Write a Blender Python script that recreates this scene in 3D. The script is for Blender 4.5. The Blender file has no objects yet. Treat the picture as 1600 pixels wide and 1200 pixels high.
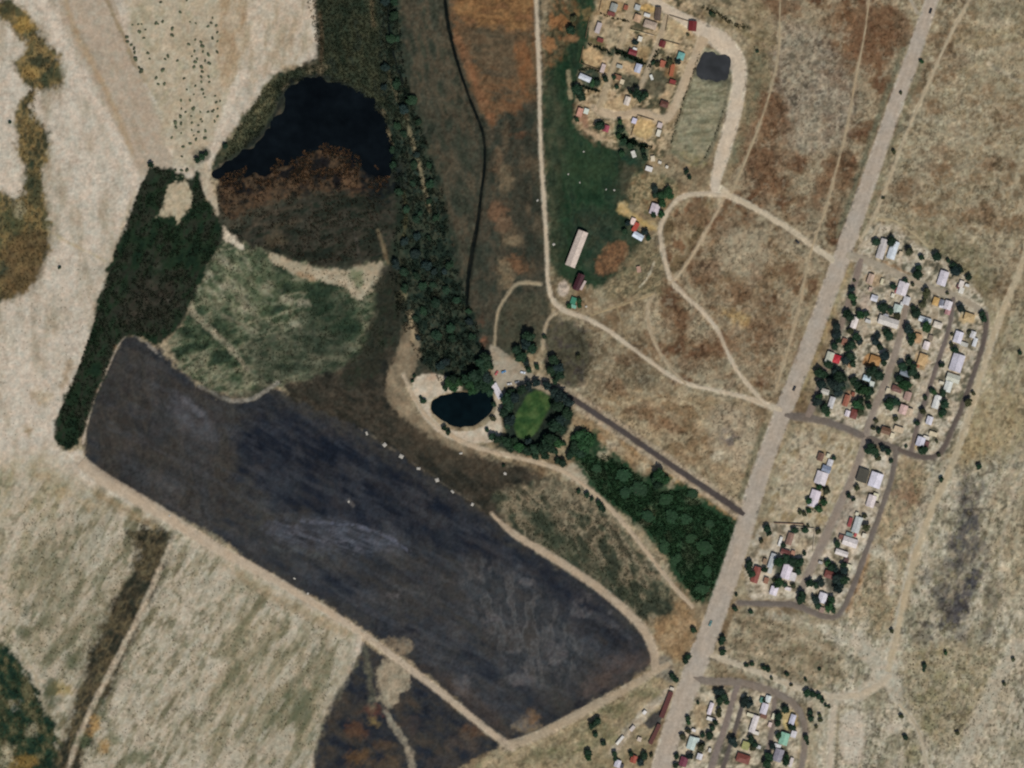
import bpy, bmesh, math, random
import numpy as np
from mathutils import Vector

random.seed(7)
rng = np.random.default_rng(7)
scn = bpy.context.scene
COL = scn.collection
M_PX = 0.6                                   # one photograph pixel is 0.6 m on the ground

# ------------------------------------------------------------------ camera, light, exposure
cam_d = bpy.data.cameras.new("camera")
cam = bpy.data.objects.new("camera", cam_d)
COL.objects.link(cam)
ALT = 5000.0
cam.location = (0, 0, ALT)
cam.rotation_euler = (0, 0, 0)
cam_d.sensor_width = 36.0
cam_d.lens = 36.0 * ALT / (1600 * M_PX)
cam_d.clip_start = 100.0
cam_d.clip_end = 12000.0
scn.camera = cam

SUN_AZ, SUN_EL = math.radians(163), math.radians(54)
world = bpy.data.worlds.new("World")
scn.world = world
world.use_nodes = True
wn = world.node_tree
bg = wn.nodes["Background"]
sky = wn.nodes.new("ShaderNodeTexSky")
sky.sky_type = 'NISHITA'
sky.sun_disc = False
sky.sun_elevation = SUN_EL
sky.sun_rotation = SUN_AZ
wn.links.new(sky.outputs[0], bg.inputs[0])
bg.inputs[1].default_value = 0.06

sun_d = bpy.data.lights.new("sun", 'SUN')
sun_d.energy = 3.3
sun_d.angle = math.radians(0.53)
sun_d.color = (1.0, 0.955, 0.89)
sun = bpy.data.objects.new("sun", sun_d)
COL.objects.link(sun)
s_dir = Vector((math.sin(SUN_AZ) * math.cos(SUN_EL), math.cos(SUN_AZ) * math.cos(SUN_EL), math.sin(SUN_EL)))
sun.rotation_euler = s_dir.to_track_quat('Z', 'Y').to_euler()
sun.location = s_dir * 900

vs = scn.view_settings
vs.view_transform = 'Standard'
vs.look = 'None'
vs.exposure = 0.0
vs.gamma = 1.0
vs.use_curve_mapping = False
scn.render.engine = 'CYCLES'
scn.cycles.filter_width = 2.2                # the soft resolving power of an aerial camera
scn.cycles.max_bounces = 6

# ------------------------------------------------------------------ small helpers
def S(r, g, b):
    c = np.array([r, g, b], float) / 255.0
    return np.where(c <= 0.04045, c / 12.92, ((c + 0.055) / 1.055) ** 2.4)

def wx(px): return (px - 800.0) * M_PX
def wy(py): return (600.0 - py) * M_PX

_tabs = {}
def vnoise(x, y, seed):
    if seed not in _tabs:
        _tabs[seed] = np.random.default_rng(seed).random((256, 256)).astype(np.float32)
    t = _tabs[seed]
    xi = np.floor(x).astype(np.int64); yi = np.floor(y).astype(np.int64)
    fx = (x - xi).astype(np.float32); fy = (y - yi).astype(np.float32)
    fx = fx * fx * (3 - 2 * fx); fy = fy * fy * (3 - 2 * fy)
    x0 = xi & 255; x1 = (xi + 1) & 255; y0 = yi & 255; y1 = (yi + 1) & 255
    a = t[x0, y0]; b = t[x1, y0]; c = t[x0, y1]; d = t[x1, y1]
    return (a + (b - a) * fx) + ((c + (d - c) * fx) - (a + (b - a) * fx)) * fy

def fbm(x, y, scale, seed, octs=3, ang=0.0, stretch=1.0):
    """0..1 fractal noise; stretch > 1 makes streaks along the direction ang (degrees, photo axes)"""
    ca, sa = math.cos(math.radians(ang)), math.sin(math.radians(ang))
    u = (x * ca + y * sa) / (scale * stretch); v = (-x * sa + y * ca) / scale
    out = 0; amp = 0.5; tot = 0
    for o in range(octs):
        out = out + amp * vnoise(u * 2 ** o + 17.3 * o, v * 2 ** o + 9.1 * o, seed + o)
        tot += amp; amp *= 0.55
    return out / tot

def chaikin(pts, closed=True, n=2):
    p = [tuple(map(float, q)) for q in pts]
    for _ in range(n):
        q = []
        m = len(p)
        rngm = range(m) if closed else range(m - 1)
        if not closed: q.append(p[0])
        for i in rngm:
            a, b = p[i], p[(i + 1) % m]
            q.append((a[0] * .75 + b[0] * .25, a[1] * .75 + b[1] * .25))
            q.append((a[0] * .25 + b[0] * .75, a[1] * .25 + b[1] * .75))
        if not closed: q.append(p[-1])
        p = q
    return p

def seg_d2(x, y, a, b):
    dx, dy = b[0] - a[0], b[1] - a[1]
    L = dx * dx + dy * dy + 1e-9
    t = np.clip(((x - a[0]) * dx + (y - a[1]) * dy) / L, 0, 1)
    return (x - a[0] - t * dx) ** 2 + (y - a[1] - t * dy) ** 2, t

def sdf_poly(x, y, pts):
    """signed distance in px, negative inside"""
    d2 = np.full(x.shape, 1e12); ins = np.zeros(x.shape, bool)
    n = len(pts)
    for i in range(n):
        a, b = pts[i], pts[(i + 1) % n]
        d2 = np.minimum(d2, seg_d2(x, y, a, b)[0])
        if a[1] != b[1]:
            c = ((a[1] > y) != (b[1] > y)) & (x < (b[0] - a[0]) * (y - a[1]) / (b[1] - a[1]) + a[0])
            ins ^= c
    d = np.sqrt(d2)
    return np.where(ins, -d, d)

def sdf_line(x, y, pts, ws):
    best = np.full(x.shape, 1e9)
    for i in range(len(pts) - 1):
        d2, t = seg_d2(x, y, pts[i], pts[i + 1])
        best = np.minimum(best, np.sqrt(d2) - 0.5 * (ws[i] + (ws[i + 1] - ws[i]) * t))
    return best

def sstep(a, b, v):
    t = np.clip((v - a) / (b - a), 0, 1)
    return t * t * (3 - 2 * t)

# ------------------------------------------------------------------ the lie of the land: lines and outlines in photo pixels
STREAM = [(693, -40), (695, 0), (700, 40), (712, 90), (725, 130), (740, 170), (755, 205), (758, 235), (757, 270), (752, 300),
          (748, 340), (742, 370), (735, 410), (730, 450), (729, 492)]
STREAM_W = [5, 5, 6, 5, 4, 4.5, 5, 4, 4.5, 4.5, 5, 6.5, 7, 6.5, 3]
SIDE_STREAM = [(608, -40), (607, 0), (607, 50), (617, 95), (630, 130), (636, 165)]
POND = chaikin([(455, 132), (490, 120), (520, 128), (545, 140), (580, 155), (593, 172), (604, 192), (602, 215), (613, 240), (614, 262),
                (604, 280), (580, 272), (556, 254), (530, 240), (505, 232), (482, 243), (458, 256), (436, 262), (412, 272), (388, 274), (362, 282),
                (338, 278), (334, 268), (350, 255), (372, 244), (392, 230), (408, 214), (430, 190), (445, 168), (446, 146)])
SMALL_POND = chaikin([(671, 627), (690, 617), (720, 613), (745, 612), (762, 604), (772, 622), (770, 645), (755, 658), (735, 667), (710, 667), (690, 657), (675, 645)])
LAGOON = chaikin([(1092, 86), (1106, 80), (1124, 86), (1143, 88), (1139, 108), (1133, 128), (1112, 125), (1092, 121), (1085, 108)], True, 1)
def roughen(pts, amp, scale, seed):
    """break a smooth outline into the small bays and points of a natural shore"""
    q = []
    for i in range(len(pts)):
        a, b = pts[i], pts[(i + 1) % len(pts)]
        n = max(1, int(math.dist(a, b) / 3.0))
        for k in range(n): q.append((a[0] + (b[0] - a[0]) * k / n, a[1] + (b[1] - a[1]) * k / n))
    q = np.array(q); t = np.roll(q, -1, 0) - np.roll(q, 1, 0); L = np.hypot(t[:, 0], t[:, 1]) + 1e-9
    d = (fbm(q[:, 0], q[:, 1], scale, seed, 3) - .5) * 2 * amp
    return [(x + ty / l * e, y - tx / l * e) for (x, y), (tx, ty), l, e in zip(q, t, L, d)]
POND = roughen(POND, 9, 16, 611); SMALL_POND = roughen(SMALL_POND, 3, 10, 613); LAGOON = roughen(LAGOON, 5, 7, 615)

TRACK_C, PALE_C = (184, 169, 145), (184, 169, 146)
# name, label-free structure ribbons: (object name, points, widths px, colour, verge colour or None, ragged)
ROADS = [
 ("main_road", [(1475, -60), (1456, 0), (1439, 50), (1422, 100), (1404, 150), (1386, 200), (1362, 270), (1341, 330), (1316, 400), (1288, 475),
                (1262, 545), (1241, 600), (1221, 650), (1200, 705), (1183, 755), (1169, 805), (1155, 852), (1139, 900), (1122, 950), (1104, 1000),
                (1084, 1050), (1065, 1100), (1048, 1150), (1033, 1200), (1008, 1290)],
  [19, 20, 21, 22, 22, 22, 23, 24, 26, 25, 25, 25, 26, 27, 27, 28, 29, 29, 30, 31, 32, 32, 31, 30, 30], (166, 154, 138), None, .9),
 ("asphalt_lane", [(842, 596), (880, 613), (920, 640), (970, 672), (1020, 707), (1080, 748), (1130, 781), (1163, 804)], [8, 8, 9, 9, 9, 9.5, 10, 10], (72, 66, 63), (156, 139, 115), .6),
 ("dirt_track", [(837, -40), (838, 0), (840, 50), (843, 120), (843, 180), (846, 260), (851, 330), (855, 400), (855, 440), (862, 468), (878, 485), (910, 495),
                 (940, 509), (975, 534), (1010, 561), (1050, 590), (1082, 603), (1120, 610), (1170, 622), (1222, 642)],
  [6, 6, 7, 7, 6, 6, 7, 6, 6, 7, 9, 8, 7, 7, 6, 7, 7, 7, 8, 13], TRACK_C, None, .8),
 ("dirt_track", [(1126, 296), (1140, 306), (1180, 325), (1230, 355), (1270, 385), (1304, 408)], [14, 13, 10, 10, 10, 12], (180, 163, 138), None, .8),
 ("dirt_track", [(1136, 305), (1100, 302), (1068, 305), (1052, 318), (1040, 335), (1031, 355), (1033, 380), (1040, 410), (1047, 438), (1070, 463), (1100, 488),
                 (1123, 517), (1135, 548), (1150, 578), (1170, 603), (1196, 632)], [9, 8, 8, 8, 8, 8, 8, 8, 8, 7, 7, 7, 7, 6, 6, 6], TRACK_C, None, .8),
 ("dirt_track", [(1132, 308), (1122, 328), (1105, 358), (1085, 395), (1062, 428), (1047, 442)], [6, 6, 6, 6, 6, 6], (160, 142, 114), None, .8),
 ("dirt_track", [(1022, 460), (1012, 475), (1012, 500), (1020, 530), (1040, 568), (1072, 600)], [6, 7, 8, 5, 5, 5], (150, 134, 108), None, .9),
 ("dirt_track", [(1022, 459), (975, 475), (925, 492)], [5, 4, 4], (146, 128, 96), None, .9),
 ("dirt_track", [(962, 474), (970, 500), (980, 532)], [3.5, 3, 3], (128, 112, 84), None, .9),
 ("dirt_track", [(868, 488), (856, 500), (850, 516), (848, 545)], [6, 5, 6, 4], (150, 134, 108), None, .9),
 ("dirt_track", [(845, 444), (808, 440), (792, 462), (778, 484), (774, 510), (773, 540)], [6, 6, 5, 4, 3.5, 3.5], (142, 128, 102), None, .9),
 ("dirt_track", [(630, 585), (650, 628), (675, 662), (718, 689), (760, 704), (810, 715), (850, 725), (880, 735), (912, 757), (950, 790), (985, 830), (1010, 862),
                 (1036, 896), (1060, 925), (1082, 948)], [6, 7, 8, 10, 8, 8, 8, 8, 8, 8, 7, 7, 7, 7, 5], (164, 146, 121), None, .9),
 ("dirt_track", [(1220, -40), (1218, 40), (1217, 90), (1202, 150), (1185, 200), (1162, 258), (1142, 302)], [4, 4, 4, 4.5, 5, 5, 6], (150, 134, 106), None, .9),
 ("dirt_track", [(1362, -40), (1352, 50), (1345, 85), (1337, 120), (1326, 190), (1308, 260), (1290, 330), (1266, 390), (1251, 470), (1230, 550), (1211, 612)],
  [4, 4, 4.5, 4.5, 5, 5.5, 5.5, 5, 5, 5, 4.5], (152, 135, 107), None, .9),
 ("dirt_track", [(1535, -40), (1515, 0), (1484, 55), (1462, 105), (1440, 155), (1413, 215), (1388, 285), (1366, 338), (1345, 375)], [5, 6, 6, 6, 6, 6, 6, 6, 5], (160, 145, 118), None, .9),
 ("dirt_track", [(1415, -20), (1424, 2), (1434, 20)], [5, 5, 7], (150, 138, 118), None, .8),
 ("dirt_track", [(1372, 352), (1362, 372), (1345, 385)], [6, 5, 5], (165, 150, 125), None, .9),
 ("dirt_track", [(1372, 343), (1395, 342), (1420, 358), (1450, 385)], [6, 5, 5, 4], (150, 136, 106), None, 1.),
 ("embankment_track", [(126, 722), (150, 742), (190, 766), (250, 800), (330, 852), (400, 890), (470, 930), (560, 985), (640, 1045), (700, 1090), (760, 1140), (800, 1168)],
  [20, 20, 20, 18, 16, 13, 12, 10, 10, 10, 10, 11], (166, 149, 126), None, .8),
 ("embankment_track", [(788, 1166), (830, 1155), (880, 1129), (950, 1092), (1000, 1064), (1046, 1036)], [14, 14, 14, 13, 11, 8], (152, 136, 112), None, .9),
 ("embankment_track", [(768, 802), (800, 834), (860, 868), (930, 914), (972, 948), (1008, 984), (1023, 1018), (1024, 1048)], [4, 9, 11, 12, 12, 13, 13, 10], (160, 142, 118), None, .9),
 ("village_street", [(1322, 398), (1345, 404), (1378, 416), (1420, 437), (1470, 455), (1520, 475), (1541, 494)], [15, 13, 11, 11, 11, 11, 9], (152, 141, 122), None, .9),
 ("village_street", [(1540, 488), (1542, 508), (1536, 540), (1524, 577), (1505, 632), (1484, 680), (1472, 706), (1454, 717), (1426, 711), (1398, 700)],
  [7, 8, 8, 8, 8, 8, 9, 9, 9, 8], (92, 83, 76), None, .8),
 ("village_street", [(1226, 648), (1250, 652), (1282, 656), (1320, 668), (1352, 683), (1402, 702)], [9, 13, 11, 11, 11, 10], (106, 97, 88), None, .8),
 ("village_street", [(1417, 470), (1411, 505), (1403, 540), (1386, 590), (1366, 640), (1356, 668), (1349, 700), (1335, 740), (1311, 792), (1289, 842), (1262, 898), (1246, 942)],
  [9, 9, 10, 11, 11, 11, 11, 11, 13, 14, 12, 10], (136, 124, 111), None, .6),
 ("village_street", [(1490, 464), (1484, 512), (1470, 552), (1452, 608), (1437, 650), (1424, 706)], [8, 7, 7, 7, 7.5, 8], (104, 94, 87), None, .9),
 ("village_street", [(1346, 404), (1336, 440), (1316, 506), (1292, 568), (1277, 618), (1262, 652)], [10, 10, 9, 9, 10, 11], (124, 111, 100), None, .6),
 ("hamlet_street", [(1400, 702), (1396, 738), (1380, 790), (1361, 840), (1340, 900), (1321, 948), (1306, 967), (1278, 961), (1244, 944), (1205, 944), (1153, 942)],
  [8, 8, 8, 8, 9, 8, 8, 9, 10, 9, 8], (105, 97, 89), None, .9),
 ("hamlet_street", [(1083, 1058), (1110, 1066), (1145, 1064), (1190, 1074), (1230, 1090), (1252, 1112), (1260, 1150), (1249, 1220), (1240, 1280)], [13, 12, 12, 12, 12, 11, 10, 10, 10], (120, 110, 99), None, .9),
 ("hamlet_street", [(1152, 1072), (1143, 1100), (1135, 1130), (1121, 1170), (1108, 1210), (1090, 1280)], [9, 9, 10, 10, 10, 10], (120, 109, 101), None, .9),
 ("hamlet_street", [(1160, 1100), (1152, 1130), (1138, 1175), (1125, 1215), (1108, 1280)], [7, 7, 7, 8, 8], (88, 81, 76), None, .9),
 ("hamlet_street", [(1210, 1092), (1207, 1140), (1196, 1195), (1184, 1280)], [8, 9, 9, 9], (118, 106, 96), None, .9),
 ("dirt_track", [(1110, 1024), (1150, 1037), (1210, 1061), (1290, 1090), (1350, 1088), (1392, 1055)], [9, 11, 10, 12, 15, 14], (168, 155, 132), None, 1.),
 ("dirt_track", [(1303, 1105), (1298, 1150), (1297, 1210), (1297, 1280)], [12, 12, 11, 11], (170, 156, 134), None, .9),
 ("dirt_track", [(1404, 1100), (1424, 1122), (1440, 1150), (1450, 1210), (1452, 1280)], [7, 6, 6, 6, 6], (160, 147, 122), None, .9),
 ("dirt_track", [(1612, 360), (1592, 430), (1560, 500), (1540, 560), (1522, 620), (1503, 685), (1478, 750), (1448, 812), (1420, 900), (1402, 985), (1388, 1050)],
  [10, 12, 12, 13, 13, 13, 13, 14, 13, 13, 16], (163, 148, 120), None, 1.),
 ("loop_road", [(1004, -16), (1030, 8), (1066, 28), (1100, 48), (1130, 66), (1150, 92), (1157, 120), (1151, 160), (1141, 200), (1128, 245), (1116, 288), (1118, 300)],
  [13, 13, 16, 24, 30, 28, 21, 21, 22, 20, 14, 10], (190, 175, 153), None, .9),
 ("loop_road", [(1100, 58), (1088, 85), (1072, 122), (1058, 158), (1045, 185), (1030, 186), (1000, 172), (975, 182), (945, 178), (928, 168)], [18, 13, 13, 13, 14, 11, 11, 12, 14, 10], (176, 157, 130), None, .6),
 ("settlement_lane", [(990, -30), (984, 20), (973, 60), (962, 95), (950, 130), (938, 162), (934, 175)], [9, 9, 9, 9, 9, 10, 11], (162, 145, 117), None, .8),
 ("settlement_lane", [(1042, 22), (1036, 45), (1026, 75), (1014, 105), (1003, 132), (1000, 140)], [8, 8, 8, 8, 8, 6], (165, 148, 122), None, .8),
]
_road_pts = []
ROADS = [(r[0], r[1], [w * .84 for w in r[2]] if r[0] == "dirt_track" else r[2], tuple(min(186, c + 9) for c in r[3]) if r[0] in ("dirt_track", "embankment_track") and r[3] != TRACK_C else r[3]) + tuple(r[4:]) for r in ROADS]
for r in ROADS:
    _road_pts.append((chaikin(r[1], False, 2), None))
def interp_w(pts, ws, sub):
    cum = [0.0]
    for i in range(len(pts) - 1): cum.append(cum[-1] + math.dist(pts[i], pts[i + 1]))
    c2 = [0.0]
    for i in range(len(sub) - 1): c2.append(c2[-1] + math.dist(sub[i], sub[i + 1]))
    f = np.array(c2) / c2[-1] * cum[-1]
    return list(np.interp(f, cum, ws))
ROAD_GEO = [(r[0], p, interp_w(r[1], r[2], p), r[3], r[4], r[5]) for r, (p, _) in zip(ROADS, _road_pts)]

def bbox_mask(x, y, pts, m):
    a = np.array(pts)
    return (x > a[:, 0].min() - m) & (x < a[:, 0].max() + m) & (y > a[:, 1].min() - m) & (y < a[:, 1].max() + m)

def masked(fn, x, y, pts, m, *a):
    out = np.full(x.shape, 1e6)
    k = bbox_mask(x, y, pts, m)
    if k.any(): out[k] = fn(x[k], y[k], pts, *a)
    return out

def road_sd(x, y):
    best = np.full(x.shape, 1e6)
    for g in ROAD_GEO:
        best = np.minimum(best, masked(sdf_line, x, y, g[1], 60, g[2]))
    return best

DAM = [(130, 735), (250, 802), (400, 888), (560, 985), (700, 1090), (795, 1166)]
DAM2 = [(790, 1168), (880, 1129), (1000, 1064), (1040, 1040)]
DAM3 = [(800, 834), (930, 914), (1008, 984), (1024, 1040)]
def height(x, y, rsd=None):
    """ground height in metres at photo pixel (x, y)"""
    if rsd is None: rsd = road_sd(x, y)
    rough = sstep(0, 9, rsd)
    h = 1.6 * (fbm(x, y, 260, 301, 2) - .5)
    h = h + rough * (0.55 * (fbm(x, y, 26, 311, 3) - .5) + 0.22 * (fbm(x, y, 5, 321, 2) - .5))
    for L in (DAM, DAM2, DAM3):
        h = h + 0.9 * (1 - sstep(2, 16, masked(sdf_line, x, y, L, 40, [8] * len(L))))
    for P_, dep in ((POND, 1.6), (SMALL_POND, 1.8), (LAGOON, 1.0)):
        h = h - dep * (1 - sstep(-5, 3, masked(sdf_poly, x, y, P_, 20)))
    h = h - 1.5 * (1 - sstep(-2, 3, masked(sdf_line, x, y, STREAM, 20, STREAM_W)))
    h = h - 0.8 * (1 - sstep(-2, 3, masked(sdf_line, x, y, SIDE_STREAM, 20, [4] * len(SIDE_STREAM))))
    pit = masked(sdf_poly, x, y, BASIN, 30)
    h = h - 1.4 * (1 - sstep(-6, 1, pit))
    return h
BASIN = chaikin([(1096, 74), (1106, 68), (1145, 82), (1148, 92), (1140, 140), (1128, 190), (1110, 245), (1088, 262), (1052, 244), (1046, 228), (1062, 180), (1080, 125)])
# ------------------------------------------------------------------ the ground: colours of soil, grass and crop, painted field by field
xs = np.concatenate([-40 - np.geomspace(8, 3200, 16)[::-1], np.arange(-40, 1641, 1.9), 1641 + np.geomspace(8, 3200, 16)])
ys = np.concatenate([-40 - np.geomspace(8, 3200, 16)[::-1], np.arange(-40, 1241, 1.9), 1241 + np.geomspace(8, 3200, 16)])
NX, NY = len(xs), len(ys)
GX, GY = np.meshgrid(xs, ys)
X = GX.ravel(); Y = GY.ravel()
C = np.tile(S(146, 130, 103), (X.size, 1))
RID = np.zeros(X.size, np.int16)
REGIONS = ["grassland"]

def paint(alpha, col):
    global C
    k = alpha > 0.003
    a = alpha[k][:, None]
    C[k] = C[k] * (1 - a) + (col[k] if isinstance(col, np.ndarray) and col.ndim == 2 else col) * a

_seed = [1000]
def mixcol(x, y, cols, scale, ang=0, stretch=1, contrast=2.2, octs=4):
    _seed[0] += 7
    n = np.clip((fbm(x, y, scale, _seed[0], octs, ang, stretch) - .5) * contrast + .5, 0, 1) * (len(cols) - 1)
    i = np.minimum(n.astype(int), len(cols) - 2); f = (n - i)[:, None]
    P = np.array([S(*c) for c in cols])
    return P[i] * (1 - f) + P[i + 1] * f

def field(pts, cols, scale=30, ang=0, stretch=1, soft=4, wob=5, name=None, alpha=1.0, contrast=2.2, smooth=2, gate=None, gs=.07):
    """one patch of ground: outline in photo pixels, the colours of what grows or lies there"""
    global RID
    if max(max(abs(q[0]), abs(q[1])) for q in pts) > 2500: smooth = 0
    if name not in ("lawn", "basin_bed", "forecourt", "sand_ramp", "pond_shore", "gravel_yard"): soft, wob = soft * 1.25, wob * 1.45
    p = chaikin(pts, True, smooth) if smooth else pts
    k = np.nonzero(bbox_mask(X, Y, p, soft + wob + 4))[0]
    x, y = X[k], Y[k]
    _seed[0] += 7
    sd = sdf_poly(x, y, p) + wob * 2.2 * (fbm(x, y, 14, _seed[0], 3) - .5) + min(wob, 8) * 1.3 * (fbm(x, y, 4.5, _seed[0] + 3, 2) - .5)
    a = (1 - sstep(-soft, soft, sd)) * alpha
    if gate:
        _seed[0] += 7
        g = fbm(x, y, gate[0], _seed[0], 3, gate[2] if len(gate) > 2 else 0, gate[3] if len(gate) > 3 else 1)
        a = a * sstep(gate[1] - gs, gate[1] + gs, g)
    m = a > 0.003
    kk = k[m]
    col = mixcol(X[kk], Y[kk], cols, scale, ang, stretch, contrast) if len(cols) > 1 else np.tile(S(*cols[0]), (len(kk), 1))
    am = a[m][:, None]
    C[kk] = C[kk] * (1 - am) + col * am
    if name:
        if name not in REGIONS: REGIONS.append(name)
        RID[k[a > .5]] = REGIONS.index(name)

def streak(pts, w, cols, soft=2, wob=2, alpha=1.0, scale=10, gate=None, name=None):
    p = chaikin(pts, False, 2)
    ws = [w] * len(p) if not isinstance(w, (list, tuple)) else interp_w(pts, w, p)
    k = np.nonzero(bbox_mask(X, Y, p, max(ws) + soft + wob + 4))[0]
    x, y = X[k], Y[k]
    _seed[0] += 7
    sd = sdf_line(x, y, p, ws) + wob * 2.4 * (fbm(x, y, 8, _seed[0], 3) - .5)
    a = (1 - sstep(-soft, soft, sd)) * alpha
    if gate:
        _seed[0] += 7
        a = a * sstep(gate[1] - .1, gate[1] + .1, fbm(x, y, gate[0], _seed[0], 3))
    m = a > 0.003; kk = k[m]
    col = mixcol(X[kk], Y[kk], cols, scale) if len(cols) > 1 else np.tile(S(*cols[0]), (len(kk), 1))
    am = a[m][:, None]
    C[kk] = C[kk] * (1 - am) + col * am
    if name:
        if name not in REGIONS: REGIONS.append(name)
        RID[k[a > .5]] = REGIONS.index(name)

def blob(cx, cy, rx, ry, cols, ang=0, soft=3, wob=3, **kw):
    ca, sa = math.cos(math.radians(ang)), math.sin(math.radians(ang))
    pts = [(cx + rx * math.cos(t) * ca - ry * math.sin(t) * sa, cy + rx * math.cos(t) * sa + ry * math.sin(t) * ca) for t in np.linspace(0, 2 * math.pi, 13)[:-1]]
    field(pts, cols, soft=soft, wob=wob, smooth=1, **kw)

B = 6000
# --- dry grassland on both sides of the main road
field([(700, -B), (B, -B), (B, B), (700, B)], [(108, 90, 66), (128, 112, 86), (140, 126, 99), (148, 135, 110)], 30, 115, 1.4, 10, 0, "grassland", smooth=0)
field([(1160, -B), (1480, -B), (1450, 0), (1310, 395), (1225, 620), (1050, 600), (1000, 520), (1020, 460), (1040, 310), (1130, 300), (1165, 200), (1175, 60)],
      [(92, 68, 48), (112, 90, 65), (130, 112, 86), (142, 127, 101), (128, 114, 90)], 26, 0, 1, 6, 4, "grassland", contrast=3)
field([(1205, 30), (1290, 40), (1345, 150), (1330, 220), (1250, 250), (1215, 190)], [(112, 102, 86), (135, 122, 103), (150, 138, 118), (92, 84, 72)], 9, 0, 1, 14, 8, alpha=.85, contrast=3)
field([(1290, 0), (1430, 0), (1400, 90), (1370, 120), (1310, 90)], [(98, 70, 48), (112, 84, 58)], 16, 0, 1, 16, 10, alpha=.8)
field([(1170, 130), (1215, 150), (1230, 230), (1200, 330), (1160, 300)], [(100, 68, 46), (116, 88, 62)], 18, 0, 1, 14, 10, alpha=.7)
field([(1290, 240), (1330, 230), (1330, 300), (1310, 380), (1280, 330)], [(100, 76, 54), (118, 96, 70)], 16, 0, 1, 10, 8, alpha=.7)
field([(1130, 330), (1270, 395), (1260, 440), (1180, 470), (1100, 450), (1090, 410)], [(150, 134, 108), (128, 108, 80), (112, 88, 62)], 26, 0, 1, 12, 8, alpha=.75)
field([(1100, 440), (1250, 470), (1215, 600), (1160, 570), (1120, 500)], [(106, 82, 58), (124, 104, 78), (140, 122, 96)], 24, 0, 1, 10, 8, alpha=.8)
field([(905, 510), (980, 545), (1060, 600), (1050, 640), (960, 640), (900, 600), (870, 560)], [(82, 74, 58), (104, 92, 70), (126, 112, 88)], 22, 0, 1, 12, 8, alpha=.9)
field([(960, 600), (1080, 612), (1200, 640), (1180, 720), (1160, 790), (1090, 740), (1000, 680), (920, 630)], [(134, 114, 84), (150, 133, 104), (118, 96, 68)], 20, 20, 1.5, 8, 6, alpha=.9)
field([(1010, 650), (1060, 655), (1075, 680), (1020, 672)], [(116, 82, 54)], 10, 0, 1, 8, 6, alpha=.6)
field([(1115, 625), (1185, 640), (1190, 690), (1160, 740), (1120, 710), (1105, 670)], [(158, 143, 118), (142, 128, 104)], 14, 0, 1, 8, 6, alpha=.8)
field([(1125, 665), (1155, 680), (1150, 705), (1130, 700)], [(96, 86, 80)], 8, 110, 2, 6, 5, alpha=.8, gate=(10, .42))
blob(1122, 712, 10, 9, [(172, 158, 132)])
# --- open ground east of the road, wash and sand to the south-east
field([(1470, -B), (B, -B), (B, 420), (1500, 420), (1360, 340), (1400, 200)], [(116, 99, 74), (136, 121, 95), (150, 137, 111), (128, 112, 84), (142, 130, 104)], 20, 0, 1, 8, 5, "scrubland", contrast=2.6)
for (cx, cy, rx, ry) in ((1475, 118, 20, 9), (1462, 172, 14, 8), (1385 + 85, 270, 22, 12), (1548, 142, 14, 8), (1525, 280, 14, 8), (1500, 60, 60, 20), (1545, 258, 10, 8), (1468, 262, 14, 14),
                         (1565, 86, 8, 6), (1590, 98, 8, 8), (1475, 235, 16, 8), (1580, 350, 40, 14), (1445, 330, 20, 10), (1510, 340, 30, 10)):
    blob(cx, cy, rx, ry, [(104, 78, 52), (118, 92, 64)], soft=7, wob=6, alpha=.6, scale=10)
field([(1480, 40), (1600, 20), (1700, 60), (1700, 130), (1500, 130)], [(146, 134, 106), (132, 116, 86), (158, 146, 120)], 24, -12, 2.5, 14, 6, alpha=.8)
field([(1490, 10), (1640, -5), (1640, 12), (1560, 26)], [(98, 92, 72), (120, 112, 88)], 14, -12, 2, 8, 5, alpha=.6)
streak([(1440, 95), (1500, 85), (1545, 80), (1590, 70)], 6, [(160, 148, 122)], 4, 4, .7)
streak([(1545, 100), (1580, 120), (1640, 150)], 6, [(164, 152, 128)], 3, 3, .8)
streak([(1425, 190), (1470, 185), (1520, 215)], 5, [(158, 146, 122)], 4, 4, .6)
field([(1420, 350), (1500, 370), (1560, 400), (1545, 480), (1500, 430), (1440, 400)], [(118, 110, 80), (104, 98, 72), (136, 124, 96)], 14, 0, 1, 12, 6, alpha=.75)
field([(1545, 470), (B, 380), (B, 700), (1500, 720), (1480, 720), (1530, 580)], [(126, 113, 86), (150, 138, 112), (138, 127, 98), (158, 146, 120)], 12, 108, 2.5, 10, 6, "scrubland")
field([(1380, 700), (1480, 720), (B, 640), (B, B), (1280, B), (1270, 1110), (1120, 1030), (1160, 950), (1310, 975), (1360, 850)],
      [(128, 120, 98), (150, 141, 118), (166, 156, 135), (156, 146, 123)], 12, 106, 2.6, 8, 6, "desert_scrubland")
field([(1380, 720), (1440, 710), (1460, 760), (1420, 830), (1385, 860), (1360, 840)], [(132, 108, 74), (148, 128, 94), (112, 84, 58)], 18, 100, 1.6, 10, 6, alpha=.7)
blob(1427, 775, 12, 16, [(108, 78, 56)], soft=7, wob=7, alpha=.6)
field([(1500, 640), (1600, 600), (1620, 680), (1540, 700), (1500, 720)], [(144, 124, 86), (146, 130, 98)], 12, 100, 2, 12, 9, alpha=.5)
field([(1515, 660), (1560, 700), (1500, 760), (1480, 700)], [(150, 126, 84)], 12, 0, 1, 12, 8, alpha=.3)
field([(1500, 720), (1530, 790), (1535, 840), (1520, 920), (1500, 1000), (1475, 980), (1465, 930), (1480, 870), (1500, 820)], [(70, 66, 62), (96, 90, 80), (122, 113, 96), (146, 135, 113)], 9, 108, 2.6, 12, 9, alpha=.95, contrast=2.8)
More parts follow.
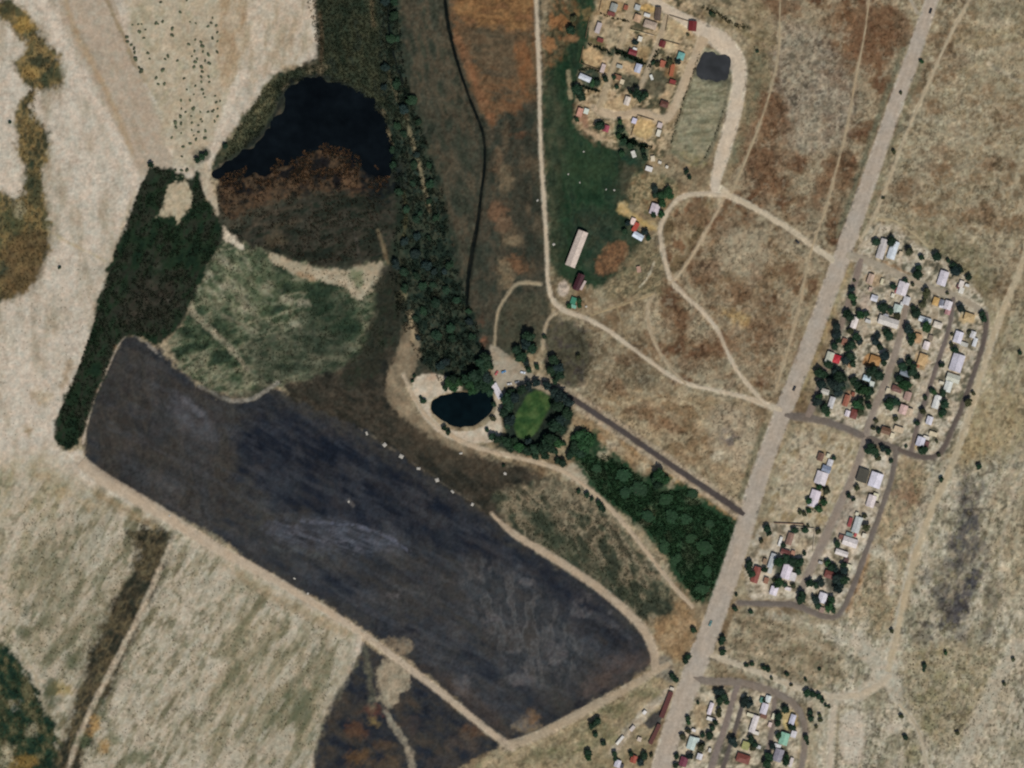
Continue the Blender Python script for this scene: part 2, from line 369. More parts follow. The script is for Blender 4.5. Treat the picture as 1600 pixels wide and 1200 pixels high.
for (cx, cy, rx, ry, a_) in ((1515, 818, 13, 20, .8), (1500, 850, 18, 15, .75), (1526, 850, 11, 13, .6), (1518, 908, 8, 18, .85), (1500, 945, 15, 13, .85), (1482, 968, 14, 11, .8), (1455, 975, 14, 8, .6), (1466, 930, 13, 16, .55), (1541, 870, 9, 20, .5), (1552, 930, 10, 22, .45), (1530, 770, 11, 16, .5),
                             (1478, 880, 10, 14, .4), (1440, 1000, 16, 7, .45), (1500, 1005, 18, 8, .45), (1545, 990, 12, 12, .45), (1505, 770, 9, 18, .45), (1570, 850, 8, 24, .3), (1450, 900, 8, 12, .4), (1530, 1010, 10, 10, .4)):
    blob(cx, cy, rx, ry, [(58, 57, 58), (84, 80, 75), (72, 70, 69)], ang=15, soft=5, wob=9, alpha=min(1, a_ * 1.2), scale=6)
field([(1520, 895), (1525, 925), (1500, 960), (1495, 980), (1478, 975), (1490, 945)], [(60, 58, 62), (84, 80, 78)], 7, 120, 2, 5, 5, alpha=.85, gate=(8, .42))
field([(1540, 760), (1620, 700), (1640, 900), (1580, 960), (1545, 900)], [(128, 112, 84), (150, 137, 110), (160, 147, 121)], 14, 106, 2.5, 14, 6, alpha=.8)
field([(1540, 900), (1575, 880), (1560, 960), (1530, 1010)], [(98, 92, 74), (124, 114, 92)], 12, 112, 2.5, 8, 6, alpha=.6)
streak([(1640, 670), (1600, 690), (1570, 760), (1600, 800)], 10, [(128, 116, 98)], 6, 4, .5)
streak([(1640, 960), (1600, 1020), (1560, 1090), (1520, 1180), (1500, 1260)], 40, [(168, 155, 132), (160, 147, 123)], 10, 6, .9, 18)
field([(1400, 1010), (1480, 1000), (1560, 1010), (1590, 1060), (1540, 1120), (1490, 1180), (1440, 1150), (1420, 1100)], [(126, 114, 82), (150, 137, 110), (138, 126, 98)], 10, 0, 1, 12, 8, alpha=.75, contrast=3)
for (cx, cy, rx, ry) in ((1478, 1018, 8, 6), (1470, 1058, 10, 8), (1450, 1090, 22, 10), (1430, 1180, 14, 18), (1450, 1130, 10, 16)):
    blob(cx, cy, rx, ry, [(112, 106, 72), (130, 122, 88)], soft=6, wob=6, alpha=.65, scale=8)
field([(1140, 960), (1200, 960), (1290, 985), (1330, 1040), (1290, 1085), (1210, 1055), (1130, 1030)], [(112, 98, 74), (136, 121, 95), (154, 140, 114)], 11, 12, 2.6, 8, 5, alpha=.9, contrast=2.6)
field([(1370, 850), (1420, 820), (1445, 850), (1400, 1000), (1340, 985), (1330, 950)], [(150, 135, 106), (134, 116, 86), (160, 146, 119)], 16, 108, 2, 8, 6, alpha=.8)
field([(1380, 730), (1480, 720), (B, 600), (B, B), (1280, B), (1290, 1100), (1130, 1030), (1160, 955), (1310, 978)], [(98, 92, 72), (112, 106, 80), (90, 86, 72)], 5, 0, 1, 8, 5, alpha=.7, gate=(5, .62, 106, 1.6), smooth=0)
field([(1170, -B), (B, -B), (B, 640), (1560, 480), (1540, 480), (1400, 350), (1300, 400), (1210, 620), (900, 640), (870, 500), (1040, 320), (1150, 300)], [(84, 72, 54), (96, 82, 58), (88, 82, 64)], 5, 0, 1, 8, 5, alpha=.35, gate=(5, .62), smooth=0)
field([(1170, -B), (B, -B), (B, 640), (1560, 480), (1540, 480), (1400, 350), (1300, 400), (1210, 620), (900, 640), (870, 500), (1040, 320), (1150, 300)], [(160, 148, 122)], 5, 0, 1, 8, 5, alpha=.3, gate=(6, .62), smooth=0)
streak([(1358, 850), (1345, 900), (1325, 950)], 12, [(142, 106, 68), (150, 118, 80)], 5, 3, .7)
field([(1318, 1115), (1338, 1108), (1352, 1130), (1352, 1175), (1340, 1200), (1318, 1190), (1310, 1150)], [(172, 159, 138), (164, 150, 128)], 14, 0, 1, 5, 4, "bare_ground")
streak([(1310, 1108), (1308, 1150), (1308, 1240)], 4, [(116, 104, 80)], 2, 2, .7)
streak([(1312, 1105), (1335, 1105), (1350, 1112)], 3, [(104, 94, 74)], 2, 2, .7)
field([(1382, 1128), (1412, 1126), (1418, 1142), (1384, 1146)], [(170, 157, 134)], 8, 0, 1, 3, 2, alpha=.8)
# --- fields and marsh in the middle, river meadow
field([(600, -B), (845, -B), (845, 0), (850, 250), (856, 440), (860, 500), (790, 560), (700, 600), (640, 600), (600, 560), (480, 600), (330, 400), (340, 300), (470, 100), (480, 0), (480, -B)],
      [(44, 48, 39), (58, 58, 47), (70, 64, 51), (52, 55, 45)], 18, 80, 2, 4, 3, "riverside_meadow")
field([(696, -B), (838, -B), (838, 0), (841, 80), (842, 155), (800, 165), (768, 200), (746, 166), (726, 112), (710, 60), (702, 20)],
      [(70, 62, 48), (88, 72, 52), (106, 78, 52), (92, 72, 50)], 12, 12, 2.4, 4, 3, "rust_field", contrast=2.8)
field([(700, -60), (836, -60), (836, 45), (800, 50), (760, 42), (716, 38)], [(124, 92, 56), (132, 96, 58), (104, 76, 46), (118, 84, 54)], 9, 8, 3, 5, 5, "rust_field", alpha=.9)
field([(722, 42), (760, 45), (815, 60), (835, 75), (835, 110), (800, 125), (760, 110), (738, 90)], [(82, 70, 52), (94, 80, 60), (74, 66, 50)], 12, 10, 2.5, 9, 7, alpha=.85)
streak([(716, 60), (735, 110), (752, 150), (770, 190)], 11, [(128, 88, 58), (112, 80, 54)], 5, 5, .8)
field([(800, 60), (836, 55), (838, 150), (815, 155)], [(126, 84, 50), (108, 76, 48), (90, 76, 52)], 12, 80, 2, 8, 6, alpha=.85)
field([(764, 205), (842, 160), (848, 300), (853, 430), (815, 435), (790, 400), (776, 340), (762, 290)], [(44, 48, 39), (58, 56, 45), (78, 68, 52)], 13, 85, 1.8, 6, 5, "riverside_meadow")
for (cx, cy, rx, ry, c) in ((800, 168, 20, 8, (112, 78, 50)), (808, 210, 14, 7, (104, 72, 50)), (778, 260, 8, 22, (104, 84, 62)), (792, 280, 10, 20, (112, 96, 72)), (805, 410, 18, 14, (112, 80, 54)),
                            (785, 350, 12, 16, (108, 84, 62)), (800, 375, 10, 10, (122, 104, 78)), (787, 430, 10, 20, (130, 112, 84)), (776, 330, 12, 10, (116, 86, 62)), (650, 55, 22, 8, (96, 80, 60)),
                            (690, 170, 20, 10, (90, 74, 56)), (720, 175, 14, 20, (100, 80, 58)), (705, 385, 8, 12, (110, 82, 60)), (690, 110, 18, 20, (84, 74, 58)), (742, 515, 6, 20, (110, 74, 54)), (748, 540, 9, 10, (130, 84, 60))):
    blob(cx, cy, rx, ry, [c], soft=6, wob=7, alpha=.7)
field([(612, -60), (688, -60), (692, 20), (706, 80), (735, 165), (752, 215), (748, 290), (738, 380), (724, 440), (712, 420), (700, 350), (676, 270), (654, 180), (636, 120), (618, 60)],
      [(50, 54, 43), (62, 61, 49), (76, 68, 53), (56, 58, 46)], 14, 78, 2.2, 4, 4, "riverside_meadow")
field([(484, -60), (604, -60), (604, 40), (618, 100), (638, 165), (640, 200), (612, 200), (594, 168), (560, 146), (522, 126), (490, 118), (456, 128), (440, 150), (428, 190), (402, 216), (370, 246), (332, 266),
       (330, 250), (345, 232), (366, 205), (392, 165), (416, 130), (440, 110), (470, 104), (498, 100), (501, 60), (492, 20)], [(38, 48, 36), (50, 56, 42), (62, 64, 46), (44, 50, 40)], 15, 80, 1.8, 4, 5, "marsh")
field([(480, 95), (512, 98), (508, 125), (488, 115)], [(118, 106, 82)], 8, 0, 1, 5, 5, alpha=.7, gate=(7, .45))
streak([(500, 20), (504, 60), (502, 95)], 5, [(92, 72, 52)], 3, 2, .6)
streak([(440, 95), (456, 92), (470, 102)], 5, [(172, 158, 134)], 2, 2, .9)
field([(412, 110), (440, 108), (430, 160), (402, 205), (370, 235), (345, 250), (372, 195), (398, 150)], [(84, 82, 58), (62, 66, 48), (104, 98, 70)], 9, -55, 1.8, 5, 5, alpha=.8)
# riverside belt
field([(588, -60), (606, -60), (612, 60), (628, 110), (640, 160), (656, 210), (676, 280), (694, 340), (706, 400), (716, 450), (742, 500), (762, 560), (744, 604), (690, 604), (660, 560), (640, 515), (628, 480), (626, 420),
       (612, 380), (618, 330), (634, 300), (620, 250), (606, 205), (612, 160), (598, 80)], [(28, 38, 34), (40, 48, 42), (50, 56, 46)], 10, 75, 1.6, 4, 5, "river_bank")
field([(596, -60), (616, -40), (634, 120), (664, 210), (694, 300), (716, 420), (752, 520), (766, 575), (740, 606), (690, 606), (652, 556), (622, 500), (604, 410), (622, 320), (600, 230), (596, 120)],
      [(26, 38, 31), (36, 48, 38), (46, 55, 43), (60, 62, 48), (38, 50, 42)], 9, 75, 1.4, 7, 8, "river_bank", alpha=.95, contrast=2.8)
field([(608, 300), (640, 300), (640, 420), (625, 470), (606, 440), (600, 380)], [(34, 44, 34), (46, 52, 40), (60, 60, 46)], 9, 80, 1.5, 7, 7, alpha=.9)
streak([(580, 0), (584, 40)], 5, [(110, 92, 66)], 3, 2, .6)
streak([(604, 100), (612, 130), (620, 150), (622, 158)], 5, [(118, 108, 82), (90, 86, 64)], 2, 2, .8)
streak([(598, 175), (604, 200), (610, 230)], 7, [(122, 102, 74), (92, 84, 62)], 3, 3, .85)
streak([(634, 180), (640, 205), (650, 240), (658, 270), (664, 300), (672, 330)], 5, [(142, 128, 98), (112, 104, 78)], 2.5, 2, .85)
streak([(632, 300), (636, 340), (630, 370)], 4, [(88, 82, 54)], 3, 2, .6)
blob(587, 221, 6, 6, [(84, 88, 72)], alpha=.7)
blob(629, 195, 9, 14, [(78, 84, 60), (56, 62, 52)], alpha=.7)
# brown reeds below the pond, dark bog
field([(350, 362), (392, 345), (432, 325), (480, 306), (560, 300), (612, 286), (622, 330), (612, 402), (560, 416), (490, 416), (424, 396), (384, 384)], [(30, 36, 29), (40, 43, 34), (56, 53, 44), (36, 42, 33)], 10, -15, 2.2, 5, 5, "bog")
field([(332, 282), (362, 280), (420, 264), (470, 240), (520, 240), (572, 262), (602, 282), (590, 296), (550, 303), (480, 299), (430, 315), (392, 326), (356, 344), (344, 328)], [(34, 32, 28), (58, 48, 37), (82, 64, 46), (62, 52, 40)], 9, 0, 1, 5, 6, "bog", contrast=3)
for (cx, cy, r) in ((410, 305, 14), (470, 285, 16), (420, 262, 14), (500, 262, 14), (548, 290, 14), (510, 242, 10), (355, 300, 10), (540, 272, 12)):
    blob(cx, cy, r, r * .7, [(108, 82, 56), (82, 62, 46)], soft=6, wob=8, alpha=.65, scale=6)
streak([(384, 366), (400, 345), (430, 330), (470, 322)], 6, [(84, 74, 60)], 4, 3, .6)
streak([(400, 350), (440, 352), (470, 345)], 4, [(88, 78, 62)], 4, 3, .5)
blob(428, 372, 14, 12, [(84, 72, 54)], alpha=.6, soft=6, wob=6)
streak([(548, 350), (556, 370), (560, 395)], 3, [(80, 74, 66)], 2, 2, .5)
streak([(590, 360), (600, 385), (606, 415)], 5, [(122, 104, 76)], 3, 2, .7)
# green and pale rough grazing
field([(345, 362), (384, 382), (424, 398), (486, 416), (545, 424), (602, 404), (612, 432), (592, 470), (602, 505), (602, 545), (572, 562), (522, 582), (444, 602), (402, 622), (360, 624), (310, 604), (268, 562), (264, 530), (290, 500), (302, 460), (322, 420)],
      [(40, 52, 38), (54, 66, 46), (80, 86, 64), (116, 113, 89), (64, 72, 52)], 17, -20, 2.0, 6, 8, "rough_pasture", contrast=2.6)
field([(310, 400), (400, 400), (440, 430), (420, 500), (340, 480), (300, 470)], [(66, 78, 54), (98, 102, 76), (134, 129, 104)], 8, 35, 2.2, 12, 8, alpha=.7, contrast=3)
field([(490, 440), (545, 450), (570, 500), (540, 560), (480, 560), (460, 500)], [(27, 43, 31), (38, 52, 38)], 10, 60, 1.6, 14, 9, alpha=.8)
field([(400, 500), (560, 530), (560, 570), (440, 600), (380, 590)], [(44, 52, 40), (56, 62, 48), (92, 92, 74)], 9, 5, 3, 12, 8, alpha=.7)
field([(415, 396), (440, 400), (484, 416), (540, 424), (570, 412), (600, 404), (602, 426), (584, 444), (572, 466), (555, 470), (530, 442), (500, 438), (468, 432), (436, 420)], [(168, 154, 128), (152, 138, 112)], 12, 20, 1.6, 3, 4, "bare_ground")
blob(560, 434, 12, 16, [(92, 104, 72), (120, 120, 92)], ang=-20, alpha=.8, soft=5, wob=5, scale=8)
blob(478, 432, 14, 5, [(148, 120, 88)], ang=20, alpha=.7)
streak([(290, 476), (312, 500), (335, 520), (362, 546), (386, 578)], [8, 8, 8, 8, 6], [(146, 134, 110), (116, 112, 90)], 3, 3, .85, 8)
streak([(348, 492), (375, 505), (400, 520)], 5, [(118, 112, 90)], 3, 3, .7)
streak([(320, 470), (360, 470), (420, 476), (470, 470)], 3, [(112, 110, 88)], 3, 3, .4)
streak([(345, 362), (360, 372), (378, 388)], [18, 14, 8], [(180, 165, 142)], 2, 3, 1.0)
for (cx, cy) in ((332, 400), (346, 448), (350, 408), (382, 480), (448, 470), (462, 508), (474, 473), (325, 430)):
    blob(cx, cy, 7, 4, [(142, 134, 112)], soft=4, wob=4, alpha=.7)
field([(590, 420), (618, 410), (628, 440), (630, 490), (612, 520), (596, 560), (560, 600), (520, 600), (560, 560), (580, 520), (585, 470)], [(38, 38, 32), (50, 48, 39), (40, 42, 35)], 10, 110, 1.8, 8, 7, "bog", alpha=.95)
blob(627, 462, 8, 10, [(140, 130, 96)], alpha=.85, soft=2, wob=3)
# brown slope between the dark flat and the ponds
field([(432, 602), (480, 592), (520, 582), (562, 562), (592, 538), (616, 545), (606, 600), (616, 630), (650, 660), (700, 690), (764, 716), (830, 728), (870, 760), (840, 815), (800, 860), (740, 830), (690, 790), (620, 740), (540, 690), (480, 665)],
      [(36, 37, 32), (46, 44, 36), (62, 56, 46), (48, 46, 38)], 14, 35, 2, 6, 5, "dark_slope")
field([(600, 630), (650, 665), (720, 700), (800, 730), (780, 760), (700, 725), (640, 690)], [(76, 66, 52), (60, 54, 43)], 10, 32, 2, 12, 7, alpha=.75)
field([(642, 500), (660, 530), (654, 560), (640, 590), (634, 606), (646, 640), (680, 668), (720, 690), (765, 704), (752, 716), (700, 700), (650, 668), (610, 636), (600, 604), (612, 572), (624, 540), (632, 515)], [(138, 121, 96), (120, 106, 84), (104, 90, 70)], 13, 60, 1.6, 4, 4, "bare_ground")
streak([(641, 490), (645, 515), (646, 535)], 7, [(152, 134, 104)], 3, 3, .9)
# the wide dark flat
FLAT = [(200, 521), (236, 535), (266, 560), (290, 586), (316, 607), (356, 625), (396, 622), (430, 602), (452, 622), (500, 642), (560, 667), (622, 707), (662, 737), (722, 777), (782, 818), (822, 848), (872, 878), (930, 915), (970, 952), (1002, 986),
        (1021, 1016), (1016, 1040), (986, 1062), (930, 1095), (880, 1124), (830, 1149), (800, 1163), (770, 1146), (700, 1083), (622, 1018), (572, 983), (530, 958), (470, 924), (400, 884), (340, 840), (280, 812), (230, 796), (182, 766), (142, 730), (130, 706), (133, 670), (146, 625), (160, 585), (180, 545)]
field(FLAT, [(40, 43, 47), (50, 50, 50), (58, 56, 52), (45, 47, 50)], 22, 30, 2.2, 3.5, 4, "mud_flat", smooth=1, contrast=2.0)
field([(135, 700), (150, 630), (200, 540), (260, 580), (330, 640), (380, 660), (370, 740), (340, 830), (250, 795), (180, 760)], [(50, 47, 43), (62, 58, 52), (48, 47, 45), (57, 56, 55)], 18, 75, 2.2, 16, 9, alpha=.85)
field([(380, 650), (450, 640), (540, 680), (640, 740), (760, 830), (880, 900), (960, 960), (900, 950), (780, 920), (640, 830), (560, 830), (470, 800), (400, 770), (365, 720)], [(20, 26, 36), (26, 31, 40), (36, 40, 46)], 18, 32, 2.6, 14, 10, alpha=.95)
field([(400, 860), (520, 880), (640, 960), (780, 1020), (860, 1080), (800, 1130), (700, 1060), (600, 990), (480, 920)], [(30, 36, 46), (44, 48, 54), (58, 58, 58)], 14, 32, 2.6, 16, 10, alpha=.75)
field([(700, 860), (820, 900), (900, 960), (930, 1040), (860, 1080), (760, 1010)], [(58, 59, 60), (46, 49, 52), (82, 81, 80), (62, 60, 58)], 13, 80, 2.4, 20, 10, alpha=.85, contrast=2.8)
field([(840, 880), (930, 925), (980, 975), (1012, 1020), (980, 1050), (900, 1000), (860, 930)], [(30, 34, 43), (40, 43, 49), (56, 54, 54)], 12, 30, 2.2, 14, 8, alpha=.7)
field([(560, 880), (660, 880), (730, 930), (720, 1000), (640, 960)], [(62, 60, 57), (46, 47, 50)], 14, 25, 2.4, 18, 9, alpha=.5)
field([(260, 610), (330, 640), (350, 690), (300, 690), (270, 650)], [(84, 84, 88), (64, 62, 62)], 12, 60, 2, 10, 7, alpha=.6)
streak([(288, 625), (300, 635), (312, 645)], 10, [(104, 104, 108)], 5, 5, .5)
field([(410, 820), (480, 812), (560, 815), (640, 850), (600, 870), (520, 858), (440, 850)], [(48, 52, 60), (80, 83, 92), (40, 44, 52)], 7, 20, 5, 12, 8, alpha=.8, contrast=3)
streak([(470, 815), (520, 818), (560, 822), (590, 832), (618, 846), (642, 864)], 4, [(98, 100, 112), (78, 80, 92)], 2.5, 3, .8, 8, gate=(8, .4))
streak([(480, 840), (540, 850), (580, 862)], 3, [(84, 86, 96)], 2.5, 3, .6, gate=(8, .45))
streak([(430, 855), (470, 858), (500, 870)], 9, [(82, 84, 82)], 5, 4, .5, gate=(8, .45))
streak([(545, 782), (552, 790)], 4, [(98, 92, 88)], 2, 2, .7)
for (cx, cy, rx, ry) in ((822, 910, 6, 5), (955, 970, 6, 10), (912, 938, 8, 4), (618, 928, 9, 3), (725, 1075, 12, 16), (770, 965, 10, 8), (870, 1020, 16, 20), (815, 1060, 20, 14), (912, 955, 14, 6)):
    blob(cx, cy, rx, ry, [(96, 92, 90), (74, 72, 74)], soft=5, wob=8, alpha=.75, scale=6)
for (cx, cy, rx, ry) in ((610, 1010, 14, 10), (633, 1014, 10, 9), (632, 1002, 14, 7)):
    blob(cx, cy, rx, ry, [(138, 122, 98), (112, 100, 82)], soft=4, wob=6, alpha=.85, scale=6)
for (cx, cy, rx, ry) in ((910, 1105, 14, 8), (955, 1048, 20, 6), (960, 940, 14, 5), (640, 985, 18, 8)):
    blob(cx, cy, rx, ry, [(24, 27, 36)], soft=6, wob=6, alpha=.7)
field([(640, 1030), (720, 1060), (800, 1140), (790, 1158), (740, 1110), (690, 1070)], [(78, 66, 56), (66, 58, 54)], 12, 35, 2, 8, 6, alpha=.6)
blob(824, 1135, 22, 12, [(130, 112, 84), (104, 98, 90)], soft=5, wob=7, alpha=.7, scale=7)
blob(833, 1118, 5, 12, [(122, 92, 56)], soft=5, wob=5, alpha=.6)
field([(930, 1030), (1000, 1015), (1020, 1030), (985, 1058), (940, 1078), (900, 1090)], [(88, 74, 66), (70, 64, 62)], 12, -25, 2, 8, 6, alpha=.6)
streak([(200, 521), (186, 537), (174, 562), (160, 592), (146, 625), (136, 660), (130, 692)], 3, [(168, 152, 132)], 1.3, 1.5, .9)
streak([(178, 538), (166, 565), (152, 600), (146, 618)], 7, [(146, 110, 82), (130, 104, 80)], 2.5, 2, .9)
streak([(205, 520), (225, 534), (240, 546), (252, 556)], 4, [(150, 140, 126), (92, 88, 84)], 2, 2, .8, gate=(9, .42))
streak([(312, 603), (340, 618), (358, 626), (378, 627), (398, 622), (416, 610), (434, 598)], [4, 4, 6, 6, 6, 6, 7], [(152, 144, 128), (110, 106, 96)], 2, 2, .9, 7)
streak([(318, 608), (350, 622), (390, 618), (420, 600)], 12, [(44, 40, 36)], 5, 3, .5)
# dark southern flat below the embankment
field([(566, 1004), (602, 1024), (652, 1054), (702, 1097), (752, 1138), (786, 1166), (742, 1186), (690, 1215), (670, 1300), (560, B), (470, B), (482, 1300), (490, 1172), (505, 1122), (528, 1076), (549, 1045)], [(34, 38, 45), (46, 47, 49), (56, 53, 49), (66, 58, 50)], 14, 30, 1.8, 2.5, 3, "mud_flat", smooth=1)
field([(600, 1022), (634, 1042), (646, 1066), (622, 1092), (604, 1112), (590, 1086), (592, 1050)], [(156, 142, 118), (136, 124, 102)], 8, 80, 1.6, 4, 5, alpha=.95)
streak([(570, 1015), (575, 1045), (580, 1080), (584, 1110)], 10, [(112, 106, 84), (60, 62, 56)], 5, 4, .8, 7)
streak([(603, 1112), (612, 1132), (628, 1150), (640, 1176), (646, 1215), (648, 1280)], [8, 8, 9, 11, 14, 18], [(152, 140, 118), (112, 104, 90)], 3, 4, .9, 7)
for (cx, cy, rx, ry, c) in ((555, 1140, 18, 12, (112, 76, 48)), (583, 1123, 6, 5, (178, 148, 84)), (558, 1182, 16, 10, (124, 92, 52)), (600, 1165, 20, 8, (96, 76, 54)), (645, 1135, 14, 12, (72, 62, 60)), (720, 1160, 26, 14, (92, 80, 70)), (690, 1190, 30, 12, (80, 72, 66)), (585, 1112, 14, 5, (112, 64, 48)), (600, 1192, 24, 8, (104, 84, 60)), (735, 1140, 20, 8, (112, 84, 58))):
    blob(cx, cy, rx, ry, [tuple(int(v * .88) for v in c)], soft=6, wob=8, alpha=.5)
streak([(498, 1150), (512, 1110), (535, 1070), (552, 1038)], 6, [(22, 26, 34)], 3, 3, .7)
# --- grazing by the southern road
field([(790, 1174), (830, 1160), (900, 1126), (1000, 1070), (1046, 1044), (1052, 1070), (1034, 1120), (1010, 1180), (990, 1280), (960, B), (620, B), (690, 1240), (740, 1196)], [(112, 102, 76), (132, 118, 90), (146, 130, 102), (120, 112, 82)], 16, -25, 2, 5, 4, "grassland")
for (cx, cy, rx, ry) in ((935, 1140, 16, 14), (1000, 1085, 20, 8), (870, 1175, 30, 9), (960, 1108, 26, 10), (915, 1165, 14, 10)):
    blob(cx, cy, rx, ry, [(84, 86, 58), (104, 100, 72)], soft=7, wob=7, alpha=.6, scale=8)
field([(1012, 972), (1050, 930), (1086, 950), (1090, 985), (1070, 1035), (1046, 1030), (1026, 1000)], [(140, 114, 80), (124, 100, 70), (146, 122, 90)], 12, 90, 1.6, 5, 5, "grassland")
field([(1044, 1095), (1022, 1115), (1005, 1130), (1015, 1140), (1032, 1130)], [(62, 60, 58), (76, 72, 66)], 6, 120, 1.5, 3, 3, "gravel_yard", smooth=0)
streak([(1048, 1078), (1000, 1120), (975, 1150), (958, 1175)], 12, [(160, 145, 124), (176, 164, 146)], 4, 3, .7, 6)
field([(1025, 1030), (1050, 1025), (1056, 1060), (1040, 1068), (1020, 1050)], [(96, 92, 82), (120, 110, 94)], 6, 0, 1, 4, 4, alpha=.8)
# --- mixed grazing and thicket by the lane
field([(764, 772), (800, 762), (850, 745), (900, 758), (940, 792), (980, 832), (1020, 882), (1050, 922), (1056, 960), (1010, 976), (970, 946), (920, 908), (850, 868), (800, 832)], [(50, 54, 42), (66, 68, 52), (96, 90, 70), (126, 113, 90), (76, 72, 56)], 13, 60, 1.6, 6, 5, "rough_pasture", contrast=2.8)
field([(800, 790), (850, 800), (960, 900), (1000, 950), (960, 930), (860, 865)], [(46, 54, 42), (58, 64, 48)], 12, 30, 1.5, 12, 7, alpha=.7)
field([(840, 745), (900, 762), (912, 790), (880, 820), (850, 800)], [(134, 120, 96), (104, 96, 76), (84, 78, 60)], 8, 40, 1.6, 8, 7, alpha=.7, contrast=3)
field([(895, 722), (930, 742), (915, 760), (890, 752), (876, 735)], [(170, 155, 130)], 8, 0, 1, 3, 3, "bare_ground", alpha=.9)
field([(890, 664), (905, 640), (1160, 808), (1150, 822)], [(152, 133, 104), (138, 112, 78)], 10, 35, 2, 4, 3, alpha=.9, smooth=0)
streak([(905, 655), (930, 678), (965, 705)], 6, [(120, 92, 60)], 4, 3, .6)
streak([(1040, 740), (1090, 775), (1150, 812)], 6, [(152, 118, 78)], 3, 2, .8)
field([(884, 690), (908, 668), (932, 672), (942, 702), (976, 722), (990, 738), (1012, 742), (1040, 730), (1050, 760), (1078, 756), (1112, 790), (1160, 816), (1158, 852), (1142, 896), (1120, 938), (1086, 948), (1070, 922), (1046, 880), (1010, 836), (970, 802), (930, 776), (914, 742), (900, 722)],
      [(29, 52, 32), (39, 63, 40), (33, 56, 36), (58, 72, 50)], 11, 60, 1.6, 4, 5, "thicket_floor")
blob(943, 712, 9, 6, [(160, 148, 120)], ang=30, alpha=.9); blob(958, 695, 14, 6, [(164, 150, 124)], ang=35, alpha=.8)
blob(1005, 728, 9, 8, [(160, 148, 120)], alpha=.9); blob(1050, 755, 5, 9, [(160, 146, 118)], ang=30, alpha=.8)
blob(1088, 782, 14, 7, [(92, 100, 74)], alpha=.7); blob(1020, 800, 12, 8, [(96, 96, 70)], alpha=.5, wob=6); blob(1005, 820, 14, 7, [(104, 100, 78)], alpha=.5, wob=6)
blob(1035, 925, 6, 14, [(112, 104, 80)], alpha=.5, wob=5); blob(1070, 870, 16, 8, [(62, 68, 50)], alpha=.6, wob=6)
# --- pond shore, park lawn, forecourt
field([(642, 600), (654, 586), (680, 583), (702, 590), (722, 602), (726, 610), (700, 613), (680, 620), (671, 630), (673, 650), (690, 668), (720, 676), (750, 671), (766, 656), (776, 640), (772, 610), (770, 596), (786, 598), (790, 620), (781, 650), (788, 676), (772, 692), (740, 692), (700, 686), (668, 664), (655, 640), (645, 620)],
      [(188, 174, 152), (172, 156, 132)], 12, 0, 1, 2, 2, "pond_shore", smooth=1)
blob(674, 590, 10, 5, [(172, 138, 110)], alpha=.6)
field([(720, 585), (760, 580), (772, 600), (760, 612), (735, 612), (718, 600)], [(36, 48, 36), (46, 54, 40)], 8, 0, 1, 5, 4, "thicket_floor")
field([(775, 612), (800, 600), (840, 596), (880, 615), (900, 640), (890, 665), (870, 700), (820, 712), (770, 700), (790, 680), (782, 650), (790, 630)], [(32, 42, 36), (44, 52, 40)], 10, 0, 1, 4, 4, "park_ground")
field([(818, 626), (830, 611), (846, 609), (859, 618), (861, 635), (851, 652), (838, 676), (826, 686), (808, 683), (803, 666), (806, 645)], [(36, 62, 32), (50, 76, 38), (70, 90, 48)], 9, 0, 1, 2.5, 2, "lawn", smooth=2)
field([(764, 538), (778, 542), (800, 558), (816, 572), (834, 586), (856, 598), (862, 612), (830, 604), (800, 606), (786, 600), (790, 622), (776, 612), (770, 590), (767, 562)], [(158, 146, 126), (146, 133, 112)], 10, 0, 1, 2, 2, "forecourt", smooth=1)
field([(776, 470), (850, 450), (862, 490), (850, 540), (815, 565), (780, 545)], [(54, 58, 45), (64, 64, 50), (78, 72, 56)], 14, 90, 1.6, 6, 4, "riverside_meadow", alpha=.9)
field([(850, 490), (905, 500), (925, 540), (920, 590), (880, 610), (850, 595)], [(58, 58, 46), (70, 68, 52), (56, 52, 50)], 12, 0, 1, 7, 5, "rough_pasture", alpha=.9)
# --- green pasture west of the settlement
field([(846, 112), (868, 92), (884, 60), (880, 20), (900, -40), (940, -40), (928, 60), (908, 112), (902, 160), (908, 194), (924, 218), (962, 236), (1000, 252), (1014, 270), (994, 302), (978, 332), (984, 360), (1012, 376), (1014, 402), (962, 442), (902, 452), (862, 432), (856, 350), (850, 250)],
      [(25, 46, 30), (32, 54, 35), (44, 60, 41), (29, 48, 34), (39, 50, 35)], 14, 80, 2.2, 5, 5, "pasture")
field([(846, 120), (868, 110), (886, 220), (876, 330), (884, 430), (862, 440), (855, 350), (850, 250)], [(44, 52, 38), (58, 64, 46), (74, 74, 54)], 9, 82, 1.8, 14, 8, alpha=.85)
field([(890, 330), (975, 330), (1012, 390), (985, 430), (930, 440), (900, 400)], [(30, 46, 35), (46, 56, 44), (62, 66, 50)], 8, 80, 1.6, 12, 8, alpha=.7)
field([(880, 230), (960, 240), (940, 300), (880, 290)], [(36, 54, 35), (50, 66, 43)], 9, 60, 1.6, 14, 9, alpha=.8)
field([(960, 300), (990, 305), (985, 335), (1005, 372), (1000, 400), (960, 380), (950, 330)], [(30, 48, 34), (42, 56, 40), (58, 64, 46)], 8, 70, 1.5, 8, 7, alpha=.75)
field([(846, 0), (905, 0), (900, 40), (885, 80), (860, 110), (846, 120)], [(112, 78, 48), (84, 72, 48), (60, 62, 44), (128, 88, 52)], 16, 70, 1.6, 8, 7, alpha=.9, contrast=2.8)
blob(893, 60, 12, 4, [(134, 98, 66)], alpha=.8); blob(918, 22, 18, 9, [(136, 106, 66), (104, 90, 58)], alpha=.7, ang=30, wob=6, scale=7)
streak([(888, 112), (890, 135), (891, 152)], 6, [(150, 136, 104)], 2, 2, .8)
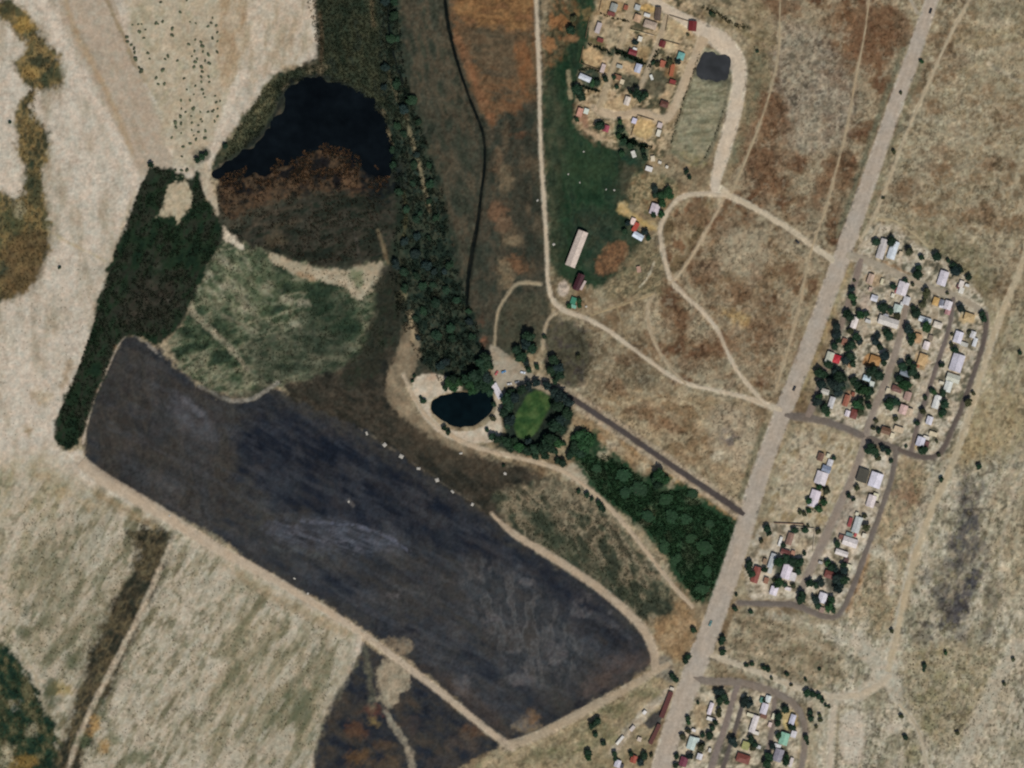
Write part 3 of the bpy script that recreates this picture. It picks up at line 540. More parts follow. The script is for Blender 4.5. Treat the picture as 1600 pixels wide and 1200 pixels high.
streak([(899, 165), (905, 190), (915, 212), (930, 225)], 5, [(112, 82, 60)], 4, 3, .5)
field([(972, 250), (1000, 262), (996, 300), (975, 320), (965, 290)], [(80, 74, 56), (62, 62, 48)], 8, 60, 2, 6, 5, alpha=.8)
field([(928, 410), (950, 385), (962, 378), (985, 384), (978, 402), (965, 425), (945, 428), (932, 424)], [(92, 68, 48), (124, 90, 60), (84, 64, 46), (104, 78, 54)], 7, 60, 1.4, 4, 5, "dug_plot", alpha=.95)
field([(962, 320), (975, 314), (985, 330), (1000, 340), (1018, 345), (1030, 352), (1020, 362), (985, 342), (970, 335)], [(162, 134, 80), (172, 146, 96), (158, 140, 104)], 8, 30, 1.6, 3, 3, "bare_ground")
field([(990, 270), (1030, 270), (1060, 280), (1062, 305), (1040, 330), (1010, 345), (985, 320), (978, 300)], [(128, 104, 72), (104, 94, 66), (150, 132, 98), (84, 82, 58)], 8, 30, 1.4, 6, 5, "yard_ground", alpha=.9, contrast=2.8)
field([(985, 385), (1030, 380), (1042, 420), (1040, 455), (1000, 470), (960, 470), (935, 455), (975, 425)], [(98, 90, 66), (124, 110, 82), (84, 78, 58), (138, 122, 92)], 8, -40, 1.6, 7, 6, "grassland", contrast=2.8)
streak([(1022, 410), (1012, 435), (1000, 448)], 4, [(176, 164, 138)], 1.5, 2, .9)
field([(862, 440), (885, 440), (900, 470), (888, 482), (868, 478)], [(134, 118, 92), (112, 102, 78)], 8, 0, 1, 5, 4, "yard_ground")
blob(879, 452, 9, 12, [(170, 155, 138)], soft=2, wob=2, alpha=.9)
field([(1030, 330), (1110, 308), (1125, 318), (1100, 360), (1060, 425), (1044, 430), (1036, 390)], [(98, 84, 58), (116, 98, 70), (136, 120, 92), (112, 84, 58)], 14, 110, 1.6, 5, 4, "grassland", alpha=.9)
field([(1120, 480), (1170, 490), (1180, 505), (1140, 508)], [(160, 130, 78)], 8, 10, 2, 6, 5, alpha=.6)
# --- settlement yards in the north
field([(936, -40), (1075, -40), (1092, 30), (1086, 82), (1062, 160), (1046, 225), (1032, 262), (1000, 246), (960, 228), (926, 212), (900, 204), (896, 172), (912, 110), (924, 60)],
      [(72, 70, 52), (108, 96, 70), (160, 140, 109), (174, 152, 119), (138, 118, 86)], 9, -18, 1.4, 4, 3, "yard_ground", contrast=2.8)
for p, c in (([(922, 28), (970, 36), (962, 75), (920, 62)], (170, 150, 118)), ([(912, 72), (945, 82), (940, 108), (908, 98)], (180, 150, 108)), ([(938, 0), (975, 0), (968, 24), (935, 18)], (168, 142, 102)),
             ([(1044, 24), (1080, 36), (1070, 62), (1040, 62)], (186, 162, 122)), ([(1038, 50), (1064, 56), (1058, 80), (1036, 76)], (190, 168, 130)), ([(968, 94), (1000, 104), (992, 116), (972, 110)], (186, 160, 122)),
             ([(996, 180), (1024, 190), (1016, 218), (986, 212)], (184, 154, 104)), ([(930, 165), (985, 145), (995, 168), (960, 188)], (176, 150, 112)), ([(1000, 70), (1020, 74), (1010, 96), (996, 92)], (168, 140, 98)),
             ([(1040, 130), (1056, 132), (1048, 158), (1030, 158)], (176, 150, 114)), ([(1004, 6), (1024, 10), (1020, 20), (1000, 16)], (184, 150, 92)), ([(900, 196), (935, 205), (960, 225), (925, 215)], (172, 146, 114))):
    field(p, [c, tuple(int(v * .88) for v in c)], 8, 0, 1, 1.8, 2, alpha=.97, smooth=1)
for p, c in (([(912, 108), (942, 112), (936, 142), (905, 132)], (34, 50, 40)), ([(945, 84), (965, 76), (1010, 96), (1005, 102), (968, 94)], (44, 60, 48)), ([(970, 112), (1000, 122), (1000, 138), (968, 134)], (56, 62, 48)),
             ([(1012, 105), (1045, 112), (1035, 155), (1002, 145)], (66, 64, 50)), ([(958, 196), (978, 194), (982, 214), (962, 218)], (76, 88, 66)), ([(965, 212), (1012, 226), (1015, 255), (990, 262), (965, 245)], (28, 50, 38)),
             ([(925, 55), (950, 62), (945, 78), (920, 66)], (84, 78, 50)), ([(1018, 78), (1032, 84), (1022, 108), (1014, 104)], (70, 68, 48)), ([(1040, 92), (1060, 98), (1055, 125), (1040, 120)], (112, 86, 56)), ([(900, 165), (912, 168), (925, 205), (905, 195)], (128, 94, 72))):
    field(p, [c, tuple(min(255, int(v * 1.25)) for v in c)], 6, 0, 1, 2.5, 3, alpha=.85, smooth=1)
# --- north-east bank and dry basin
field([(1075, -40), (1180, -40), (1210, 40), (1215, 90), (1180, 60), (1120, 40)], [(104, 92, 66), (126, 112, 84), (142, 126, 98), (84, 78, 58)], 10, 25, 2.2, 5, 5, alpha=.9)
streak([(1100, 20), (1130, 35), (1165, 52), (1190, 62)], 5, [(98, 84, 54)], 3, 2, .6)
field([(1165, 60), (1190, 70), (1210, 100), (1190, 160), (1160, 230), (1135, 290), (1140, 240), (1168, 140)], [(128, 112, 84), (112, 100, 74), (92, 90, 68)], 9, 105, 2, 5, 4, alpha=.85)
field(BASIN, [(104, 101, 78), (128, 123, 97), (142, 135, 109), (116, 112, 86)], 7, -8, 4, 2.5, 2, "basin_bed", smooth=0)
field([(1060, 235), (1100, 240), (1108, 258), (1088, 264), (1058, 248)], [(120, 112, 72), (138, 126, 96)], 8, 0, 1, 5, 4, alpha=.8)
streak([(1094, 78), (1086, 110), (1074, 145), (1064, 180), (1052, 215), (1046, 240)], 4, [(86, 80, 62), (104, 96, 72)], 2, 2, .75, 6)
streak([(1146, 92), (1140, 140), (1128, 190), (1116, 225), (1104, 252)], 4, [(98, 90, 70), (116, 108, 84)], 2, 2, .6, 6)
streak([(1105, 71), (1125, 75), (1145, 86)], 6, [(116, 92, 62), (88, 72, 54)], 2, 2, .8, 6)
field([(1090, 88), (1146, 84), (1138, 128), (1098, 128), (1084, 112)], [(42, 46, 46), (56, 60, 54), (84, 86, 70)], 6, 0, 1, 6, 5, alpha=.9)
# --- village plots east of the road
field([(1352, 352), (1392, 348), (1420, 372), (1505, 420), (1545, 486), (1546, 520), (1530, 580), (1486, 716), (1440, 722), (1398, 702), (1262, 654), (1296, 545), (1330, 440)],
      [(92, 88, 72), (136, 125, 103), (166, 154, 132), (180, 168, 147), (152, 139, 116)], 8, -18, 1.2, 4, 3, "yard_ground", contrast=2.8)
field([(1352, 702), (1398, 706), (1394, 745), (1352, 860), (1318, 950), (1300, 962), (1248, 940), (1162, 938), (1165, 870), (1190, 810), (1262, 822), (1290, 800), (1330, 735)],
      [(112, 103, 84), (150, 138, 116), (172, 160, 139), (182, 170, 150)], 9, -18, 1.2, 4, 3, "yard_ground", contrast=2.6)
field([(1240, 664), (1345, 690), (1330, 740), (1290, 830), (1262, 822), (1190, 812), (1215, 720)], [(146, 133, 105), (164, 151, 126), (136, 119, 88)], 12, -65, 1.6, 4, 4, "grassland")
field([(1255, 668), (1285, 700), (1260, 790), (1225, 810), (1230, 740), (1248, 700)], [(164, 150, 126), (154, 140, 114)], 10, -70, 2, 6, 4, alpha=.8)
field([(1092, 1075), (1150, 1076), (1200, 1082), (1240, 1104), (1252, 1140), (1242, 1220), (1220, B), (1020, B), (1052, 1180)], [(90, 86, 70), (134, 123, 101), (166, 154, 130), (178, 165, 141)], 8, -18, 1.2, 4, 3, "yard_ground", contrast=2.8)
for p, c in (([(1345, 460), (1362, 462), (1358, 495), (1340, 492)], (172, 156, 138)), ([(1335, 508), (1356, 505), (1354, 524), (1340, 522)], (166, 150, 128)), ([(1350, 555), (1375, 552), (1372, 575), (1348, 574)], (166, 118, 64)),
             ([(1500, 485), (1525, 490), (1522, 508), (1500, 506)], (182, 158, 114)), ([(1430, 550), (1452, 552), (1448, 580), (1430, 576)], (182, 152, 108)), ([(1320, 605), (1332, 608), (1330, 630), (1318, 630)], (174, 134, 100)),
             ([(1425, 515), (1442, 520), (1440, 540), (1426, 538)], (178, 140, 102)), ([(1478, 585), (1502, 590), (1498, 605), (1478, 604)], (176, 168, 146)), ([(1370, 650), (1400, 652), (1396, 662), (1372, 660)], (176, 158, 128)),
             ([(1248, 842), (1262, 845), (1258, 868), (1246, 866)], (172, 154, 124)), ([(1190, 835), (1212, 838), (1205, 862), (1188, 858)], (150, 128, 98)), ([(1310, 800), (1335, 770), (1330, 830), (1305, 860)], (168, 152, 132)),
             ([(1085, 1100), (1108, 1098), (1105, 1142), (1080, 1135)], (172, 150, 116)), ([(1220, 1108), (1246, 1110), (1244, 1140), (1222, 1138)], (178, 154, 100)), ([(1140, 1140), (1160, 1142), (1156, 1155), (1140, 1152)], (146, 126, 90)),
             ([(1430, 675), (1450, 700), (1432, 706), (1420, 690)], (176, 152, 106)), ([(1356, 425), (1380, 428), (1372, 448), (1350, 442)], (160, 136, 104)), ([(1370, 405), (1425, 425), (1420, 432), (1365, 412)], (140, 110, 78))):
    field(p, [c, tuple(int(v * .88) for v in c)], 8, 0, 1, 2.5, 3, alpha=.85, smooth=1)
for p, c in (([(1300, 575), (1330, 580), (1325, 620), (1300, 625), (1280, 600)], (34, 48, 42)), ([(1345, 578), (1376, 582), (1368, 620), (1340, 622)], (40, 48, 38)), ([(1405, 565), (1428, 560), (1425, 600), (1400, 600)], (42, 52, 42)),
             ([(1318, 480), (1332, 470), (1330, 520), (1318, 520)], (44, 52, 40)), ([(1275, 615), (1295, 625), (1295, 650), (1270, 642)], (56, 62, 50)), ([(1500, 612), (1522, 612), (1518, 640), (1496, 640)], (78, 76, 56)),
             ([(1290, 880), (1318, 888), (1312, 930), (1288, 920)], (42, 44, 38)), ([(1210, 872), (1254, 876), (1250, 900), (1212, 900)], (36, 48, 36)), ([(1415, 470), (1428, 455), (1438, 470), (1425, 490)], (128, 118, 100))):
    field(p, [c, tuple(min(255, int(v * 1.3)) for v in c)], 6, 0, 1, 3, 3, alpha=.85, smooth=1)
# roadside verges
ML = ROAD_GEO[0][1]
def offset_line(pts, off, y0, y1):
    out = []
    for i in range(len(pts) - 1):
        a, b = pts[i], pts[i + 1]
        d = math.dist(a, b) + 1e-9
        nx, ny = -(b[1] - a[1]) / d, (b[0] - a[0]) / d      # to the right-hand side of travel (west)
        if y0 <= a[1] <= y1: out.append((a[0] + nx * off, a[1] + ny * off))
    return out
streak(offset_line(ML, 18, 60, 380), 9, [(84, 84, 66), (104, 100, 78)], 4, 3, .8, 8)
streak(offset_line(ML, 19, 660, 790), 9, [(88, 86, 66), (110, 104, 80)], 4, 3, .75, 8)
streak(offset_line(ML, 17, 400, 600), 7, [(120, 108, 82), (138, 122, 94)], 4, 3, .6, 8)
streak(offset_line(ML, -17, 80, 380), 7, [(116, 108, 82), (90, 88, 66), (140, 126, 98)], 4, 3, .7, 6)
streak(offset_line(ML, -17, 400, 620), 7, [(128, 118, 84), (150, 124, 84)], 4, 3, .6, 8)
streak(offset_line(ML, -22, 660, 800), 7, [(112, 106, 84), (138, 126, 100)], 4, 3, .6, 6)
streak(offset_line(ML, 21, 930, 1050), 6, [(112, 96, 74)], 4, 3, .5, 6)
# --- pale sand flats in the west
SAND = [(-B, -B), (486, -B), (488, 0), (498, 58), (492, 95), (468, 98), (444, 102), (416, 128), (388, 168), (362, 208), (336, 236), (328, 258), (320, 262), (338, 330), (300, 282), (236, 258), (212, 318), (186, 392), (158, 490), (136, 548), (104, 625), (88, 680), (98, 704), (128, 706), (150, 742),
        (260, 806), (402, 892), (562, 988), (566, 1008), (546, 1048), (526, 1078), (503, 1122), (488, 1172), (482, 1300), (470, B), (-B, B)]
field(SAND, [(158, 145, 123), (176, 163, 143), (188, 175, 156), (180, 167, 147)], 22, 88, 3.2, 3, 3, "sand_flat", smooth=0, contrast=2.0)
# textured south-west sand with scrub rows
field([(-B, 760), (60, 740), (150, 762), (262, 815), (402, 896), (560, 990), (552, 1040), (526, 1078), (503, 1122), (488, 1172), (480, B), (-B, B)], [(112, 106, 82), (142, 132, 108), (164, 153, 130), (172, 160, 138), (152, 142, 118)], 17, 121, 3.2, 8, 5, "sand_flat", contrast=2.7, smooth=0)
field([(-B, 700), (90, 710), (130, 760), (40, 1000), (-B, 1000)], [(178, 163, 140), (160, 148, 122), (146, 136, 106)], 16, 105, 2.5, 16, 8, alpha=.8)
field([(330, 920), (480, 990), (540, 1040), (500, 1120), (460, 1200), (300, 1200), (340, 1050)], [(108, 104, 78), (142, 131, 104), (164, 150, 126)], 12, 121, 5, 14, 7, alpha=.75, contrast=2.8)
field([(400, 1090), (470, 1060), (500, 1120), (485, 1200), (400, 1200)], [(76, 84, 60), (116, 112, 86), (150, 138, 112)], 11, 121, 5, 10, 7, alpha=.7, contrast=2.8)
field([(40, 800), (200, 850), (220, 880), (180, 960), (110, 1040), (60, 1060), (20, 960)], [(98, 98, 74), (136, 126, 100), (160, 147, 122)], 10, 121, 4, 14, 8, alpha=.6, contrast=2.6)
# speckle of separate plants and stones on the open ground
field([(-B, 770), (60, 745), (262, 820), (402, 900), (555, 992), (520, 1085), (485, 1175), (480, B), (-B, B)], [(96, 90, 68), (112, 106, 80), (88, 92, 68)], 5, 0, 1, 8, 5, alpha=.6, gate=(6, .61, 121, 1.7), smooth=0)
field([(-B, 770), (60, 745), (262, 820), (402, 900), (555, 992), (520, 1085), (485, 1175), (480, B), (-B, B)], [(182, 170, 149)], 5, 0, 1, 8, 5, alpha=.5, gate=(13, .58, 121, 4), smooth=0)
field([(188, 838), (215, 822), (250, 818), (266, 828), (266, 852), (256, 886), (226, 958), (204, 1004), (180, 1068), (154, 1122), (130, 1186), (104, 1270), (30, 1290), (82, 1190), (108, 1120), (124, 1062), (156, 988), (176, 942), (208, 888), (218, 856)], [(40, 42, 33), (60, 55, 42), (86, 76, 54), (54, 52, 40)], 9, 115, 1.8, 7, 6, "weedy_strip")
streak([(268, 850), (240, 910), (216, 968), (190, 1016), (160, 1072), (136, 1122), (112, 1182), (95, 1240)], 8, [(172, 156, 132)], 3, 2, .8)
field([(-B, 1010), (14, 1008), (30, 1035), (56, 1062), (62, 1092), (82, 1122), (94, 1152), (80, 1224), (0, 1300), (-B, 1300)], [(24, 42, 32), (38, 54, 38), (58, 62, 42), (88, 84, 58)], 9, 70, 1.5, 5, 8, "weedy_strip", contrast=2.8)
for (cx, cy, rx, ry, c) in ((35, 1190, 22, 12, (122, 96, 46)), (10, 1180, 12, 20, (176, 162, 132)), (50, 1140, 7, 8, (140, 132, 106)), (27, 1107, 5, 4, (168, 162, 146)), (35, 990, 14, 9, (78, 82, 58)), (110, 1035, 10, 12, (84, 88, 64)), (95, 1075, 14, 12, (150, 130, 82)), (156, 1110, 7, 16, (84, 88, 66)), (132, 1160, 10, 14, (62, 74, 52)), (148, 1135, 6, 12, (164, 128, 76)), (165, 1165, 8, 14, (148, 118, 70)), (75, 970, 14, 12, (112, 106, 80)), (210, 1185, 20, 12, (96, 98, 72)), (180, 1155, 10, 10, (92, 96, 70)), (40, 950, 8, 16, (62, 70, 54)), (80, 1085, 10, 22, (56, 66, 46))):
    blob(cx, cy, rx, ry, [c], soft=6, wob=7, alpha=.75)
streak([(28, 1012), (44, 1035), (55, 1055), (60, 1075)], 4, [(160, 148, 122)], 1.5, 2, .8)
for (cx, cy, rx, ry) in ((45, 670, 10, 8), (65, 620, 14, 12), (90, 690, 10, 6), (110, 640, 8, 10), (100, 770, 14, 9), (40, 790, 10, 10), (150, 790, 16, 10), (70, 745, 14, 8)):
    blob(cx, cy, rx, ry, [(150, 128, 92), (164, 148, 118)], soft=6, wob=7, alpha=.55, scale=7)
blob(45, 673, 7, 5, [(110, 86, 48)], soft=3, wob=4, alpha=.7)
streak([(350, 890), (390, 908), (430, 935), (480, 960), (545, 990)], 14, [(150, 130, 98), (136, 118, 88)], 6, 5, .6, 8)
blob(350, 900, 16, 12, [(182, 168, 146)], soft=5, wob=4, alpha=.7)
streak([(150, 770), (200, 800), (240, 820)], 12, [(132, 112, 78), (150, 130, 98)], 5, 5, .6, 8)
streak([(180, 762), (220, 778), (260, 800), (330, 835), (352, 850)], 6, [(124, 116, 92), (152, 142, 118)], 3, 4, .6, 6)
# north-west sand: wide ramp, ochre weeds, scrub dots' soil
field([(86, -60), (165, -60), (196, 60), (226, 130), (256, 200), (266, 240), (276, 262), (236, 276), (215, 270), (190, 220), (160, 150), (120, 80), (92, 20)], [(158, 142, 120), (170, 154, 133), (164, 148, 126)], 16, 70, 2, 3, 2, "sand_ramp", smooth=1)
streak([(98, -20), (112, 40), (140, 92), (165, 140), (188, 190), (206, 240)], 9, [(158, 134, 102), (166, 144, 114)], 4, 3, .8, 12)
streak([(58, -20), (80, 40), (112, 95), (150, 163), (182, 212), (206, 262), (214, 300)], 14, [(190, 175, 155)], 5, 3, .9)
streak([(160, -20), (178, 25), (196, 62), (210, 98), (232, 130), (248, 155), (262, 192)], 6, [(142, 122, 88), (124, 106, 78)], 3, 3, .75, 9)
field([(190, -60), (400, -60), (400, 60), (360, 150), (330, 240), (290, 272), (268, 250), (240, 150), (205, 70)], [(158, 146, 118), (172, 158, 133), (166, 150, 122)], 14, 100, 1.8, 8, 5, "sand_flat", alpha=.9)
field([(345, -60), (410, -60), (400, 40), (372, 100), (355, 140), (340, 120)], [(150, 124, 92), (166, 144, 114), (174, 156, 130)], 10, 100, 3, 6, 5, alpha=.8, contrast=3)
field([(380, -60), (486, -60), (494, 60), (470, 96), (420, 110), (390, 150), (384, 80)], [(160, 143, 116), (178, 162, 138), (186, 170, 148)], 10, 98, 3.4, 6, 5, alpha=.8, contrast=2.8)
streak([(378, 115), (356, 170), (338, 225), (322, 262), (320, 290)], [16, 13, 11, 10, 9], [(190, 175, 154)], 3, 3, .95)
streak([(318, 262), (322, 290), (334, 314), (340, 334)], [16, 14, 10, 5], [(178, 162, 136), (168, 152, 128)], 3, 2, .95, name="sand_flat")
field([(300, 235), (330, 232), (326, 252), (305, 258)], [(60, 62, 50)], 6, 0, 1, 3, 3, alpha=.7)
WEED = [(-B, -20), (18, 0), (50, 24), (62, 50), (80, 70), (96, 96), (98, 128), (80, 138), (58, 142), (50, 165), (54, 185), (79, 205), (77, 240), (68, 270), (72, 310), (79, 350), (79, 385), (66, 415), (56, 440), (36, 460), (0, 475), (-60, 480), (-60, 302),
        (0, 298), (25, 308), (38, 298), (36, 262), (28, 235), (22, 190), (26, 160), (46, 140), (28, 120), (22, 95), (44, 75), (30, 55), (15, 44), (0, 30), (-60, 30)]
field(WEED, [(58, 58, 40), (92, 80, 52), (122, 102, 62), (82, 76, 50)], 10, 90, 1.6, 5, 5, "weedy_strip", smooth=1, contrast=2.8)
field([(0, 370), (78, 360), (70, 420), (40, 460), (0, 472)], [(82, 66, 43), (102, 82, 53)], 10, 20, 1.5, 10, 6, alpha=.75)
for (cx, cy, rx, ry, c) in ((78, 120, 18, 12, (58, 64, 44)), (8, 14, 14, 12, (50, 54, 36)), (20, 345, 18, 22, (52, 60, 40)), (48, 280, 12, 26, (48, 56, 40)), (5, 420, 8, 12, (40, 52, 40)), (42, 40, 14, 12, (152, 122, 60)), (45, 258, 8, 6, (40, 58, 44)), (30, 325, 8, 12, (150, 140, 110)), (45, 110, 12, 14, (142, 114, 62))):
    blob(cx, cy, rx, ry, [c], soft=6, wob=7, alpha=.7)
streak([(75, 360), (105, 378), (150, 400), (165, 408)], 4, [(160, 142, 106)], 3, 2, .6)
streak([(212, 300), (196, 340), (182, 385), (172, 430), (158, 490)], 6, [(160, 142, 112)], 4, 3, .6, 8)
streak([(96, 602), (102, 592), (108, 565)], 10, [(134, 112, 78)], 5, 4, .6, 8)
# dark reed belt
field([(235, 256), (270, 266), (300, 282), (308, 262), (318, 300), (340, 340), (354, 364), (342, 386), (322, 422), (302, 472), (288, 502), (268, 522), (250, 542), (230, 532), (200, 522), (184, 537), (166, 580), (150, 622), (134, 660), (126, 690), (106, 706), (88, 696), (84, 676), (92, 640), (110, 600), (130, 560), (140, 520), (150, 480), (165, 430), (180, 390), (196, 350), (215, 300)],
      [(23, 38, 26), (31, 46, 30), (42, 44, 35), (34, 48, 33)], 13, 110, 1.8, 2.5, 3, "reed_bed")
field([(215, 430), (290, 430), (270, 510), (190, 520), (180, 480)], [(52, 46, 39), (42, 42, 35), (60, 54, 46)], 14, 0, 1, 14, 9, alpha=.75)
blob(262, 470, 5, 4, [(84, 80, 70)], alpha=.5); blob(248, 416, 6, 6, [(72, 68, 58)], alpha=.5, soft=5)
field([(270, 284), (288, 279), (298, 298), (296, 322), (284, 334), (278, 352), (272, 338), (246, 338), (256, 316)], [(160, 146, 118), (172, 157, 130)], 8, 0, 1, 2, 4, "sand_flat", smooth=0)
field([(340, 282), (420, 262), (520, 236), (612, 262), (606, 300), (540, 298), (470, 290), (400, 305), (345, 312)], [(13, 17, 22), (24, 25, 25)], 9, 0, 1, 8, 6, alpha=.92, gate=(17, .53))
field([(560, 240), (620, 240), (640, 300), (600, 330), (570, 300)], [(14, 19, 23), (30, 34, 32)], 9, 0, 1, 10, 6, alpha=.85, gate=(14, .45))
streak([(456, 128), (440, 150), (426, 190), (400, 218), (366, 248), (334, 266)], 8, [(20, 25, 26), (34, 40, 34)], 4, 4, .85, 8)
streak([(456, 126), (500, 116), (545, 134), (592, 166), (606, 200)], 8, [(20, 25, 27), (36, 42, 36)], 4, 4, .85, 8)
# --- verges of all ribbons (bare soil worn beside the wheel tracks)
for g in ROAD_GEO:
    nm, p, ws, col, verge, rag = g
    k = np.nonzero(bbox_mask(X, Y, p, 40))[0]
    sd = sdf_line(X[k], Y[k], p, ws)
    if verge is not None:
        a = (1 - sstep(4, 10, sd + 5 * (fbm(X[k], Y[k], 9, 77, 2) - .5))) * .85
        C[k] = C[k] * (1 - a[:, None]) + S(*verge) * a[:, None]
    a = (1 - sstep(-1.5, 2.6, sd + 2.5 * rag * (fbm(X[k], Y[k], 6, 78, 2) - .5))) * .8
    C[k] = C[k] * (1 - a[:, None]) + S(*col) * a[:, None]
streak([(560, 668), (620, 706), (680, 748), (740, 786), (775, 806)], 2.2, [(104, 94, 78)], 1.8, 2, .6, 8, gate=(14, .46))
field([(604, 428), (634, 428), (628, 500), (604, 560), (566, 604), (524, 606), (566, 548), (590, 485)], [(34, 40, 32), (44, 44, 35), (36, 44, 33)], 8, 115, 1.8, 7, 7, alpha=.9)
# wind-laid films of pale silt on the dark flat
for i_, (c_, g_) in enumerate((((86, 88, 92), (11, .58, 28, 4.5)), ((74, 74, 76), (16, .58, 80, 2.2)), ((24, 28, 36), (20, .60, 30, 3)), ((70, 64, 58), (18, .62, 30, 2.5)))):
    field([(150, 690), (210, 540), (290, 600), (360, 640), (440, 625), (560, 690), (720, 790), (960, 960), (1005, 1015), (870, 1110), (800, 1140), (620, 1000), (400, 870), (200, 760)], [c_], soft=8, wob=6, alpha=.17, gate=g_, gs=.12)
# pale bare sand and washed channels in the south-east
for p_, w_, a_ in (([(1340, 1000), (1370, 1040), (1392, 1060), (1400, 1085)], 26, .7), ([(1392, 1040), (1340, 1088), (1300, 1092)], 20, .7), ([(1440, 820), (1415, 900), (1398, 985), (1385, 1055)], 9, .7), ([(1300, 1110), (1296, 1210)], 9, .7),
                   ([(1404, 1100), (1425, 1122), (1441, 1150), (1451, 1215)], 5, .8), ([(1560, 505), (1540, 565), (1520, 625), (1500, 690)], 8, .6), ([(1350, 975), (1330, 1010), (1290, 990)], 10, .45), ([(1620, 690), (1590, 750), (1560, 860), (1570, 960)], 7, .35),
                   ([(1590, 1010), (1545, 1090), (1505, 1180), (1490, 1240)], 26, .6), ([(1460, 740), (1440, 800), (1390, 850)], 12, .4), ([(1365, 860), (1400, 870), (1390, 920)], 16, .5)):
    streak(p_, w_, [(184, 173, 152), (173, 162, 141)], 4, 4, a_, 8, name="bare_ground")
blob(1332, 1150, 19, 42, [(184, 172, 152), (174, 162, 142)], soft=4, wob=4, alpha=.9, name="bare_ground"); blob(1398, 1136, 15, 8, [(182, 170, 149)], soft=4, wob=3, alpha=.85, name="bare_ground")
# rusty brown patches of dry sward on the plain
for (cx, cy, rx, ry, a_) in ((1225, 8, 26, 14, .7), (1380, 45, 42, 30, .75), (1350, 80, 26, 18, .6), (1205, 175, 20, 26, .7), (1228, 200, 16, 14, .6), (1188, 255, 20, 22, .75), (1222, 160, 12, 10, .5), (1300, 262, 16, 20, .7), (1280, 290, 12, 14, .6), (1325, 250, 10, 16, .6), (1268, 318, 18, 10, .55),
                             (1245, 340, 14, 10, .5), (1130, 350, 20, 16, .5), (1100, 425, 24, 20, .65), (1180, 425, 8, 12, .8), (1235, 425, 9, 14, .75), (1155, 455, 14, 9, .5), (1120, 540, 28, 20, .5), (1060, 500, 22, 18, .5), (1195, 520, 20, 24, .5), (1080, 560, 20, 14, .5), (1160, 340, 12, 10, .5), (985, 560, 20, 10, .5),
                             (1090, 335, 16, 16, .6), (1065, 345, 12, 12, .5), (1010, 640, 26, 9, .5), (960, 606, 16, 10, .55), (1195, 470, 14, 10, .45), (1255, 560, 10, 24, .4), (1170, 210, 14, 14, .5), (1240, 250, 16, 18, .55), (1290, 200, 10, 16, .4), (1310, 120, 14, 20, .45), (1560, 255, 22, 10, .4), (1490, 90, 24, 12, .4), (1585, 180, 20, 14, .35), (1420, 300, 18, 14, .4), (1530, 330, 22, 10, .4)):
    field([(cx + rx * 1.15 * math.cos(t), cy + ry * 1.15 * math.sin(t)) for t in np.linspace(0, 6.283, 11)[:-1]], [(88, 62, 43), (106, 80, 56), (98, 72, 50)], 8, soft=5, wob=8, alpha=a_)
for (cx, cy, rx, ry, a_) in ((1165, 400, 30, 34, .5), (1140, 390, 20, 26, .4), (1185, 385, 14, 20, .4), (1130, 600, 26, 12, .4), (1250, 90, 30, 40, .3), (1265, 200, 26, 30, .3), (1500, 210, 40, 24, .3), (1560, 110, 40, 14, .4), (1450, 250, 24, 26, .3), (1555, 400, 30, 26, .3), (1230, 370, 20, 10, .4)):
    field([(cx + rx * 1.15 * math.cos(t), cy + ry * 1.15 * math.sin(t)) for t in np.linspace(0, 6.283, 11)[:-1]], [(158, 145, 119), (142, 130, 106)], 7, soft=8, wob=8, alpha=a_)
# reduced saturation of dusty ground
LUM = (C * np.array([.2126, .7152, .0722])).sum(1, keepdims=True)
C = LUM + (C - LUM) * .93
C *= np.array([.99, 1.005, 1.0])
# grain of the soil and of the plants
AMP = np.array([{"sand_flat": .6, "sand_ramp": .35, "mud_flat": .75, "pond_shore": .5, "forecourt": .5, "reed_bed": .8, "lawn": .8, "bare_ground": .7}.get(n, 1.15) for n in REGIONS])[RID]
C *= (1 + AMP * (0.32 * (fbm(X, Y, 6, 501, 2) - .5) + 0.22 * (fbm(X, Y, 15, 541, 2) - .5)) + 0.46 * AMP * (fbm(X, Y, 2.6, 511, 1) - .5) * (0.5 + 0.9 * fbm(X, Y, 60, 521, 2)))[:, None]
rough_g = np.array([{"grassland": 1.0, "scrubland": 1.0, "desert_scrubland": 1.1, "yard_ground": .8, "rough_pasture": .8, "rust_field": .7, "riverside_meadow": .7, "sand_flat": .35, "basin_bed": .4, "dark_slope": .6, "mud_flat": .45, "river_bank": .6, "marsh": .6, "bog": .6, "weedy_strip": .8, "pasture": .5}.get(n, .25) for n in REGIONS])[RID]
dens = sstep(.3, .7, fbm(X, Y, 38, 551, 3))
C *= (1 - rough_g * (.12 + .34 * dens) * sstep(.54, .66, fbm(X, Y, 5.2, 561, 3)))[:, None]
C *= (1 + .10 * rough_g)[:, None]
C *= (1 + rough_g * (.08 + .18 * (1 - dens)) * sstep(.54, .66, fbm(X, Y, 6.5, 571, 3)))[:, None]
hue = (fbm(X, Y, 7, 531, 2) - .5)
C *= 1 + np.stack([hue * .14, hue * -.03, hue * -.10], 1)
C = np.clip(C, 0.002, 0.75)
# ------------------------------------------------------------------ materials
def node_mat(name):
    m = bpy.data.materials.new(name); m.use_nodes = True
    nt = m.node_tree; b = nt.nodes["Principled BSDF"]
    return m, nt, b

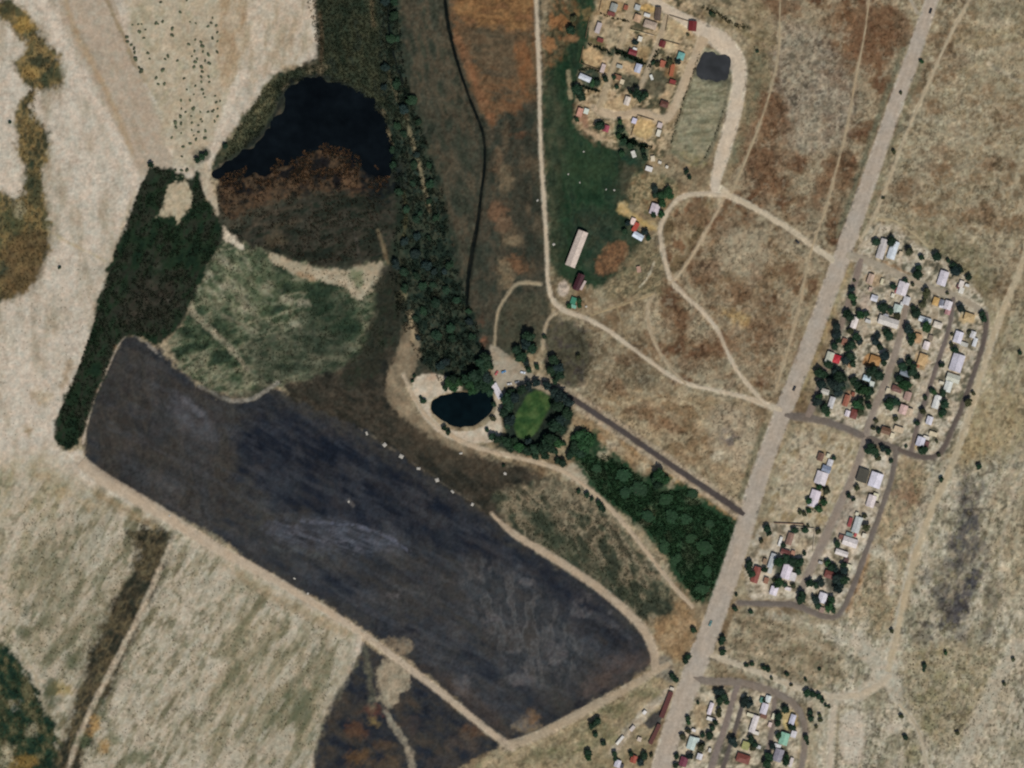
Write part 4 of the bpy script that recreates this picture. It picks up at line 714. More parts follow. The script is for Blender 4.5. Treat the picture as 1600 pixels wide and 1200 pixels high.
def noise_mul(nt, col_socket, scales, amts, vec=None):
    """multiply a colour by soft noise at several scales"""
    out = col_socket
    for sc, am in zip(scales, amts):
        n = nt.nodes.new("ShaderNodeTexNoise"); n.inputs["Scale"].default_value = sc; n.inputs["Detail"].default_value = 3
        if vec is not None: nt.links.new(vec, n.inputs["Vector"])
        r = nt.nodes.new("ShaderNodeMapRange")
        r.inputs[1].default_value = .3; r.inputs[2].default_value = .7; r.inputs[3].default_value = 1 - am; r.inputs[4].default_value = 1 + am
        nt.links.new(n.outputs[0], r.inputs[0])
        mx = nt.nodes.new("ShaderNodeVectorMath"); mx.operation = 'SCALE'
        nt.links.new(out, mx.inputs[0]); nt.links.new(r.outputs[0], mx.inputs["Scale"])
        out = mx.outputs[0]
    return out

def world_pos(nt):
    g = nt.nodes.new("ShaderNodeNewGeometry")
    return g.outputs["Position"]

def ground_material(name, rough=.95):
    m, nt, b = node_mat(name)
    a = nt.nodes.new("ShaderNodeAttribute"); a.attribute_name = "Col"
    c = noise_mul(nt, a.outputs["Color"], (.35, .12), (.10, .06), world_pos(nt))
    nt.links.new(c, b.inputs["Base Color"])
    b.inputs["Roughness"].default_value = rough
    b.inputs["Specular IOR Level"].default_value = .03
    n = nt.nodes.new("ShaderNodeTexNoise"); n.inputs["Scale"].default_value = .9; n.inputs["Detail"].default_value = 4
    nt.links.new(world_pos(nt), n.inputs["Vector"])
    bp = nt.nodes.new("ShaderNodeBump"); bp.inputs["Strength"].default_value = .35; bp.inputs["Distance"].default_value = .35
    nt.links.new(n.outputs[0], bp.inputs["Height"]); nt.links.new(bp.outputs[0], b.inputs["Normal"])
    return m

def plain_mat(name, rgb, rough=.8, scales=(1.2, .3), amts=(.10, .10), metal=0, spec=.3, vary=0.0):
    m, nt, b = node_mat(name)
    r = nt.nodes.new("ShaderNodeRGB"); r.outputs[0].default_value = (*S(*rgb), 1)
    out = r.outputs[0]
    if vary:
        oi = nt.nodes.new("ShaderNodeObjectInfo")
        mr = nt.nodes.new("ShaderNodeMapRange"); mr.inputs[3].default_value = 1 - vary; mr.inputs[4].default_value = 1 + vary
        nt.links.new(oi.outputs["Random"], mr.inputs[0])
        mx = nt.nodes.new("ShaderNodeVectorMath"); mx.operation = 'SCALE'
        nt.links.new(out, mx.inputs[0]); nt.links.new(mr.outputs[0], mx.inputs["Scale"]); out = mx.outputs[0]
    out = noise_mul(nt, out, scales, amts, world_pos(nt))
    nt.links.new(out, b.inputs["Base Color"])
    b.inputs["Roughness"].default_value = rough; b.inputs["Metallic"].default_value = metal
    b.inputs["Specular IOR Level"].default_value = spec
    return m

def mesh_np(name, verts, faces, colors=None, mat=None, smooth=False):
    """faces: (n, k) array of equal-sized faces or list of arrays"""
    me = bpy.data.meshes.new(name)
    verts = np.asarray(verts, np.float32)
    fl = faces if isinstance(faces, list) else [faces]
    fl = [np.asarray(f, np.int32) for f in fl if len(f)]
    nl = sum(f.size for f in fl); nf = sum(len(f) for f in fl)
    me.vertices.add(len(verts)); me.vertices.foreach_set("co", verts.ravel())
    me.loops.add(nl); me.loops.foreach_set("vertex_index", np.concatenate([f.ravel() for f in fl]))
    st = []; o = 0
    for f in fl:
        st.append(o + np.arange(len(f), dtype=np.int32) * f.shape[1]); o += f.size
    me.polygons.add(nf); me.polygons.foreach_set("loop_start", np.concatenate(st))
    me.update(calc_edges=True)
    me.polygons.foreach_set("use_smooth", np.full(nf, smooth))
    if colors is not None:
        at = me.color_attributes.new("Col", 'FLOAT_COLOR', 'POINT')
        rgba = np.ones((len(verts), 4), np.float32); rgba[:, :3] = colors
        at.data.foreach_set("color", rgba.ravel())
    if mat: me.materials.append(mat)
    me.validate(); me.update()
    return me

def link(name, me, parent=None, kind=None, label=None, cat=None, group=None):
    o = bpy.data.objects.new(name, me); COL.objects.link(o)
    if parent: o.parent = parent
    if kind: o["kind"] = kind
    if label: o["label"] = label
    if cat: o["category"] = cat
    if group: o["group"] = group
    return o

# ------------------------------------------------------------------ ground sheets
RSD = road_sd(X, Y)
Z = height(X, Y, RSD)
P3 = np.stack([wx(X), wy(Y), Z], 1)
idx = np.arange(NX * NY).reshape(NY, NX)
quads = np.stack([idx[1:, :-1], idx[1:, 1:], idx[:-1, 1:], idx[:-1, :-1]], -1).reshape(-1, 4)
fr = RID[quads[:, 0]]
GM = ground_material("soil_and_plants")
REGION_LABEL = {}
for i, nm in enumerate(REGIONS):
    q = quads[fr == i]
    if not len(q): continue
    used, inv = np.unique(q, return_inverse=True)
    me = mesh_np(nm, P3[used], inv.reshape(-1, 4), C[used], GM)
    link("ground" if nm == "grassland" else nm, me, kind="structure")

def zat(px, py):
    return height(np.atleast_1d(np.asarray(px, float)), np.atleast_1d(np.asarray(py, float)))

# ------------------------------------------------------------------ water
def water_mat(name, rgb, rough=.12):
    m, nt, b = node_mat(name)
    r = nt.nodes.new("ShaderNodeRGB"); r.outputs[0].default_value = (*S(*rgb), 1)
    c = noise_mul(nt, r.outputs[0], (.03, .12), (.35, .2), world_pos(nt))
    nt.links.new(c, b.inputs["Base Color"])
    b.inputs["Roughness"].default_value = rough; b.inputs["Specular IOR Level"].default_value = .12
    n = nt.nodes.new("ShaderNodeTexNoise"); n.inputs["Scale"].default_value = .8
    nt.links.new(world_pos(nt), n.inputs["Vector"])
    bp = nt.nodes.new("ShaderNodeBump"); bp.inputs["Strength"].default_value = .06; bp.inputs["Distance"].default_value = .1
    nt.links.new(n.outputs[0], bp.inputs["Height"]); nt.links.new(bp.outputs[0], b.inputs["Normal"])
    return m

def water_sheet(name, pts, depth, mat, grow=0.0):
    cx = sum(p[0] for p in pts) / len(pts); cy = sum(p[1] for p in pts) / len(pts)
    q = [(cx + (p[0] - cx) * (1 + grow), cy + (p[1] - cy) * (1 + grow)) for p in pts]
    z = float(np.mean(zat([p[0] for p in pts], [p[1] for p in pts]))) - depth
    bm = bmesh.new()
    vs_ = [bm.verts.new((wx(p[0]), wy(p[1]), z)) for p in q]
    f = bm.faces.new(vs_); bmesh.ops.triangulate(bm, faces=[f])
    bmesh.ops.recalc_face_normals(bm, faces=bm.faces)
    if bm.faces[0].normal.z < 0 if bm.faces.ensure_lookup_table() is None else False: bmesh.ops.reverse_faces(bm, faces=bm.faces)
    me = bpy.data.meshes.new(name); bm.to_mesh(me); bm.free(); me.materials.append(mat)
    return link(name, me, kind="structure")

water_sheet("pond_water", POND, -.05, water_mat("dark_pond_water", (9, 14, 17)), .01)
water_sheet("pond_water", SMALL_POND, .0, water_mat("small_pond_water", (6, 17, 20)), .015)
water_sheet("lagoon_water", LAGOON, -.05, water_mat("lagoon_mud_water", (46, 48, 50), .6), .03)

# ------------------------------------------------------------------ ribbons: roads, tracks, streets, the stream
def ribbon(name, pts, ws, rgb, rag, mat, dz=.10, step=2.2, cross=6, kind="structure", edge=(1.0, 1.0), rut=.10):
    cum = [0.0]
    for i in range(len(pts) - 1): cum.append(cum[-1] + math.dist(pts[i], pts[i + 1]))
    n = max(4, int(cum[-1] / step))
    s = np.linspace(0, cum[-1], n)
    a = np.array(pts)
    px = np.interp(s, cum, a[:, 0]); py = np.interp(s, cum, a[:, 1]); w = np.interp(s, cum, ws)
    tx = np.gradient(px); ty = np.gradient(py); L = np.hypot(tx, ty) + 1e-9
    nx, ny = -ty / L, tx / L
    sd = abs(hash(name)) % 5 + int(pts[0][0] * 7 + pts[0][1]) % 900
    wl = w * (.5 + rag * .5 * (fbm(s, s * 0, 7, 2000 + sd % 50, 3) - .5))
    wr = w * (.5 + rag * .5 * (fbm(s, s * 0 + 50, 7, 2100 + sd % 50, 3) - .5))
    t = np.linspace(-1, 1, cross + 1)
    off = np.where(t[None, :] < 0, t[None, :] * wl[:, None], t[None, :] * wr[:, None])
    QX = px[:, None] + nx[:, None] * off; QY = py[:, None] + ny[:, None] * off
    QZ = height(QX.ravel(), QY.ravel()).reshape(QX.shape) + dz
    QZ += .10 * (1 - np.abs(t[None, :]))              # crown
    QZ[:, 0] -= .16; QZ[:, -1] -= .16
    V = np.stack([wx(QX), wy(QY), QZ], -1).reshape(-1, 3)
    m = cross + 1
    i = np.arange(n - 1)[:, None] * m + np.arange(cross)[None, :]
    F = np.stack([i, i + 1, i + m + 1, i + m], -1).reshape(-1, 4)
    base = S(*rgb)
    v = 1 + .16 * (fbm(QX, QY, 8, 801, 3) - .5) + .16 * (fbm(s[:, None] + 0 * QX, off * 5, 14, 811, 3) - .5) * 1.0
    ruts = 1 - rut * np.exp(-((np.abs(t) - .45) / .16) ** 2) + .05 * np.exp(-((np.abs(t) - 1) / .2) ** 2)
    col = base[None, None, :] * (v * ruts[None, :] * (1 + .10 * (fbm(off, s[:, None] * .12 + 0 * off, 3.2, 831, 2) - .5)))[..., None]
    hue = (fbm(QX, QY, 18, 821, 2) - .5)[..., None] * np.array([.10, .0, -.10])
    col = col * (1 + hue)
    # worn edges: towards its rims a track is made of the soil it crosses
    gi = np.clip(np.searchsorted(ys, QY.ravel()), 0, NY - 1) * NX + np.clip(np.searchsorted(xs, QX.ravel()), 0, NX - 1)
    under = C[gi].reshape(col.shape)
    hard = name in ("asphalt_lane", "village_street", "hamlet_street", "main_road", "loop_road")
    mixw = np.abs(t[None, :]) ** 3 * (.55 if hard else .85) + (0 if hard else .35) * sstep(.48, .62, fbm(QX, QY, 16, 841, 3))
    if name in ("stream", "side_stream"): mixw = mixw * .3
    mixw = np.clip(mixw, 0, .9)[..., None]
    col = col * (1 - mixw) + under * mixw
    # normals up
    a_, b_, c_ = V[F[0, 0]], V[F[0, 1]], V[F[0, 2]]
    if np.cross(b_ - a_, c_ - a_)[2] < 0: F = F[:, ::-1]
    me = mesh_np(name, V, F, np.clip(col, .002, .7).reshape(-1, 3), mat, True)
    return link(name, me, kind=kind)

RM = ground_material("worn_road_surface", .9)
for k_, g in enumerate(ROAD_GEO):
    nm = g[0]
    asphalt = nm in ("asphalt_lane", "village_street", "hamlet_street")
    ribbon(nm, g[1], g[2], g[3], g[5], RM, dz=.08 + .012 * (k_ % 7), cross=10 if nm == "main_road" else 6, rut=.07 if nm == "main_road" else (-.04 if asphalt else .03))
WM = ground_material("stream_water_and_weed", .35)
ribbon("stream", chaikin(STREAM, False, 2), interp_w(STREAM, STREAM_W, chaikin(STREAM, False, 2)), (12, 17, 16), .7, WM, dz=.75, rut=0)
ribbon("side_stream", chaikin(SIDE_STREAM, False, 2), interp_w(SIDE_STREAM, [4] * 6, chaikin(SIDE_STREAM, False, 2)), (16, 22, 22), .8, WM, dz=.4, rut=0)
# ------------------------------------------------------------------ words for labels
ORD = ["first", "second", "third", "fourth", "fifth", "sixth", "seventh", "eighth", "ninth", "tenth", "eleventh", "twelfth", "thirteenth", "fourteenth", "fifteenth", "sixteenth",
       "seventeenth", "eighteenth", "nineteenth", "twentieth"]
def ordinal(i):
    return ORD[i] if i < 20 else ("twenty-" + ORD[i - 20] if i < 29 else f"{i + 1}th")
def compass(dx, dy):
    a = math.degrees(math.atan2(dx, -dy)) % 360
    return ["north", "northeast", "east", "southeast", "south", "southwest", "west", "northwest"][int((a + 22.5) // 45) % 8]

def bm_box(bm, x0, x1, y0, y1, z0, z1):
    v = [bm.verts.new(p) for p in ((x0, y0, z0), (x1, y0, z0), (x1, y1, z0), (x0, y1, z0), (x0, y0, z1), (x1, y0, z1), (x1, y1, z1), (x0, y1, z1))]
    for f in ((0, 3, 2, 1), (4, 5, 6, 7), (0, 1, 5, 4), (1, 2, 6, 5), (2, 3, 7, 6), (3, 0, 4, 7)):
        bm.faces.new([v[i] for i in f])
def bm_prism(bm, ring0, ring1):
    a = [bm.verts.new(p) for p in ring0]; b = [bm.verts.new(p) for p in ring1]
    n = len(a)
    bm.faces.new(a[::-1]); bm.faces.new(b)
    for i in range(n): bm.faces.new([a[i], a[(i + 1) % n], b[(i + 1) % n], b[i]])
def bm_mesh(name, bm, mat):
    bmesh.ops.recalc_face_normals(bm, faces=bm.faces)
    me = bpy.data.meshes.new(name); bm.to_mesh(me); bm.free()
    if mat: me.materials.append(mat)
    return me

_mats = {}
def roof_mat(rgb, metal_sheet=True):
    key = ("r", tuple(rgb))
    if key in _mats: return _mats[key]
    m, nt, b = node_mat("roof_" + "_".join(map(str, rgb)))
    r = nt.nodes.new("ShaderNodeRGB"); r.outputs[0].default_value = (*S(*rgb), 1)
    tc = nt.nodes.new("ShaderNodeTexCoord")
    c = noise_mul(nt, r.outputs[0], (.5, .16), (.14, .10), world_pos(nt))
    w = nt.nodes.new("ShaderNodeTexWave"); w.inputs["Scale"].default_value = 1.6; w.inputs["Distortion"].default_value = .3
    nt.links.new(tc.outputs["Object"], w.inputs["Vector"])
    mr = nt.nodes.new("ShaderNodeMapRange"); mr.inputs[3].default_value = .90; mr.inputs[4].default_value = 1.04
    nt.links.new(w.outputs[1], mr.inputs[0])
    mx = nt.nodes.new("ShaderNodeVectorMath"); mx.operation = 'SCALE'
    nt.links.new(c, mx.inputs[0]); nt.links.new(mr.outputs[0], mx.inputs["Scale"])
    nt.links.new(mx.outputs[0], b.inputs["Base Color"])
    bp = nt.nodes.new("ShaderNodeBump"); bp.inputs["Strength"].default_value = .3; bp.inputs["Distance"].default_value = .05
    nt.links.new(w.outputs[1], bp.inputs["Height"]); nt.links.new(bp.outputs[0], b.inputs["Normal"])
    b.inputs["Roughness"].default_value = .6; b.inputs["Specular IOR Level"].default_value = .3
    _mats[key] = m
    return m
WALLS = [plain_mat("plaster_cream", (196, 182, 158)), plain_mat("plaster_white", (206, 202, 194)), plain_mat("plaster_grey", (160, 154, 146)), plain_mat("plaster_ochre", (178, 150, 110))]
DOOR_M = plain_mat("painted_door", (92, 66, 48)); GLASS_M = plain_mat("window_glass", (40, 48, 54), .15, spec=.6); TRIM_M = plain_mat("white_trim", (204, 200, 192))

V_ANG, H_ANG = 72.0, -18.0
def building(name, px, py, L, W, ang, rgb, roof="gable", wall_h=2.7, pitch=.30, wall=0):
    """L, W: roof size in photo pixels; ang: world angle of the long axis in degrees ('v' along the streets, 'h' across)"""
    L *= 1.07; W *= 1.07
    a = V_ANG if ang == 'v' else H_ANG if ang == 'h' else ang
    l, w = L * M_PX / 2, W * M_PX / 2
    gx = [px, px + L * .4, px - L * .4]; gy = [py, py, py]
    z = float(np.min(zat(gx, gy)))
    root = bpy.data.objects.new(name, None); COL.objects.link(root)
    root.empty_display_size = 2
    root.location = (wx(px), wy(py), z - .05); root.rotation_euler = (0, 0, math.radians(a))
    ov = min(.35, w * .18)
    hl, hw = l - ov, w - ov
    rise = w * 2 * pitch * .5
    wm = WALLS[wall % 4]; rm = roof_mat(rgb)
    bm = bmesh.new()
    if roof == "gable":
        g = rise * (hw / w) - .06
        bm_prism(bm, [(-hl, -hw, -.3), (-hl, hw, -.3), (-hl, hw, wall_h), (-hl, 0, wall_h + g), (-hl, -hw, wall_h)], [(hl, -hw, -.3), (hl, hw, -.3), (hl, hw, wall_h), (hl, 0, wall_h + g), (hl, -hw, wall_h)])
    else:
        bm_box(bm, -hl, hl, -hw, hw, -.3, wall_h)
    link("wall", bm_mesh("wall", bm, wm), root)
    bm = bmesh.new(); t = .14
    if roof == "gable":
        for s in (1, -1):
            e = wall_h + .02 - rise * (w - hw) / w
            bm_prism(bm, [(-l, 0, wall_h + rise), (-l, s * w, e), (-l, s * w, e + t), (-l, 0, wall_h + rise + t)], [(l, 0, wall_h + rise), (l, s * w, e), (l, s * w, e + t), (l, 0, wall_h + rise + t)])
        link("roof", bm_mesh("roof", bm, rm), root)
        bm = bmesh.new(); bm_box(bm, -l - .03, l + .03, -.16, .16, wall_h + rise + t - .04, wall_h + rise + t + .05)
        link("ridge_cap", bm_mesh("ridge_cap", bm, rm), root)
    elif roof == "hip":
        r = max(0, l - w); zr = wall_h + rise
        b0 = [(-l, -w), (l, -w), (l, w), (-l, w)]
        lo = [bm.verts.new((x, y, wall_h - .05)) for x, y in b0]; up = [bm.verts.new((x, y, wall_h + .1)) for x, y in b0]
        r0, r1 = bm.verts.new((-r, 0, zr)), bm.verts.new((r + .01, 0, zr))
        bm.faces.new(lo[::-1])
        for i in range(4): bm.faces.new([lo[i], lo[(i + 1) % 4], up[(i + 1) % 4], up[i]])
        bm.faces.new([up[0], up[1], r1, r0]); bm.faces.new([up[2], up[3], r0, r1]); bm.faces.new([up[1], up[2], r1]); bm.faces.new([up[3], up[0], r0])
        link("roof", bm_mesh("roof", bm, rm), root)
    else:                                             # shallow one-way sheet roof
        d = min(.5, w * .12)
        bm_prism(bm, [(-l, -w, wall_h), (-l, w, wall_h + d), (-l, w, wall_h + d + t), (-l, -w, wall_h + t)], [(l, -w, wall_h), (l, w, wall_h + d), (l, w, wall_h + d + t), (l, -w, wall_h + t)])
        link("roof", bm_mesh("roof", bm, rm), root)
    dw = min(.9, hl * .5)
    bm = bmesh.new(); bm_box(bm, -dw / 2, dw / 2, -hw - .05, -hw + .06, -.02, min(2.05, wall_h - .25)); link("door", bm_mesh("door", bm, DOOR_M), root)
    if L >= 11:
        for s in (-1, 1):
            c = s * hl * .55; ww = min(.6, hl * .2)
            bm = bmesh.new(); bm_box(bm, c - ww - .07, c + ww + .07, -hw - .04, -hw + .05, 1.0, min(2.1, wall_h - .2)); f = link("window", bm_mesh("window", bm, TRIM_M), root)
            bm = bmesh.new(); bm_box(bm, c - ww, c + ww, -hw - .06, -hw + .04, 1.08, min(2.02, wall_h - .28)); link("pane", bm_mesh("pane", bm, GLASS_M), f)
    return root

WH, LI, PK = (208, 204, 200), (200, 194, 200), (202, 186, 178)
# every building: px, py, length, width, axis, roof colour, words for the roof, roof form
H_ = "h"; V_ = "v"
EAST = [
 (1378, 389, 30, 11, V_, (182, 176, 172), "pale grey", "gable"), (1395, 391, 27, 12, V_, (198, 204, 208), "bluish white", "gable"), (1407, 396, 6, 5, V_, (186, 168, 140), "beige", "mono"),
 (1473, 435, 22, 13, V_, (200, 194, 200), "lilac white", "gable"), (1502, 444, 10, 7, V_, (206, 196, 186), "cream white", "mono"), (1498, 448, 7, 6, V_, (96, 58, 58), "maroon", "mono"), (1502, 454, 9, 7, V_, (206, 202, 190), "pale cream", "mono"), (1511, 446, 6, 4, H_, (196, 194, 188), "white", "mono"),
 (1410, 451, 20, 15, V_, (206, 198, 200), "pinkish white", "gable"), (1401, 454, 9, 4, V_, (166, 76, 82), "rose red", "mono"), (1395, 462, 6, 5, V_, (212, 206, 186), "bright cream", "mono"),
 (1360, 436, 15, 9, V_, (182, 158, 138), "pinkish beige", "gable"), (1378, 440, 9, 4, V_, (190, 182, 152), "straw coloured", "mono"),
 (1366, 466, 10, 9, H_, (198, 198, 204), "bluish white", "gable"), (1335, 504, 17, 9, V_, (216, 206, 200), "bright white", "gable"), (1356, 502, 8, 5, H_, (186, 184, 178), "grey", "mono"),
 (1388, 503, 30, 13, H_, (190, 184, 176), "pale grey", "gable"), (1402, 483, 13, 12, V_, (184, 196, 186), "pale green", "gable"), (1416, 470, 12, 10, V_, (196, 194, 194), "pale grey", "gable"), (1409, 476, 8, 5, V_, (200, 200, 196), "white", "mono"), (1384, 493, 8, 5, H_, (150, 150, 156), "slate grey", "mono"),
 (1319, 534, 10, 7, V_, (130, 88, 70), "rusty brown", "mono"), (1307, 561, 12, 11, V_, (176, 44, 54), "bright red", "hip"), (1296, 559, 17, 11, V_, (184, 184, 166), "greenish cream", "gable"),
 (1367, 563, 16, 13, H_, (164, 122, 74), "orange ochre", "hip"), (1354, 591, 11, 8, H_, (182, 200, 206), "pale blue", "gable"), (1362, 600, 8, 7, V_, (192, 198, 188), "pale green", "mono"), (1328, 571, 7, 6, V_, (156, 122, 92), "tan", "mono"),
 (1289, 612, 12, 8, H_, (182, 178, 168), "pale grey", "gable"), (1299, 629, 17, 8, V_, (186, 184, 182), "pale grey", "gable"), (1322, 626, 17, 8, V_, (148, 92, 72), "brick red", "gable"), (1333, 616, 6, 5, V_, (126, 72, 52), "rust red", "mono"),
 (1324, 646, 9, 7, V_, (214, 204, 208), "bright white", "gable"), (1334, 647, 14, 10, V_, (112, 62, 54), "dark maroon", "hip"),
 (1401, 608, 15, 9, H_, (112, 78, 70), "reddish brown", "hip"), (1462, 471, 12, 9, V_, (190, 154, 96), "ochre", "hip"), (1471, 473, 9, 7, V_, (118, 122, 132), "blue grey", "gable"), (1481, 477, 13, 11, V_, (204, 198, 200), "pinkish white", "gable"), (1481, 486, 11, 8, V_, (172, 130, 128), "rose pink", "gable"), (1471, 479, 7, 4, H_, (200, 198, 202), "white", "mono"),
 (1445, 500, 19, 8, H_, (186, 192, 194), "pale grey", "gable"), (1465, 508, 13, 9, H_, (206, 196, 180), "cream", "hip"), (1514, 496, 15, 12, H_, (184, 158, 114), "ochre", "hip"), (1497, 527, 17, 12, V_, (204, 200, 208), "lilac white", "gable"),
 (1520, 523, 10, 8, V_, (204, 202, 200), "white", "gable"), (1523, 535, 13, 6, V_, (204, 206, 206), "white", "gable"), (1506, 538, 12, 6, H_, (176, 174, 164), "grey", "mono"), (1447, 540, 12, 9, V_, (216, 204, 200), "bright white", "gable"), (1454, 528, 8, 7, V_, (122, 108, 92), "brown grey", "mono"), (1434, 528, 12, 9, V_, (178, 142, 104), "ochre", "hip"),
 (1441, 562, 17, 12, V_, (190, 158, 112), "ochre", "hip"), (1495, 567, 26, 18, V_, (188, 184, 192), "lilac grey", "gable"), (1489, 591, 20, 12, H_, (184, 184, 168), "greenish grey", "gable"), (1481, 604, 16, 11, V_, (204, 206, 198), "white", "gable"), (1471, 598, 7, 4, H_, (202, 194, 172), "cream", "mono"),
 (1414, 583, 15, 9, H_, (112, 122, 132), "blue grey", "gable"), (1463, 628, 20, 10, V_, (206, 206, 200), "white", "gable"), (1418, 619, 13, 10, V_, (162, 134, 122), "pinkish brown", "gable"), (1411, 640, 14, 11, V_, (196, 166, 156), "pinkish", "gable"), (1421, 644, 11, 9, V_, (184, 164, 138), "beige", "gable"),
 (1452, 657, 12, 9, V_, (202, 200, 206), "lilac white", "gable"), (1404, 671, 14, 8, H_, (192, 172, 142), "sandy", "mono"), (1394, 681, 8, 6, V_, (204, 192, 164), "cream", "mono"), (1384, 673, 14, 10, H_, (108, 80, 60), "brown", "gable"), (1438, 690, 14, 12, V_, (198, 196, 206), "lilac white", "gable"), (1447, 684, 9, 5, H_, (206, 198, 184), "cream", "mono"),
 (1448, 694, 8, 6, V_, (104, 70, 66), "maroon", "mono"), (1458, 678, 12, 6, H_, (198, 184, 154), "cream", "mono"), (1360, 452, 6, 5, V_, (176, 150, 132), "pinkish", "mono"), (1434, 571, 7, 5, V_, (150, 96, 66), "rusty", "mono"), (1387, 610, 7, 5, V_, (190, 178, 152), "cream", "mono"),
]
HAMLET = [
 (1283, 747, 19, 17, V_, (206, 198, 200), "pinkish white", "gable"), (1272, 779, 25, 14, V_, (208, 198, 204), "bright white", "gable"), (1291, 733, 13, 10, H_, (128, 138, 156), "slate blue", "gable"), (1297, 723, 10, 8, V_, (190, 188, 190), "pale grey", "gable"), (1294, 712, 6, 5, V_, (196, 190, 164), "cream", "mono"), (1282, 714, 12, 9, V_, (112, 84, 70), "reddish brown", "gable"),
 (1348, 743, 20, 16, V_, (66, 64, 54), "dark grey", "flat"), (1368, 750, 22, 18, V_, (212, 208, 216), "bright white", "gable"), (1361, 783, 18, 12, V_, (206, 194, 190), "pinkish white", "gable"), (1368, 776, 10, 8, V_, (200, 194, 164), "cream", "mono"), (1370, 789, 6, 6, V_, (124, 112, 96), "brown grey", "mono"),
 (1339, 820, 24, 11, V_, (182, 186, 182), "greenish grey", "gable"), (1328, 816, 14, 5, V_, (138, 62, 60), "dull red", "mono"), (1337, 834, 9, 3.5, V_, (168, 66, 70), "rose red", "mono"), (1327, 835, 10, 5, H_, (112, 136, 134), "teal grey", "mono"), (1339, 803, 5, 5, V_, (196, 190, 166), "cream", "mono"),
 (1328, 847, 22, 13, H_, (202, 194, 190), "white", "gable"), (1315, 864, 19, 8, H_, (208, 200, 194), "white", "gable"), (1314, 839, 7, 6, V_, (116, 74, 64), "red brown", "mono"), (1322, 876, 8, 7, V_, (84, 60, 56), "dark maroon", "mono"), (1350, 837, 7, 6, V_, (204, 196, 176), "cream", "mono"),
 (1229, 893, 22, 14, V_, (212, 202, 210), "pinkish white", "gable"), (1239, 901, 12, 9, V_, (200, 194, 190), "pale grey", "mono"), (1206, 876, 22, 8, V_, (182, 184, 184), "pale grey", "gable"), (1203, 892, 8, 6, V_, (188, 186, 178), "pale grey", "mono"), (1219, 846, 14, 4, V_, (206, 204, 198), "white", "mono"), (1234, 842, 18, 9, V_, (132, 104, 90), "brown", "gable"), (1227, 863, 14, 8, H_, (106, 62, 56), "maroon", "gable"), (1239, 864, 7, 6, V_, (160, 118, 96), "tan", "mono"),
 (1181, 898, 24, 11, V_, (132, 74, 64), "brick red", "gable"), (1197, 907, 9, 7, V_, (140, 98, 76), "brown", "mono"), (1195, 877, 8, 6, V_, (136, 112, 88), "tan", "mono"),
 (1209, 923, 13, 11, V_, (210, 202, 208), "bright white", "gable"), (1231, 920, 9, 5, H_, (206, 196, 194), "white", "mono"), (1285, 934, 15, 12, V_, (204, 200, 206), "bright white", "gable"), (1296, 898, 15, 11, H_, (112, 66, 58), "brick maroon", "hip"), (1284, 953, 8, 7, V_, (144, 120, 108), "pinkish brown", "mono"), (1326, 886, 8, 7, V_, (198, 192, 164), "cream", "mono"), (1282, 879, 6, 4, H_, (170, 166, 160), "grey", "mono"),
]
SOUTH = [
 (1110, 1107, 18, 6, V_, (208, 198, 202), "bright white", "gable"), (1112, 1124, 15, 5, H_, (206, 202, 194), "white", "mono"), (1081, 1161, 19, 12, V_, (180, 194, 186), "pale teal", "gable"), (1087, 1156, 10, 8, H_, (184, 196, 190), "pale teal", "mono"), (1178, 1131, 26, 9, V_, (208, 200, 196), "bright white", "gable"), (1172, 1117, 10, 5, H_, (204, 198, 170), "cream", "mono"), (1181, 1145, 9, 5, H_, (202, 196, 184), "white", "mono"),
 (1194, 1107, 16, 10, V_, (198, 192, 198), "lilac white", "gable"), (1200, 1092, 10, 8, V_, (206, 210, 206), "white", "gable"), (1191, 1094, 8, 7, V_, (70, 118, 102), "teal green", "mono"), (1165, 1165, 12, 11, V_, (146, 146, 92), "olive", "flat"), (1161, 1185, 20, 13, H_, (114, 64, 54), "brick red", "hip"), (1193, 1119, 10, 6, H_, (106, 72, 58), "brown", "mono"),
 (1238, 1124, 15, 8, V_, (188, 188, 200), "lilac white", "gable"), (1225, 1154, 18, 13, V_, (134, 178, 154), "mint green", "gable"), (1240, 1147, 10, 8, V_, (196, 192, 194), "pale grey", "mono"), (1216, 1180, 19, 13, V_, (136, 132, 140), "lilac grey", "gable"), (1236, 1191, 14, 5, V_, (202, 192, 186), "pinkish white", "mono"), (1208, 1119, 9, 4, V_, (204, 198, 172), "cream", "mono"), (1215, 1165, 10, 5, H_, (196, 196, 196), "white", "mono"),
 (1068, 1190, 14, 11, V_, (112, 56, 70), "dark maroon", "gable"), (1093, 1182, 9, 8, V_, (206, 204, 206), "white", "gable"), (1203, 1132, 7, 5, V_, (196, 176, 166), "pinkish", "mono"), (1185, 1167, 7, 5, H_, (178, 178, 174), "grey", "mono"), (1084, 1141, 6, 4, H_, (204, 200, 196), "white", "mono"), (1109, 1172, 6, 4, V_, (196, 190, 178), "cream", "mono"),
]
ROADSIDE = [
 (1041, 1101, 40, 7, 69, (84, 40, 36), "dark red", "mono"), (1023, 1147, 32, 6, 64, (82, 43, 36), "dark red", "mono"), (1007, 1113, 6, 5, 50, (200, 196, 190), "white", "mono"), (988, 1138, 9, 5, 50, (190, 180, 172), "pale", "mono"), (970, 1155, 12, 4, 50, (206, 202, 194), "white", "mono"), (965, 1161, 5, 4, 50, (216, 210, 196), "bright white", "mono"),
 (990, 1186, 11, 9, V_, (150, 76, 60), "rust red", "gable"), (965, 1193, 11, 9, V_, (194, 190, 198), "lilac white", "gable"), (999, 1155, 6, 6, V_, (190, 174, 158), "pinkish", "mono"), (972, 1197, 6, 5, V_, (62, 60, 66), "dark grey", "mono"), (1050, 1076, 6, 4, H_, (188, 180, 164), "cream", "mono"),
]
